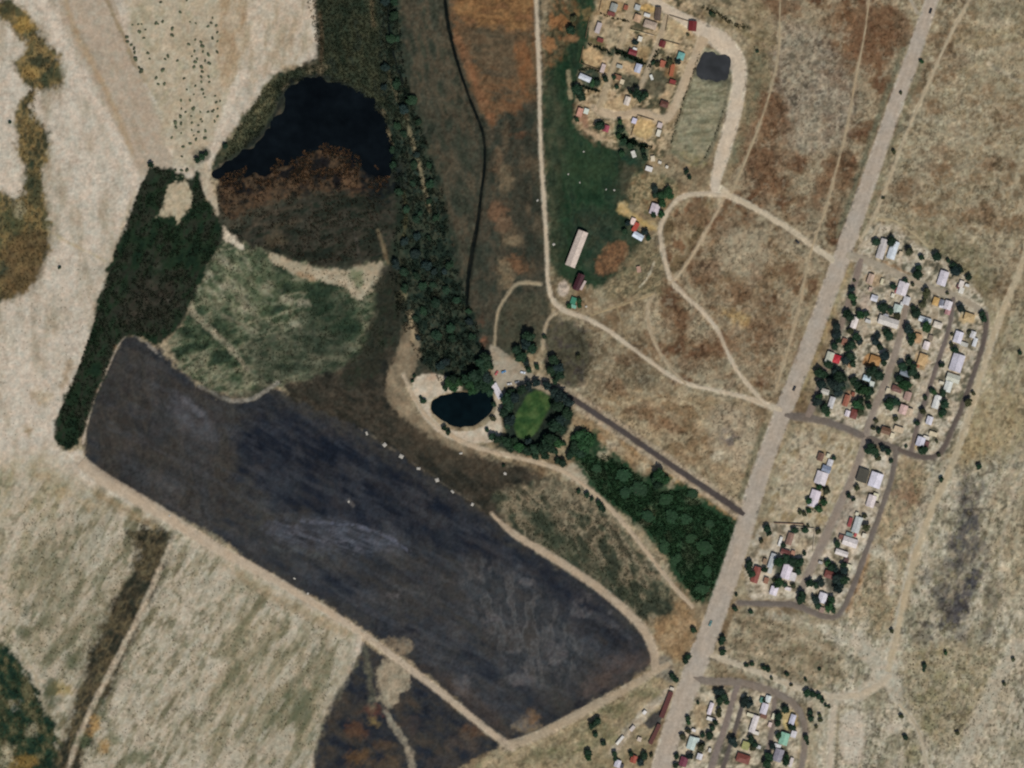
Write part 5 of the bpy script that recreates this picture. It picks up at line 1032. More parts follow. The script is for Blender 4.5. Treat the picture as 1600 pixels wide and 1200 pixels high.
NORTH = [
 (959, 12, 12, 10, V_, (146, 148, 140), "grey", "gable"), (955, 22, 11, 6, H_, (112, 58, 52), "maroon", "mono"), (978, 12, 7, 6, V_, (142, 82, 60), "rusty", "mono"), (938, 63, 9, 6, H_, (112, 50, 44), "maroon", "mono"), (935, 44, 16, 7, V_, (176, 164, 160), "pinkish grey", "mono"), (996, 12, 8, 8, V_, (168, 170, 166), "grey", "mono"), (1011, 24, 9, 5, H_, (200, 198, 190), "white", "mono"),
 (996, 29, 11, 10, V_, (190, 156, 124), "pinkish beige", "gable"), (1016, 39, 19, 11, H_, (166, 148, 130), "grey beige", "hip"), (1028, 22, 20, 9, 84, (90, 76, 66), "dark brown", "gable"), (1000, 61, 7, 6, V_, (212, 208, 194), "bright white", "mono"), (989, 82, 12, 8, H_, (114, 44, 48), "maroon", "gable"), (992, 77, 6, 4, H_, (202, 200, 196), "white", "mono"), (1035, 69, 10, 9, V_, (102, 42, 40), "dark maroon", "gable"),
 (997, 107, 13, 9, V_, (176, 180, 194), "bluish white", "gable"), (968, 104, 9, 5, H_, (160, 160, 148), "grey", "mono"), (942, 107, 13, 6, V_, (186, 168, 160), "pinkish", "mono"), (914, 122, 18, 8, -24, (196, 200, 204), "bluish white", "gable"), (1082, 41, 15, 12, 84, (106, 34, 34), "dark red", "gable"), (1064, 88, 11, 10, V_, (106, 160, 152), "teal", "hip"), (1035, 100, 10, 8, V_, (154, 88, 66), "brick", "mono"),
 (1050, 110, 18, 6, 80, (152, 86, 56), "orange red", "mono"), (1051, 128, 9, 6, H_, (124, 46, 42), "red", "mono"), (1018, 121, 8, 4, 110, (206, 206, 196), "white", "mono"), (972, 128, 7, 6, V_, (196, 182, 152), "cream", "mono"), (965, 121, 11, 7, H_, (128, 88, 64), "brown", "mono"), (980, 158, 13, 8, V_, (206, 194, 180), "cream white", "gable"),
 (916, 174, 8, 7, V_, (198, 204, 190), "greenish white", "mono"), (906, 176, 13, 8, V_, (186, 136, 116), "salmon", "mono"), (947, 201, 10, 9, V_, (148, 70, 82), "rose maroon", "gable"), (991, 189, 8, 7, V_, (192, 188, 204), "lilac white", "mono"), (1031, 196, 8, 7, V_, (190, 176, 170), "pinkish grey", "mono"), (1029, 208, 10, 6, V_, (204, 198, 180), "cream", "mono"), (1038, 163, 12, 9, H_, (94, 60, 48), "dark brown", "hip"),
 (990, 241, 10, 6, 110, (198, 196, 184), "white", "mono"), (1020, 248, 8, 6, 95, (202, 188, 162), "cream", "mono"), (1014, 264, 10, 7, H_, (208, 204, 198), "white", "mono"), (1031, 254, 5, 4, H_, (196, 190, 176), "pale cream", "mono"), (1042, 261, 4, 4, V_, (200, 194, 178), "pale cream", "mono"),
]
FARM = [
 (901, 389, 55, 15, 69, (196, 180, 166), "pinkish grey", "gable"), (904, 441, 25, 10, 68, (64, 30, 36), "dark maroon", "gable"), (911, 446, 15, 3.5, 62, (184, 166, 158), "pale", "mono"), (989, 346, 10, 7, 70, (222, 198, 186), "pinkish white", "mono"), (993, 355, 14, 7, 62, (164, 66, 50), "bright red", "mono"), (997, 369, 16, 9, -30, (196, 206, 216), "bluish white", "gable"),
 (1023, 327, 16, 13, V_, (194, 182, 186), "lilac grey", "gable"), (998, 421, 9, 6, 100, (170, 136, 116), "pinkish brown", "mono"), (777, 611, 24, 9, -62, (204, 198, 200), "white", "gable"), (751, 587, 7, 5, H_, (190, 190, 186), "pale grey", "mono"), (896, 470, 10, 8, V_, (52, 118, 92), "green", "mono"), (896, 479, 8, 5, H_, (110, 160, 140), "mint", "mono"),
]
CLUSTER = (("eastern village", EAST), ("roadside hamlet", HAMLET), ("southern hamlet", SOUTH), ("red shed yard", ROADSIDE), ("northern settlement", NORTH), ("farm", FARM))
STREETS = {"eastern village": (("west edge street", 26), ("west middle street", 24), ("east middle street", 25), ("east edge street", 22), ("north street", 21)),
           "roadside hamlet": (("hamlet west street", 24), ("hamlet east street", 27)),
           "southern hamlet": (("south hamlet main street", 29), ("south hamlet east street", 31), ("south hamlet loop street", 28)),
           "northern settlement": (("settlement west lane", 38), ("settlement east lane", 39), ("loop road", 37))}
def near_line(px, py, pts):
    best = (1e9, 0, 0)
    for i in range(len(pts) - 1):
        d2, t = seg_d2(px, py, pts[i], pts[i + 1])
        if d2 < best[0]:
            best = (d2, pts[i][0] + t * (pts[i + 1][0] - pts[i][0]), pts[i][1] + t * (pts[i + 1][1] - pts[i][1]))
    return best
BUILD = []
for cl, tab in CLUSTER:
    for (px, py, L, W, ax, rgb, word, roof) in tab:
        area = L * W
        kind = "shed" if area < 95 else "house"
        if cl == "farm" and L > 40: kind = "barn"
        if (px, py) in ((904, 441),): kind = "barn"
        if (px, py) in ((1041, 1101), (1023, 1147)): kind = "shed"
        BUILD.append(dict(cl=cl, px=px, py=py, L=L, W=W, ax=ax, rgb=rgb, word=word, roof=roof, kind=kind, i=len(BUILD)))
def road_index(prefix_i): return ROAD_GEO[prefix_i][1]
SPECIAL = {(901, 389): "long pinkish grey gabled barn alone in the dark green pasture", (904, 441): "dark maroon gabled barn south of the long pale barn", (911, 446): "thin pale lean-to roof along the east side of the maroon barn",
           (989, 346): "small pinkish white shed at the northern end of the farm's red shed", (993, 355): "bright red shed roof between the farm's white shed and bluish house", (997, 369): "bluish white gabled farmhouse just south of the bright red shed",
           (1023, 327): "lilac grey gabled farmhouse between the bent track and a large green tree", (998, 421): "small pinkish brown shed in the rough grass southeast of the dug plot", (777, 611): "white gabled park building between the small pond and the lawn",
           (751, 587): "tiny pale grey hut on the north-eastern shore of the small pond", (896, 470): "green netted shelter just south of the maroon barn", (896, 479): "small mint green shelter, southernmost of the structures below the maroon barn",
           (1041, 1101): "northern and longer of two narrow dark red roofs beside the main road", (1023, 1147): "southern and shorter of two narrow dark red roofs beside the main road",
           (1007, 1113): "small white hut at the edge of the grey yard behind the red roofs", (988, 1138): "pale hut west of the southern long red roof", (970, 1155): "narrow white hut furthest west behind the southern red roof", (965, 1161): "tiny bright white hut touching the narrow white hut's southern end",
           (990, 1186): "rust red gabled house west of the main road at the southern edge", (965, 1193): "lilac white gabled house at the southern edge west of the rust red one", (999, 1155): "pinkish hut in bare ground beside the southern long red roof", (972, 1197): "dark grey hut beside the lilac white house at the southern edge",
           (1050, 1076): "cream hut at the northern end of the longer red roof",
           (1082, 41): "dark red gabled house inside the bend of the pale loop road", (1064, 88): "teal hipped house beside the western leg of the loop road", (1307, 561): "bright red hipped house by the western edge of the eastern village", (1367, 563): "orange ochre hipped house west of the west middle street",
           (1348, 743): "dark grey flat roofed house beside the big bright white one", (1368, 750): "big bright white gabled house south of the village junction", (1225, 1154): "mint green gabled house in the southern hamlet", (1165, 1165): "square olive flat roofed house in the southern hamlet", (1028, 22): "dark brown gabled house at the northern end of the settlement east lane"}
used_labels = set()
rows = {}
for b in BUILD:
    if (b["px"], b["py"]) in SPECIAL: continue
    st = min(STREETS[b["cl"]], key=lambda s: near_line(b["px"], b["py"], road_index(s[1]))[0])
    d2, qx, qy = near_line(b["px"], b["py"], road_index(st[1]))
    dx, dy = b["px"] - qx, b["py"] - qy
    side = ("north" if dy < 0 else "south") if st[0] in ("north street",) else ("west" if dx < 0 else "east")
    b["row"] = (st[0], side)
    rows.setdefault((st[0], side, b["kind"]), []).append(b)
for key, lst in rows.items():
    horiz = key[0] == "north street"
    lst.sort(key=lambda b: b["px"] if horiz else b["py"])
    for n, b in enumerate(lst):
        size = ("tiny" if b["L"] * b["W"] < 36 else "small") if b["kind"] == "shed" else ("large" if b["L"] * b["W"] > 260 else "")
        form = {"gable": "gabled", "hip": "hipped", "mono": "lean-to", "flat": "flat roofed"}[b["roof"]]
        b["label"] = " ".join(f"{size} {b['word']} {form} {b['kind']}, {ordinal(n)} from the {'west' if horiz else 'north'}, {key[1]} side of {key[0]}".split())
        b["ref"] = f"{b['word']} {b['kind']}"
for n, b in enumerate(BUILD):
    if "label" not in b:
        b["label"] = SPECIAL[(b["px"], b["py"])]; b["ref"] = f"{b['word']} {b['kind']}"
    big = b["L"] * b["W"] > 300
    wh = {"barn": 4.2, "house": 2.8, "shed": 2.2}[b["kind"]]
    nm = {"barn": "barn", "house": "house", "shed": "shed"}[b["kind"]]
    rgb = b["rgb"]
    o = building(nm, b["px"], b["py"], b["L"], b["W"], b["ax"], rgb, "mono" if b["roof"] == "flat" else b["roof"], wh, .30 if b["kind"] != "barn" else .34, b["i"])
    o["label"] = b["label"]; o["category"] = nm
    o["group"] = {"eastern village": "buildings of the village east of the main road", "roadside hamlet": "buildings of the hamlet south of the village", "southern hamlet": "buildings of the hamlet at the southern edge",
                  "red shed yard": "buildings of the yard west of the main road", "northern settlement": "buildings of the settlement beside the loop road", "farm": "buildings of the farm and the park"}[b["cl"]]
# ------------------------------------------------------------------ trees
def leaf_mat(name, rgb, vary=.3):
    m, nt, b = node_mat(name)
    a = nt.nodes.new("ShaderNodeAttribute"); a.attribute_name = "Col"
    oi = nt.nodes.new("ShaderNodeObjectInfo")
    mr = nt.nodes.new("ShaderNodeMapRange"); mr.inputs[3].default_value = 1 - vary; mr.inputs[4].default_value = 1 + vary
    nt.links.new(oi.outputs["Random"], mr.inputs[0])
    mx = nt.nodes.new("ShaderNodeVectorMath"); mx.operation = 'SCALE'
    nt.links.new(a.outputs["Color"], mx.inputs[0]); nt.links.new(mr.outputs[0], mx.inputs["Scale"])
    t = nt.nodes.new("ShaderNodeVectorMath"); t.operation = 'MULTIPLY'; t.inputs[1].default_value = tuple(S(*rgb))
    nt.links.new(mx.outputs[0], t.inputs[0])
    nt.links.new(t.outputs[0], b.inputs["Base Color"])
    b.inputs["Roughness"].default_value = .75; b.inputs["Specular IOR Level"].default_value = .2
    return m
LEAF = {"d": leaf_mat("dark_leaves", (35, 58, 40)), "g": leaf_mat("green_leaves", (42, 74, 44)), "o": leaf_mat("olive_leaves", (66, 70, 48)), "b": leaf_mat("bluish_leaves", (34, 50, 48)), "t": leaf_mat("thicket_leaves", (37, 64, 40), .12)}
BARK = plain_mat("bark", (92, 76, 60))

def ico_verts(sub=2):
    bm = bmesh.new(); bmesh.ops.create_icosphere(bm, subdivisions=sub, radius=1)
    v = np.array([p.co[:] for p in bm.verts]); f = np.array([[q.index for q in t.verts] for t in bm.faces]); bm.free()
    return v, f

def crown_mesh(seed, lobes, leaves, name="crown"):
    """unit crown (radius 1, centre at height 1): dark inner mass of uneven lobes with leaf clumps standing out of it"""
    r = np.random.default_rng(seed)
    iv, iff = ico_verts(1)
    V, F, K = [], [], []
    cs = []
    off = 0
    for i in range(lobes):
        a = r.random() * 6.283; d = 0 if i == 0 else r.uniform(.3, .62)
        c = np.array([math.cos(a) * d, math.sin(a) * d, 1 + r.uniform(-.25, .35)]); R = r.uniform(.34, .5) if i else .62
        cs.append((c, R))
        v = iv * R * .86 * (1 + .22 * (r.random((len(iv), 1)) - .5)) * [1, 1, .8] + c
        V.append(v); F.append(iff + off); off += len(v); K.append(np.full(len(v), .75))
    for i in range(leaves):
        c, R = cs[r.integers(len(cs))]
        n = r.normal(size=3); n[2] = abs(n[2]) * .9 - .25; n /= np.linalg.norm(n)
        p = c + n * R * r.uniform(.8, 1.08) * [1, 1, .85]
        nn = n + .7 * r.normal(size=3); nn /= np.linalg.norm(nn)
        u = np.cross(nn, r.normal(size=3)); u /= np.linalg.norm(u); w = np.cross(nn, u)
        s = r.uniform(.10, .19)
        q = np.array([p - u * s, p - w * s * .6, p + u * s, p + w * s * .6])
        V.append(q); F.append(np.array([[0, 1, 2], [0, 2, 3]]) + off); off += 4
        K.append(np.full(4, r.uniform(.75, 1.35)))
    V = np.concatenate(V); F = np.concatenate(F); K = np.concatenate(K)
    V[:, :2] /= np.percentile(np.hypot(V[:, 0], V[:, 1]), 97)
    return V, F, K
CROWN = {}
def crown_data(var, tone):
    if (var, tone) not in CROWN:
        V, F, K = crown_mesh(40 + var, 6 + var % 3, 190)
        hue = np.stack([K * (.95 + .1 * (var % 2)), K, K * (1.0 - .06 * (var % 3))], 1)
        CROWN[(var, tone)] = mesh_np("crown", V, F, hue, LEAF[tone], False)
    return CROWN[(var, tone)]
def trunk_mesh(seed):
    r = random.Random(seed); bm = bmesh.new()
    def limb(a, b, ra, rb, n=6):
        a, b = Vector(a), Vector(b); d = (b - a).normalized(); u = d.orthogonal().normalized(); w = d.cross(u)
        A = [bm.verts.new(a + (u * math.cos(t) + w * math.sin(t)) * ra) for t in [i * 6.283 / n for i in range(n)]]
        B_ = [bm.verts.new(b + (u * math.cos(t) + w * math.sin(t)) * rb) for t in [i * 6.283 / n for i in range(n)]]
        for i in range(n): bm.faces.new([A[i], A[(i + 1) % n], B_[(i + 1) % n], B_[i]])
        bm.faces.new(B_)
    limb((0, 0, -.08), (.02, 0, .55), .085, .06)
    for i in range(4):
        a = i * 1.57 + r.random()
        limb((.02, 0, .48), (math.cos(a) * .45, math.sin(a) * .45, 1.0 + r.random() * .2), .05, .018, 5)
    return bm_mesh("trunk", bm, BARK)
TRUNKS = [trunk_mesh(i) for i in range(3)]
N_TREE = [0]
def tree(px, py, r, tone="d", label=None, group=None, z=None, name="tree", cat="tree", zs=1.0, grow=1.08):
    if r <= 5 and cat == "tree": name = cat = "bush"  # small trees with trunk and crown, filed under bush
    i = N_TREE[0]; N_TREE[0] += 1
    root = bpy.data.objects.new(name, None); COL.objects.link(root)
    R = r * M_PX * grow
    zz = float(zat(px, py)[0]) if z is None else z
    root.location = (wx(px), wy(py), zz - .05)
    rr = random.Random(int(px * 31 + py * 17))
    root.rotation_euler = (0, 0, rr.random() * 6.28)
    root.scale = (R, R * rr.uniform(.9, 1.1), R * rr.uniform(.8, 1.0) * zs)
    c = link("crown", crown_data(rr.randrange(6), tone), root)
    t = link("trunk", TRUNKS[i % 3], root)
    root["label"] = label or "tree"; root["category"] = cat
    if group: root["group"] = group
    return root

TREES_E = """1369,380,7,d 1391,377,8,d 1419,392,7,o 1465,403,8,d 1440,402,5,d 1433,428,9,d 1436,420,6,d 1489,418,7,d 1494,426,9,b 1501,421,6,d 1512,433,6,d 1482,408,4,d 1396,447,6,d 1415,440,5,d 1425,445,4,o 1331,453,6,b 1332,463,7,g 1333,474,5,d 1325,496,9,d 1322,488,6,d 1345,492,7,g 1353,492,6,d 1308,512,8,b
1306,522,8,b 1309,531,6,d 1328,519,6,o 1338,528,7,d 1332,538,8,d 1344,535,6,b 1382,482,9,d 1392,487,6,d 1376,480,6,d 1403,494,6,o 1390,523,9,d 1384,517,6,d 1370,525,6,b 1366,533,7,b 1305,541,7,d 1375,541,6,d 1430,489,8,d 1427,482,5,d 1446,511,9,g 1420,514,8,b 1423,525,8,d 1424,535,7,d 1448,458,8,o 1441,475,6,o 1445,468,4,o 1502,482,7,b
1533,490,6,d 1536,498,6,d 1487,522,3,o 1486,538,4,o 1494,546,6,d 1325,545,7,d 1330,556,9,d 1322,565,8,b 1331,568,7,d 1293,571,7,d 1280,585,9,d 1288,586,6,d 1304,580,9,b 1313,588,10,d 1308,600,11,b 1299,600,10,b 1283,599,9,b 1316,602,8,d 1309,612,8,b 1384,558,9,b 1380,566,6,d 1362,581,10,d 1373,585,9,d 1333,594,7,d 1340,601,8,d 1350,609,10,g
1358,611,8,d 1341,609,6,g 1280,621,7,g 1277,629,8,b 1288,639,8,d 1291,646,6,g 1343,626,7,d 1337,634,8,g 1345,636,6,g 1356,622,5,d 1356,635,6,d 1346,645,6,o 1391,625,7,d 1388,635,9,g 1397,630,7,d 1410,571,8,d 1419,564,7,d 1413,600,10,g 1406,593,7,d 1426,583,8,d 1432,588,6,d 1427,572,6,d 1471,570,5,d 1490,548,5,d 1454,610,5,d 1460,613,5,g 1472,614,6,d 1446,622,4,d
1474,633,8,d 1475,643,7,d 1469,648,5,g 1441,644,6,o 1402,629,5,d 1512,628,7,o 1520,615,4,o 1368,658,4,o 1364,670,4,o 1432,662,5,d 1438,703,7,d 1446,704,6,d 1464,690,3,o 1415,697,3,d 1362,699,8,d 1356,706,7,d 1368,707,8,d 1380,700,6,b 1372,717,5,o 1386,706,6,d 1392,720,4,d 1372,673,5,d 1400,655,5,o 1480,459,3,o 1335,439,3,o 1515,520,4,o"""
TREES_H = """1303,715,4,d 1279,760,5,g 1290,766,6,o 1262,783,6,g 1287,784,6,g 1278,796,7,g 1264,797,5,g 1327,774,5,d 1333,780,4,d 1338,762,5,o 1249,800,4,o 1257,803,4,o 1353,823,7,o 1351,806,4,o 1307,850,6,d 1262,822,3,o 1278,830,5,o 1242,828,6,d 1258,830,6,d 1292,879,6,g 1298,885,7,d 1304,890,6,b 1318,882,6,d 1320,893,7,b 1319,905,8,d 1314,914,8,b
1200,826,7,d 1202,834,5,d 1172,880,7,d 1170,890,6,d 1175,898,6,d 1194,891,5,d 1217,880,9,g 1227,874,8,d 1239,876,9,d 1250,880,8,d 1246,893,6,d 1218,911,8,g 1226,913,5,d 1212,914,5,d 1238,916,5,o 1264,910,7,d 1282,910,7,b 1276,914,6,d 1308,903,9,b 1309,918,8,b 1254,932,9,d 1249,938,6,d 1273,938,7,b 1276,946,6,d 1298,938,7,d 1296,949,8,g 1301,953,6,d 1189,845,4,o 1210,907,4,o 1256,865,4,d 1224,853,5,d"""
TREES_S = """1119,1082,6,b 1127,1080,6,b 1131,1090,7,d 1125,1096,7,d 1135,1098,5,d 1124,1111,5,o 1122,1117,5,o 1164,1093,7,b 1170,1099,8,b 1160,1100,6,b 1091,1098,3,d 1075,1121,5,d 1075,1129,4,g 1118,1128,5,d 1112,1138,5,d 1109,1147,6,d 1108,1153,5,d 1099,1149,5,d 1075,1143,5,o 1066,1152,6,o 1094,1167,7,o 1098,1162,4,d 1145,1157,8,b 1148,1163,5,b 1174,1155,7,d 1181,1164,6,d 1176,1170,5,o 1193,1094,4,d 1226,1107,7,d 1217,1121,7,d 1216,1131,6,d
1234,1137,6,d 1241,1137,5,d 1217,1150,6,g 1208,1166,6,b 1200,1184,8,d 1199,1195,8,d 1226,1190,7,d 1230,1183,5,g 1260,1153,5,d 1262,1160,4,d 1265,1112,5,d 1265,1122,6,d 1281,1117,4,o 1282,1126,4,o 1275,1135,3,o 1262,1083,7,d 1269,1086,6,d 1278,1089,6,d 1284,1094,5,d 1290,1103,3,d 1295,1104,3,o 1280,1045,3,d 1236,1070,3,o 1206,1060,3,o 1130,997,6,d 1127,1003,5,d 1129,1018,6,d 1084,984,5,d 1075,1025,5,d 1070,1033,6,d 1051,1055,6,d 1056,1062,5,d 1166,1039,4,d 1175,1038,4,d
1194,1043,5,d 1201,1046,5,d 1229,1054,4,d 1259,1062,3,d 985,1178,5,d 1005,1181,7,d 1002,1190,7,b 961,1178,5,d 962,1187,4,d 932,1126,7,d 927,1133,8,d 929,1148,5,d 942,1160,5,d 920,1175,7,d 918,1184,6,g 1018,1180,4,o 1058,1182,5,d 1077,1180,6,b 1056,1195,5,d 1148,952,5,d 1150,929,3,d 1173,957,4,d"""
TREES_N = """903,143,9,d 906,151,9,d 912,152,5,d 937,199,8,d 938,192,6,d 997,148,9,d 1003,154,8,d 1010,147,6,d 968,190,5,g 970,204,6,d 966,212,5,g 1034,304,8,g 1042,300,8,g 1048,308,6,g 1036,318,7,g 1024,296,6,b 1025,306,6,d 1073,269,5,d 1077,277,4,d 892,46,8,d 993,68,5,b 897,30,6,o 1027,100,5,o 1020,98,4,d 1046,97,5,o 1059,96,5,b 1043,103,4,o 1115,25,4,o 1110,22,4,d 902,187,4,d 945,124,6,d 934,130,6,d 925,130,6,g
965,137,4,d 985,143,5,d 1075,55,3,o 1183,80,3,d 1022,336,5,d 1032,335,6,g 1008,364,6,b 1012,372,5,d 982,350,5,b 977,362,5,d 1005,236,5,d 975,222,6,d 985,228,6,d 1008,246,6,d 970,240,6,g 960,122,4,d 906,470,5,g 890,478,5,g 906,478,4,g 903,433,4,d"""
SINGLES = """1470,749,5,d 1593,551,4,d 1445,1040,5,d 1444,1048,3,d 1477,1020,4,g 1414,1153,5,d 1408,1120,4,o 1394,986,4,o 1466,712,4,o 1530,730,5,d 1582,1030,4,o 1397,238,4,o 1440,96,4,g 1568,1069,4,o 1495,1146,4,o 93,418,3,d 16,192,3,d 315,246,6,d 309,250,5,d 322,240,4,d 352,230,5,d 236,259,5,d 1380,310,3,o 1408,145,3,o
901,784,0,d 918,774,5,d 905,768,4,d 925,780,4,d 938,792,6,d 934,786,5,d 943,797,4,d 700,180,0,d 935,742,0,d 787,728,3,d 1125,870,0,d"""
PARK = """826,527,11,d 819,538,9,b 806,545,8,d 813,557,9,d 823,566,7,b 832,548,9,d 851,526,4,d 825,578,6,d 838,574,5,d 866,562,9,d 871,574,10,b 862,580,8,d 876,585,8,d 869,594,7,d 903,557,5,o 789,622,9,d 797,612,7,d 793,634,10,d 789,645,9,d 796,655,10,b 792,664,7,d 806,620,9,b 816,610,8,d 827,603,8,b 838,600,7,b 853,603,8,b 866,612,9,b 876,622,11,b 888,630,9,b
870,636,10,d 885,646,10,d 874,655,10,b 864,668,11,d 876,672,8,d 858,684,11,d 848,697,11,d 862,700,9,d 873,692,8,g 836,700,10,d 824,703,9,d 811,697,9,g 800,700,8,d 790,692,9,d 778,686,8,d 768,681,7,d 762,672,4,d 838,712,7,d 852,714,7,d 826,690,6,b 804,690,6,d 888,712,7,d 880,722,7,d 893,705,8,d 870,720,6,d 881,694,4,d 870,707,4,d
910,680,13,g 915,694,12,g 901,694,10,d 924,690,9,g 907,707,9,d 899,684,8,g 1032,743,11,g 1028,757,9,d 1040,752,8,g 1022,748,7,d
701,598,9,g 708,592,9,d 697,606,6,d 716,598,8,g 708,608,7,g 740,585,12,d 752,580,10,d 760,590,9,b 748,600,9,d 735,600,9,g 757,604,9,d 764,612,8,d 729,592,8,d 765,598,7,d 771,632,5,d 770,655,5,o 662,628,5,d 657,622,3,d 694,670,5,d 700,675,5,d 647,587,3,d 645,596,3,d 737,610,7,g 745,610,6,d 758,560,10,d 764,570,9,d 752,565,10,d"""
def parse(s):
    out = []
    for w in s.split():
        a = w.split(",")
        if float(a[2]) > 0: out.append((float(a[0]), float(a[1]), float(a[2]), a[3]))
    return out
# belts: many alike trees along the river and in the thicket by the lane
RIVER_WIDE = [(598, -30), (616, -30), (634, 120), (662, 210), (692, 300), (714, 420), (750, 520), (764, 575), (740, 604), (690, 604), (652, 556), (622, 500), (606, 410), (624, 320), (604, 230), (598, 120)]
RIVER_BELT = [(590, -30), (608, -30), (613, 60), (632, 120), (644, 170), (664, 250), (680, 310), (694, 370), (704, 430), (722, 490), (744, 530), (742, 575), (700, 585), (668, 560), (652, 520), (632, 470), (634, 410), (640, 330), (640, 290), (622, 240), (612, 180), (598, 80)]
REEDS_IN_WATER = [(340, 274), (420, 250), (470, 238), (505, 222), (540, 232), (585, 258), (608, 276), (600, 300), (540, 292), (470, 286), (400, 296), (346, 296)]
THICKET = [(892, 700), (930, 715), (945, 710), (975, 728), (1000, 745), (1030, 770), (1050, 766), (1076, 765), (1106, 796), (1152, 822), (1150, 852), (1136, 892), (1114, 930), (1088, 940), (1070, 912), (1048, 872), (1012, 828), (972, 794), (935, 768), (916, 734)]
def scatter(poly, spacing, seed, jit=.45, taken=()):
    a = np.array(poly); r = np.random.default_rng(seed); out = []
    for gx in np.arange(a[:, 0].min(), a[:, 0].max(), spacing):
        for gy in np.arange(a[:, 1].min(), a[:, 1].max(), spacing):
            out.append((gx + r.uniform(-jit, jit) * spacing, gy + r.uniform(-jit, jit) * spacing))
    p = np.array(out); k = sdf_poly(p[:, 0], p[:, 1], poly) < 0
    p = p[k]
    if len(taken):
        t = np.array(taken); p = np.array([q for q in p if np.min(np.hypot(t[:, 0] - q[0], t[:, 1] - q[1]) - t[:, 2]) > 2]).reshape(-1, 2)
    return p
TONE_W = {"d": "dark", "g": "green", "o": "olive", "b": "bluish"}
houses = np.array([(b["px"], b["py"]) for b in BUILD])
taken_lab = {}
def size_word(r): return "big" if r >= 9 else "small" if r < 5 else "mid-sized"
def village_label(px, py, r, tone):
    d = np.hypot(houses[:, 0] - px, houses[:, 1] - py); kind = "bush" if r <= 5 else "tree"
    for k in np.argsort(d)[:8]:
        b = BUILD[k]
        if "row" in b:
            tail = b["label"].split(", ", 1)[1]; n = tail.split(" ")[0]
            lab = f"{TONE_W[tone]} {size_word(r)} {kind} {compass(px - b['px'], py - b['py'])} of {n} {b['kind']}, {tail.split(', ')[1]}"
        else:
            lab = f"{TONE_W[tone]} {size_word(r)} {kind} {compass(px - b['px'], py - b['py'])} of the {b['ref']}"
        if lab not in taken_lab:
            taken_lab[lab] = 1
            return lab
    taken_lab[lab] = 1
    return lab
LANDM = [("the small pond", 722, 640), ("the bright green lawn", 832, 648), ("the pale forecourt", 800, 575), ("the asphalt lane's upper end", 870, 605), ("the big round tree by the lane", 911, 688), ("the sandy pond shore", 660, 605),
         ("the small dark grove in the thicket", 1032, 748), ("the pond's white hut", 751, 587), ("the white park building", 777, 611)]
land_cnt = {}
def park_label(px, py, r, tone):
    n, x, y = min(LANDM, key=lambda l: math.hypot(l[1] - px, l[2] - py))
    key = (n, compass(px - x, py - y)); k = land_cnt.get(key, 0); land_cnt[key] = k + 1
    return key, n, x, y

for txt, grp in ((TREES_E, "trees among the houses of the eastern village"), (TREES_H, "trees of the hamlet south of the village"), (TREES_S, "trees of the southern hamlet and its fields"), (TREES_N, "trees of the northern settlement and farm")):
    T = parse(txt)
    for (px, py, r, tone) in T:
        tree(px, py, r, tone, village_label(px, py, r, tone), grp)
PT = parse(PARK)
buckets = {}
for t in PT:
    n, x, y = min(LANDM, key=lambda l: math.hypot(l[1] - t[0], l[2] - t[1]))
    buckets.setdefault((n, x, y, compass(t[0] - x, t[1] - y)), []).append(t)
for (n, x, y, cdir), lst in buckets.items():
    lst.sort(key=lambda t: math.hypot(t[0] - x, t[1] - y))
    for k, t in enumerate(lst):
        how = "nearest" if k == 0 else f"{ordinal(k)} nearest"
        tree(*t[:3], t[3], f"{TONE_W[t[3]]} {size_word(t[2])} {'bush' if t[2] <= 5 else 'tree'}, {how} one {cdir} of {n}", "trees around the small pond and the lawn")
SHRUB_LANDM = [("the dark slate patches", 1505, 880), ("the black pond", 500, 190), ("the wide sandy ramp", 220, 190), ("the pale bare oval", 1335, 1150), ("the curving track by the thicket", 925, 782), ("the main road's upper end", 1420, 150), ("the reed belt", 200, 400)]
ST = parse(SINGLES)
sb = {}
for t in ST:
    n, x, y = min(SHRUB_LANDM, key=lambda l: math.hypot(l[1] - t[0], l[2] - t[1]))
    sb.setdefault((n, x, y, compass(t[0] - x, t[1] - y)), []).append(t)
for (n, x, y, cdir), lst in sb.items():
    lst.sort(key=lambda t: math.hypot(t[0] - x, t[1] - y))
    for k, t in enumerate(lst):
        how = "nearest" if k == 0 else f"{ordinal(k)} nearest"
        tree(*t[:3], t[3], f"{TONE_W[t[3]]} {size_word(t[2])} lone bush, {how} one {cdir} of {n}", "lone bushes on open ground", name="bush", cat="bush")
tk = [(t[0], t[1], t[2] * .8) for t in PT]
for (px, py) in scatter(RIVER_WIDE, 27, 61, taken=tk):
    tree(px, py, rng.uniform(5.2, 9.5), random.choice("ddbbdb"), "dark bushy tree in the dense belt along the river, one among many alike", "trees of the river belt", zs=.7, grow=1.0)
for (px, py) in scatter(THICKET, 36, 62, taken=tk):
    if road_sd(np.array([px]), np.array([py]))[0] < 12: continue
    tree(px, py, rng.uniform(8, 15), "t", "green bushy tree in the thicket between the asphalt lane and the curving track", "trees of the lane thicket", zs=.28, grow=1.0)

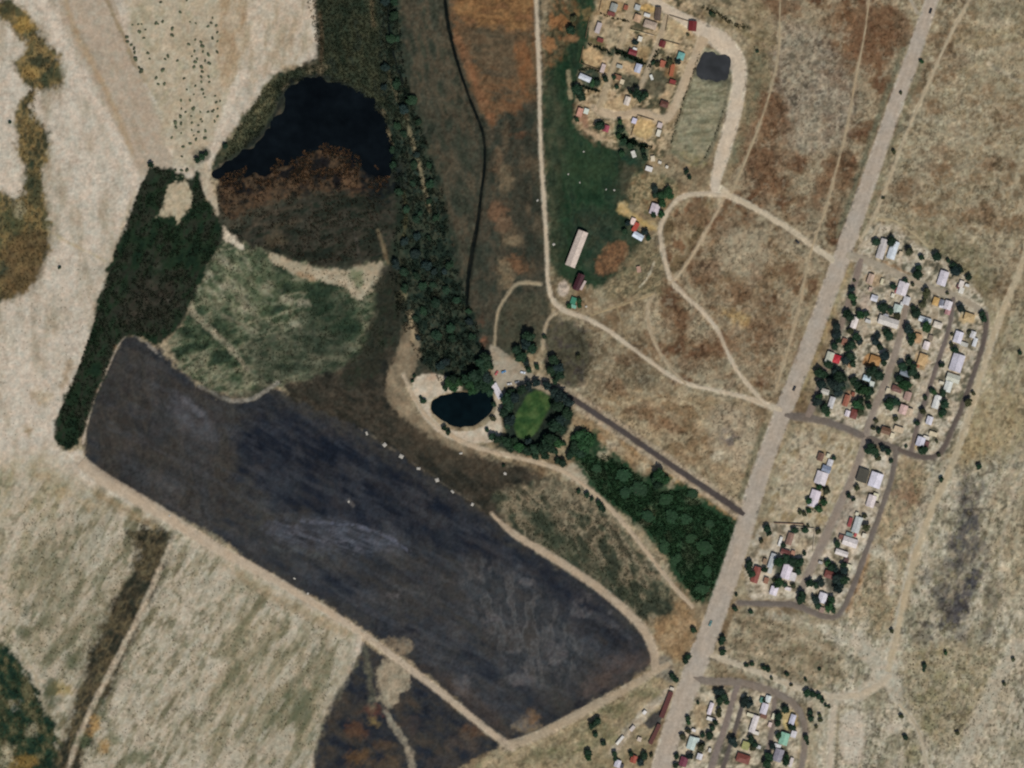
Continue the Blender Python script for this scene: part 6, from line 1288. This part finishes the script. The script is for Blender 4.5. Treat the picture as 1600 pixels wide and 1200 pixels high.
# ------------------------------------------------------------------ low desert shrubs on the north-western sand: one object each
def shrub_mesh(seed):
    r = np.random.default_rng(seed); V, F, K = [], [], []; off = 0
    iv, iff = ico_verts(1)
    for i in range(3):
        c = np.array([r.uniform(-.4, .4), r.uniform(-.4, .4), .35]); R = r.uniform(.45, .7)
        v = iv * R * (1 + .4 * (r.random((len(iv), 1)) - .5)) * [1, 1, .8] + c
        V.append(v); F.append(iff + off); off += len(v); K.append(np.full(len(v), r.uniform(.75, 1.2)))
    K = np.concatenate(K)
    return mesh_np("shrub", np.concatenate(V), np.concatenate(F), np.stack([K, K, K], 1), SHRUB_M)
SHRUB_M = leaf_mat("grey_green_shrub", (80, 86, 64), .35)
SHRUBS = [shrub_mesh(i) for i in range(4)]
SPOTS = """198,58,3.5 199,65,3 211,82,3 212,92,4.5 209,76,3 220,111,4.5 217,106,3 205,70,3 244,37,3.5 254,34,3 247,38,2 270,45,3.5 269,56,3.5 218,50,3.5 216,38,2 225,60,2.5 221,38,2 227,46,2 207,39,2 251,4,3 292,1,2.5 282,19,3 295,70,3 305,62,2.5 316,72,4 314,66,3 326,85,3.5 304,80,2.5 300,88,2 327,99,3.5 305,97,3.5 303,105,3 315,105,3.5 316,112,3 315,120,3 263,88,3.5 258,93,2.5
277,95,2.5 255,110,4 288,123,2.5 244,122,3 247,132,3 257,131,3 231,83,3 234,92,2 305,134,2.5 283,157,2.5 297,157,2.5 302,170,4 290,175,2.5 282,182,3.5 274,192,4 275,199,3 283,193,3 300,192,2.5 310,207,3 321,205,3 307,218,3 320,216,3.5 303,212,2 286,229,3 297,224,3 284,245,2.5 274,266,3 284,267,3 292,266,3.5 277,277,4 286,275,3 330,36,2.5 338,40,2.5 325,42,3 340,51,2.5 332,60,3 340,65,2.5
339,82,3 297,34,2 306,37,2 332,28,2 317,81,2.5 308,92,2.5 320,95,2.5 326,120,2.5 316,140,3 318,147,2.5 327,128,2.5 338,160,2.5 332,175,2.5 340,182,2.5 320,152,2 325,175,2.5 334,172,2 314,187,2.5 316,190,2 340,170,2 299,182,2 315,128,2.5 292,140,2 303,148,2 283,170,2 336,150,2 344,158,2 268,215,2.5 283,208,2 310,196,2 300,203,2 313,175,2 335,190,2.5"""
for w in SPOTS.split():
    px, py, r = map(float, w.split(","))
    o = link("shrub", SHRUBS[int(px * 3 + py) % 4], None, None, "tiny dark shrub dotted among many alike on the pale sand north of the reed belt", "shrub", "shrubs dotted on the north-western sand")
    R = r * M_PX * 1.15
    o.location = (wx(px), wy(py), float(zat(px, py)[0]) - .1); o.scale = (R, R, R * .8); o.rotation_euler = (0, 0, px * 1.7)

# ------------------------------------------------------------------ masses of small plants nobody could count
def clumps(name, pts, rad, seed, rgb_set, h=.7, mat=None, tri=7, label=None, tint=1.0, zmin=None, own=False):
    """small domes of leaf-sized faces joined into one object"""
    r = np.random.default_rng(seed); n = len(pts)
    pz = height(pts[:, 0], pts[:, 1])
    if zmin is not None: pz = np.maximum(pz, zmin)
    R = rad * M_PX if np.ndim(rad) else np.full(n, rad * M_PX)
    ang = r.random((n, tri)) * 6.283
    el = r.uniform(.2, 1.3, (n, tri))
    d = np.stack([np.cos(ang) * np.cos(el), np.sin(ang) * np.cos(el), np.sin(el) * h * 1.3], -1) * (R[:, None, None] * r.uniform(.6, 1.05, (n, tri, 1)))
    u = r.normal(size=(n, tri, 3)); u /= np.linalg.norm(u, axis=-1, keepdims=True)
    w = np.cross(d, u); w /= np.linalg.norm(w, axis=-1, keepdims=True) + 1e-9
    s = R[:, None, None] * r.uniform(.3, .6, (n, tri, 1))
    base = np.stack([wx(pts[:, 0]), wy(pts[:, 1]), pz], -1)[:, None, :]
    a = base + d * .35 + w * s; b = base + d * .35 - w * s; c = base + d
    V = np.stack([a, b, c], 2).reshape(-1, 3)
    F = np.arange(len(V)).reshape(-1, 3)
    cs = np.array([S(*q) for q in rgb_set])[r.integers(len(rgb_set), size=n)] * r.uniform(.85, 1.15, (n, 1))
    if name != "hedge" and not own:          # a plant mass takes most of its colour from the sward it grows in
        gi = np.clip(np.searchsorted(ys, pts[:, 1]), 0, NY - 1) * NX + np.clip(np.searchsorted(xs, pts[:, 0]), 0, NX - 1)
        cs = (.7 * C[gi] + .3 * cs) * r.uniform(.78, 1.2, (n, 1)) * tint
    me = mesh_np(name, V, F, np.repeat(cs, tri * 3, 0), mat)
    return link(name, me, kind="stuff", label=label)
PLANT_M = ground_material("plant_mass", .9)
def rand_in(poly, n, seed, gate=None):
    a = np.array(poly); r = np.random.default_rng(seed)
    x = r.uniform(a[:, 0].min(), a[:, 0].max(), n * 5); y = r.uniform(a[:, 1].min(), a[:, 1].max(), n * 5)
    k = sdf_poly(x, y, poly) < 0
    if gate: k &= fbm(x, y, gate[0], gate[2] if len(gate) > 2 else 901, 3) > gate[1]
    k &= road_sd(x, y) > 3
    return np.stack([x[k], y[k]], 1)[:n]
BELT = [(235, 258), (268, 268), (256, 312), (243, 340), (278, 358), (300, 328), (302, 296), (308, 268), (318, 305), (338, 342), (350, 364), (340, 384), (320, 420), (300, 470), (270, 518), (230, 530), (200, 518), (182, 535), (150, 618), (126, 686), (106, 702), (90, 694), (94, 642), (142, 522), (182, 392), (216, 304)]
clumps("reeds", rand_in(BELT, 3400, 71, (11, .44)), rng.uniform(1.6, 3.8, 9000)[:len(rand_in(BELT, 3400, 71, (11, .44)))], 72, [(36, 48, 34), (42, 52, 37), (48, 50, 38), (34, 46, 36)], .5, PLANT_M, 7, "dense dark green reed belt along the pale sand")
m_ = rand_in([(480, 0), (604, 0), (604, 40), (618, 100), (638, 165), (640, 198), (612, 198), (560, 146), (490, 118), (456, 130), (438, 150), (404, 214), (350, 252), (372, 200), (416, 132), (470, 104), (500, 98)], 4500, 73)
clumps("marsh_plants", m_, rng.uniform(1.4, 3.2, len(m_)), 74, [(46, 60, 42), (62, 68, 48), (52, 58, 46), (70, 72, 52)], .6, PLANT_M, 7, "dark marsh plants around the black pond")
m_ = np.concatenate([rand_in(RIVER_WIDE, 3000, 75, (10, .44)), rand_in(RIVER_BELT, 800, 70)])
clumps("undergrowth", m_, rng.uniform(1.8, 4.2, len(m_)), 76, [(36, 50, 40), (44, 56, 44), (38, 48, 42), (54, 62, 46)], .7, PLANT_M, 8, "dark undergrowth between the trees along the river")
m_ = rand_in(THICKET, 3800, 77)
clumps("thicket", m_, rng.uniform(1.8, 4.4, len(m_)), 78, [(40, 66, 41), (48, 74, 46), (43, 68, 44), (58, 74, 50)], .6, PLANT_M, 8, "green scrub filling the thicket beside the asphalt lane")
m_ = rand_in([(332, 290), (420, 276), (470, 262), (520, 256), (590, 290), (612, 330), (606, 400), (490, 412), (390, 380), (352, 360)], 1500, 79, (12, .5))
clumps("bog_plants", m_, rng.uniform(1.4, 3.4, len(m_)), 80, [(66, 54, 42), (54, 50, 40), (78, 62, 46), (48, 50, 40)], .5, PLANT_M, 7, "brown reeds and bog plants south of the black pond")
m_ = rand_in(REEDS_IN_WATER, 1300, 171, (15, .50, 931))
clumps("drowned_reeds", m_, rng.uniform(1.6, 4.0, len(m_)), 172, [(70, 54, 40), (88, 66, 46), (54, 46, 36), (40, 38, 32)], .35, PLANT_M, 8, "rusty reeds breaking the southern margin of the black pond", zmin=float(np.mean(zat([p[0] for p in POND], [p[1] for p in POND]))) - .05, own=True)
GR = [(862, 470), (1160, 470), (1300, 410), (1480, 0), (1180, 0), (1150, 300), (1040, 320), (1000, 470)]
m_ = np.concatenate([rand_in([(1180, 0), (1440, 0), (1300, 400), (1140, 300)], 3200, 81, (18, .46)), rand_in([(1040, 320), (1290, 410), (1210, 630), (1050, 580), (990, 470)], 2200, 82, (16, .5)),
                     rand_in([(900, 500), (1060, 600), (1200, 640), (1160, 790), (900, 640)], 1600, 83, (14, .5)), rand_in([(1480, 0), (1640, 0), (1640, 480), (1560, 470), (1360, 350)], 3800, 84, (20, .5))])
clumps("scrub", m_, tint=.8, rad=rng.uniform(.6, 1.7, len(m_)), seed=85, rgb_set=[(96, 82, 58), (112, 92, 64), (84, 80, 58), (100, 74, 52)], h=.6, mat=PLANT_M, tri=5, label="dry brown grass tufts scattered over the plain by the main road")
m_ = np.concatenate([rand_in([(1380, 730), (1480, 730), (1640, 620), (1640, 1240), (1290, 1240), (1290, 1100), (1130, 1030), (1160, 960), (1310, 980)], 2600, 86, (9, .5)), rand_in([(1420, 1010), (1560, 1010), (1600, 1060), (1500, 1180), (1420, 1150)], 700, 87)])
clumps("desert_scrub", m_, tint=.8, rad=rng.uniform(.7, 2.1, len(m_)), seed=88, rgb_set=[(96, 92, 66), (84, 84, 62), (118, 106, 78), (74, 72, 54)], h=.6, mat=PLANT_M, tri=6, label="sparse grey green desert scrub on the south-eastern sand")
m_ = np.concatenate([rand_in([(40, 780), (250, 820), (210, 900), (100, 1080), (0, 1000)], 1600, 89, (8, .5)), rand_in([(270, 850), (540, 1000), (480, 1200), (110, 1200)], 2600, 90, (9, .53)), rand_in([(0, 1010), (60, 1080), (80, 1200), (0, 1200)], 900, 91), rand_in([(60, 410), (160, 400), (100, 640), (0, 700), (0, 490)], 160, 92)])
clumps("sand_scrub", m_, tint=.8, rad=rng.uniform(.7, 2.0, len(m_)), seed=93, rgb_set=[(100, 102, 74), (88, 92, 68), (120, 112, 82), (84, 80, 60)], h=.6, mat=PLANT_M, tri=6, label="low grey green weeds in rows on the south-western sand")
m_ = np.concatenate([rand_in([(344, 364), (480, 420), (600, 430), (600, 550), (440, 600), (310, 600), (268, 545)], 2600, 94, (12, .48)), rand_in([(764, 770), (900, 760), (1050, 930), (1000, 970), (850, 865)], 1500, 95, (10, .46))])
clumps("pasture_weeds", m_, tint=.8, rad=rng.uniform(.9, 2.2, len(m_)), seed=96, rgb_set=[(60, 74, 52), (72, 84, 60), (84, 86, 62), (52, 64, 46)], h=.6, mat=PLANT_M, tri=6, label="patchy green weeds on the rough grazing land")
m_ = rand_in([(20, 20), (60, 60), (92, 105), (62, 138), (52, 180), (74, 220), (64, 280), (74, 380), (40, 450), (0, 465), (0, 310), (40, 290), (30, 210), (45, 150), (35, 100), (55, 75)], 900, 97)
clumps("ochre_weeds", m_, rng.uniform(1.0, 2.6, len(m_)), 98, [(92, 80, 52), (76, 74, 48), (62, 66, 46), (108, 90, 56)], .6, PLANT_M, 6, "ochre and olive weeds along the western edge")

# hedges between the plots and one strip for tree shade: each its own thing
def hedge(pts, w, label, n=60, rgb=((38, 54, 40), (46, 62, 44), (34, 48, 38)), seed=0):
    r = np.random.default_rng(500 + seed); a = np.array(pts, float)
    cum = np.concatenate([[0], np.cumsum(np.hypot(*np.diff(a, axis=0).T))]); t = r.uniform(0, cum[-1], n)
    p = np.stack([np.interp(t, cum, a[:, 0]) + r.normal(size=n) * w * .25, np.interp(t, cum, a[:, 1]) + r.normal(size=n) * w * .25], 1)
    o = clumps("hedge", p, r.uniform(.3, .55, n) * w, 600 + seed, rgb, 1.1, PLANT_M, 8, label)
    del o["kind"]; o["category"] = "hedge"; o["group"] = "hedges and weed lines between plots"
OLV = ((72, 70, 50), (60, 62, 46), (84, 78, 54))
for i_, (p_, w_, n_, l_, c_) in enumerate([
    ([(917, 70), (935, 74), (957, 85)], 5, 60, "dark hedge between the two westernmost plots of the northern settlement", None),
    ([(962, 79), (985, 88), (1006, 100)], 8, 110, "broad green hedge crossing between the two settlement lanes", None),
    ([(937, 20), (955, 28), (984, 34)], 4, 60, "olive hedge south of the northernmost grey gabled house", OLV),
    ([(1029, 76), (1022, 92), (1015, 106)], 5, 50, "dark hedge along the east side of the settlement east lane", None),
    ([(1093, 82), (1084, 112), (1070, 152), (1058, 190), (1048, 226)], 3.2, 130, "thin dark weed line along the western rim of the grassy basin", None),
    ([(1132, 168), (1122, 200), (1108, 232), (1100, 248)], 3, 60, "thin dark weed line along the south-eastern rim of the grassy basin", OLV),
    ([(966, 213), (990, 222), (1012, 230)], 9, 90, "thick dark hedge on the southern edge of the northern settlement", None),  # dark leaf mass put where shade of the trees falls
    ([(1098, 12), (1120, 22), (1140, 34), (1166, 46)], 6, 90, "olive hedge on the bank above the top of the loop road", ((110, 104, 76), (96, 92, 66))),
    ([(906, 110), (922, 106), (944, 114)], 5, 50, "dark hedge north of the tilted bluish white shed", None),
    ([(905, 134), (925, 140), (936, 142)], 6, 50, "dark hedge south of the tilted bluish white shed", None),
    ([(1276, 756), (1290, 764), (1286, 782), (1276, 798), (1262, 796)], 4, 70, "green hedge wrapping the lower bright white house of the hamlet", None)]):
    hedge(p_, w_, l_, n_, c_ or ((38, 54, 40), (46, 62, 44), (34, 48, 38)), i_)
# ------------------------------------------------------------------ blocks along the dark flat
BLK_M = plain_mat("weathered_concrete", (166, 161, 150), .9)
CAP_M = plain_mat("pale_concrete", (172, 167, 156), .9)
BLK = [(573, 677, 4, 7), (601, 695, 7, 7), (627, 713, 7, 8), (654, 732, 5, 7), (683, 750, 7, 7), (707, 768, 7, 4), (738, 788, 5, 6)]
for i, (px, py, w, d) in enumerate(BLK):
    root = bpy.data.objects.new("concrete_block", None); COL.objects.link(root)
    root.location = (wx(px), wy(py), float(zat(px, py)[0])); root.rotation_euler = (0, 0, .3 + i * .4)
    w *= M_PX / 2 * .85; d *= M_PX / 2 * .85
    bm = bmesh.new(); bm_box(bm, -w, w, -d, d, -.4, 1.1); bmesh.ops.bevel(bm, geom=bm.edges[:], offset=.12, segments=1, affect='EDGES'); link("base", bm_mesh("base", bm, BLK_M), root)
    bm = bmesh.new(); bm_prism(bm, [(-w * .8, -d * .8, 1.1), (w * .8, -d * .8, 1.1), (w * .8, d * .8, 1.1), (-w * .8, d * .8, 1.1)], [(-w * .55, -d * .55, 1.5), (w * .55, -d * .55, 1.5), (w * .55, d * .55, 1.5), (-w * .55, d * .55, 1.5)]); link("cap", bm_mesh("cap", bm, CAP_M), root)
    pos = "northwesternmost" if i == 0 else "southeasternmost" if i == 6 else f"{ordinal(i)} from the northwest"
    root["label"] = f"pale concrete block on the dark slope, {pos} in the row of seven"; root["category"] = "block"; root["group"] = "row of blocks along the dark flat"
# pale boulders in the pasture
def rock_mesh(seed):
    r = np.random.default_rng(seed); v, f = ico_verts(1)
    v = v * (1 + .5 * (r.random((len(v), 1)) - .5)) * [1, .8, .6]
    return mesh_np("boulder", v, f, None, CAP_M)
ROCKS = [rock_mesh(i) for i in range(3)]
for i, (px, py, r, lab) in enumerate([(912, 237, 3, "lone pale boulder in the northern middle of the green pasture"), (947, 296, 3, "pale boulder in the pasture, western of a close pair near the yellow bare patch"), (960, 297, 4, "pale boulder in the pasture, eastern and larger of a close pair"),
                                    (888, 272, 3, "pale boulder beside the dirt track, northern of two in the western pasture"), (906, 285, 3, "pale boulder in the western pasture, southern of two"), (865, 382, 4, "pale boulder between the dirt track and the long pale barn"),
                                    (545, 784, 3, "pale boulder alone in the middle of the dark flat"), (460, 904, 3, "pale boulder on the embankment, northern of two"), (481, 927, 3.5, "pale boulder on the embankment, southern of two"), (789, 740, 4, "pale boulder below the curving track, between the ponds and the flat"), (720, 708, 4, "pale boulder at the foot of the small pond's southern bank"),
                                    (265, 806, 3, "pale boulder beside the embankment track at the flat's western corner"), (916, 479, 3, "pale boulder beside the green shelters and the dirt track"), (840, 313, 3, "pale boulder west of the straight dirt track")]):
    o = link("boulder", ROCKS[i % 3], None, None, lab, "boulder", "pale boulders lying about")
    o.location = (wx(px), wy(py), float(zat(px, py)[0]) + .2); R = r * M_PX * (.52 if 'pasture' in lab else .75); o.scale = (R, R, R); o.rotation_euler = (0, 0, i * 1.3)

# ------------------------------------------------------------------ cars
TYRE = plain_mat("tyre_rubber", (30, 30, 31)); HEAD = plain_mat("headlight_glass", (220, 220, 214), .2, spec=.6)
_wheel = None
def car(px, py, ang, rgb, label, L=4.6, W=1.9, van=False):
    global _wheel
    root = bpy.data.objects.new("parked_car" if "parked" in label else "car", None); COL.objects.link(root)
    root.location = (wx(px), wy(py), float(zat(px, py)[0]) + .2); root.rotation_euler = (0, 0, math.radians(ang))
    paint_m = plain_mat("car_paint_" + "_".join(map(str, rgb)), rgb, .35, (3, 1), (.03, .03), spec=.5)
    l, w = L / 2, W / 2
    bm = bmesh.new()
    prof = [(-l, .35), (-l, .85), (-l * .9, 1.0), (l * .5, .98), (l * .95, .82), (l, .6), (l, .35)]
    bm_prism(bm, [(x, -w, z) for x, z in prof], [(x, w, z) for x, z in prof]); link("body", bm_mesh("body", bm, paint_m), root)
    bm = bmesh.new(); r0, r1 = (-l * .85, l * .35) if not van else (-l * .96, l * .5)
    bm_prism(bm, [(r0, -w * .92, .97), (r1, -w * .92, .97), (r1, w * .92, .97), (r0, w * .92, .97)], [(r0 + .25, -w * .8, 1.5), (r1 - .6, -w * .8, 1.5), (r1 - .6, w * .8, 1.5), (r0 + .25, w * .8, 1.5)]); link("window", bm_mesh("window", bm, GLASS_M), root)
    bm = bmesh.new(); bm_box(bm, r0 + .22, r1 - .55, -w * .82, w * .82, 1.49, 1.56); link("roof", bm_mesh("roof", bm, paint_m), root)
    if _wheel is None:
        bm = bmesh.new(); bmesh.ops.create_cone(bm, cap_ends=True, segments=14, radius1=.33, radius2=.33, depth=.22)
        _wheel = bm_mesh("wheel", bm, TYRE)
    for sx in (-1, 1):
        for sy in (-1, 1):
            o = link("wheel", _wheel, root); o.location = (sx * l * .62, sy * (w - .08), .33); o.rotation_euler = (math.pi / 2, 0, 0)
    for sy in (-1, 1):
        bm = bmesh.new(); bm_box(bm, l - .08, l + .02, sy * w * .7 - .16, sy * w * .7 + .16, .58, .74); link("headlight", bm_mesh("headlight", bm, HEAD), root)
    root["label"] = label; root["category"] = "car"
car(1454, 17, 72, (34, 36, 40), "dark car driving on the main road near the top of the view", 5.2, 2.1)
car(1110, 974, 68, (92, 128, 126), "teal car on the main road beside the brown grass triangle", 5.6, 2.1)
car(1241, 607, 66, (44, 46, 50), "dark car on the main road just north of the village junction", 4.8, 2.0)
car(1246, 378, -40, (40, 38, 38), "dark car on the pale dirt track leading to the main road", 4.6, 2.0)
car(787, 581, 20, (92, 138, 176), "parked blue car on the forecourt beside the small pond")
car(817, 582, -12, (206, 212, 220), "parked bluish white car on the eastern side of the forecourt", 5.0)
car(776, 583, 60, (186, 92, 92), "parked red car on the western side of the forecourt")
car(796, 600, 10, (200, 198, 194), "parked white car in the middle of the forecourt")
car(808, 597, 15, (120, 122, 126), "parked grey car south of the blue one on the forecourt")
# ------------------------------------------------------------------ yard walls
def yard_wall(a, b, label, rgb=(150, 122, 96), h=1.6):
    L = math.dist(a, b) * M_PX; px, py = (a[0] + b[0]) / 2, (a[1] + b[1]) / 2
    bm = bmesh.new(); bm_box(bm, -L / 2, L / 2, -.16, .16, -.5, h)
    root = bpy.data.objects.new("yard_wall", None); COL.objects.link(root)
    root.location = (wx(px), wy(py), float(zat(px, py)[0])); root.rotation_euler = (0, 0, math.atan2(-(b[1] - a[1]), b[0] - a[0]))
    m = plain_mat("wall_block_" + str(rgb[0]), rgb)
    link("wall", bm_mesh("wall", bm, m), root)
    bm = bmesh.new(); bm_box(bm, -L / 2 - .05, L / 2 + .05, -.24, .24, h, h + .12); link("coping", bm_mesh("coping", bm, m), root)
    root["label"] = label; root["category"] = "wall"; root["kind"] = "thing"; root["group"] = "low walls around yards"
yard_wall((1209, 817), (1256, 819), "low brown yard wall along the hamlet's northern edge", (120, 84, 66))
yard_wall((1273, 827), (1270, 862), "pale yard wall east of the hamlet's sandy court", (186, 174, 152))
yard_wall((1240, 822), (1272, 826), "pale yard wall north of the hamlet's sandy court", (186, 174, 152))
yard_wall((1000, 50), (1022, 56), "pale yard wall below the grey beige hipped house", (196, 178, 152))
yard_wall((985, 46), (1008, 52), "straw yellow yard wall near the settlement west lane", (176, 166, 128))
for i_, (a_, b_) in enumerate((((912, 72), (906, 98)), ((908, 99), (938, 110)), ((921, 28), (915, 60)), ((940, 0), (936, 18)), ((1044, 24), (1040, 48)), ((1046, 24), (1078, 34)), ((1034, 62), (1062, 70)), ((1042, 130), (1058, 134)), ((996, 182), (986, 212)), ((996, 180), (1022, 188)))):
    yard_wall(a_, b_, ["brown wall on the west side of the tan plot below the hedge", "brown wall on the south side of the tan plot below the hedge", "pale brown wall on the west side of the second plot from the north", "wall on the west side of the northernmost plot",
              "wall on the west side of the plot with the dark red house", "wall on the north side of the plot with the dark red house", "wall south of the plot with the dark red house", "wall north of the small tan plot beside the loop road's western leg",
              "wall on the west side of the ochre plot south of the curving lane", "wall on the north side of the ochre plot south of the curving lane"][i_], (112, 94, 70), 1.5)
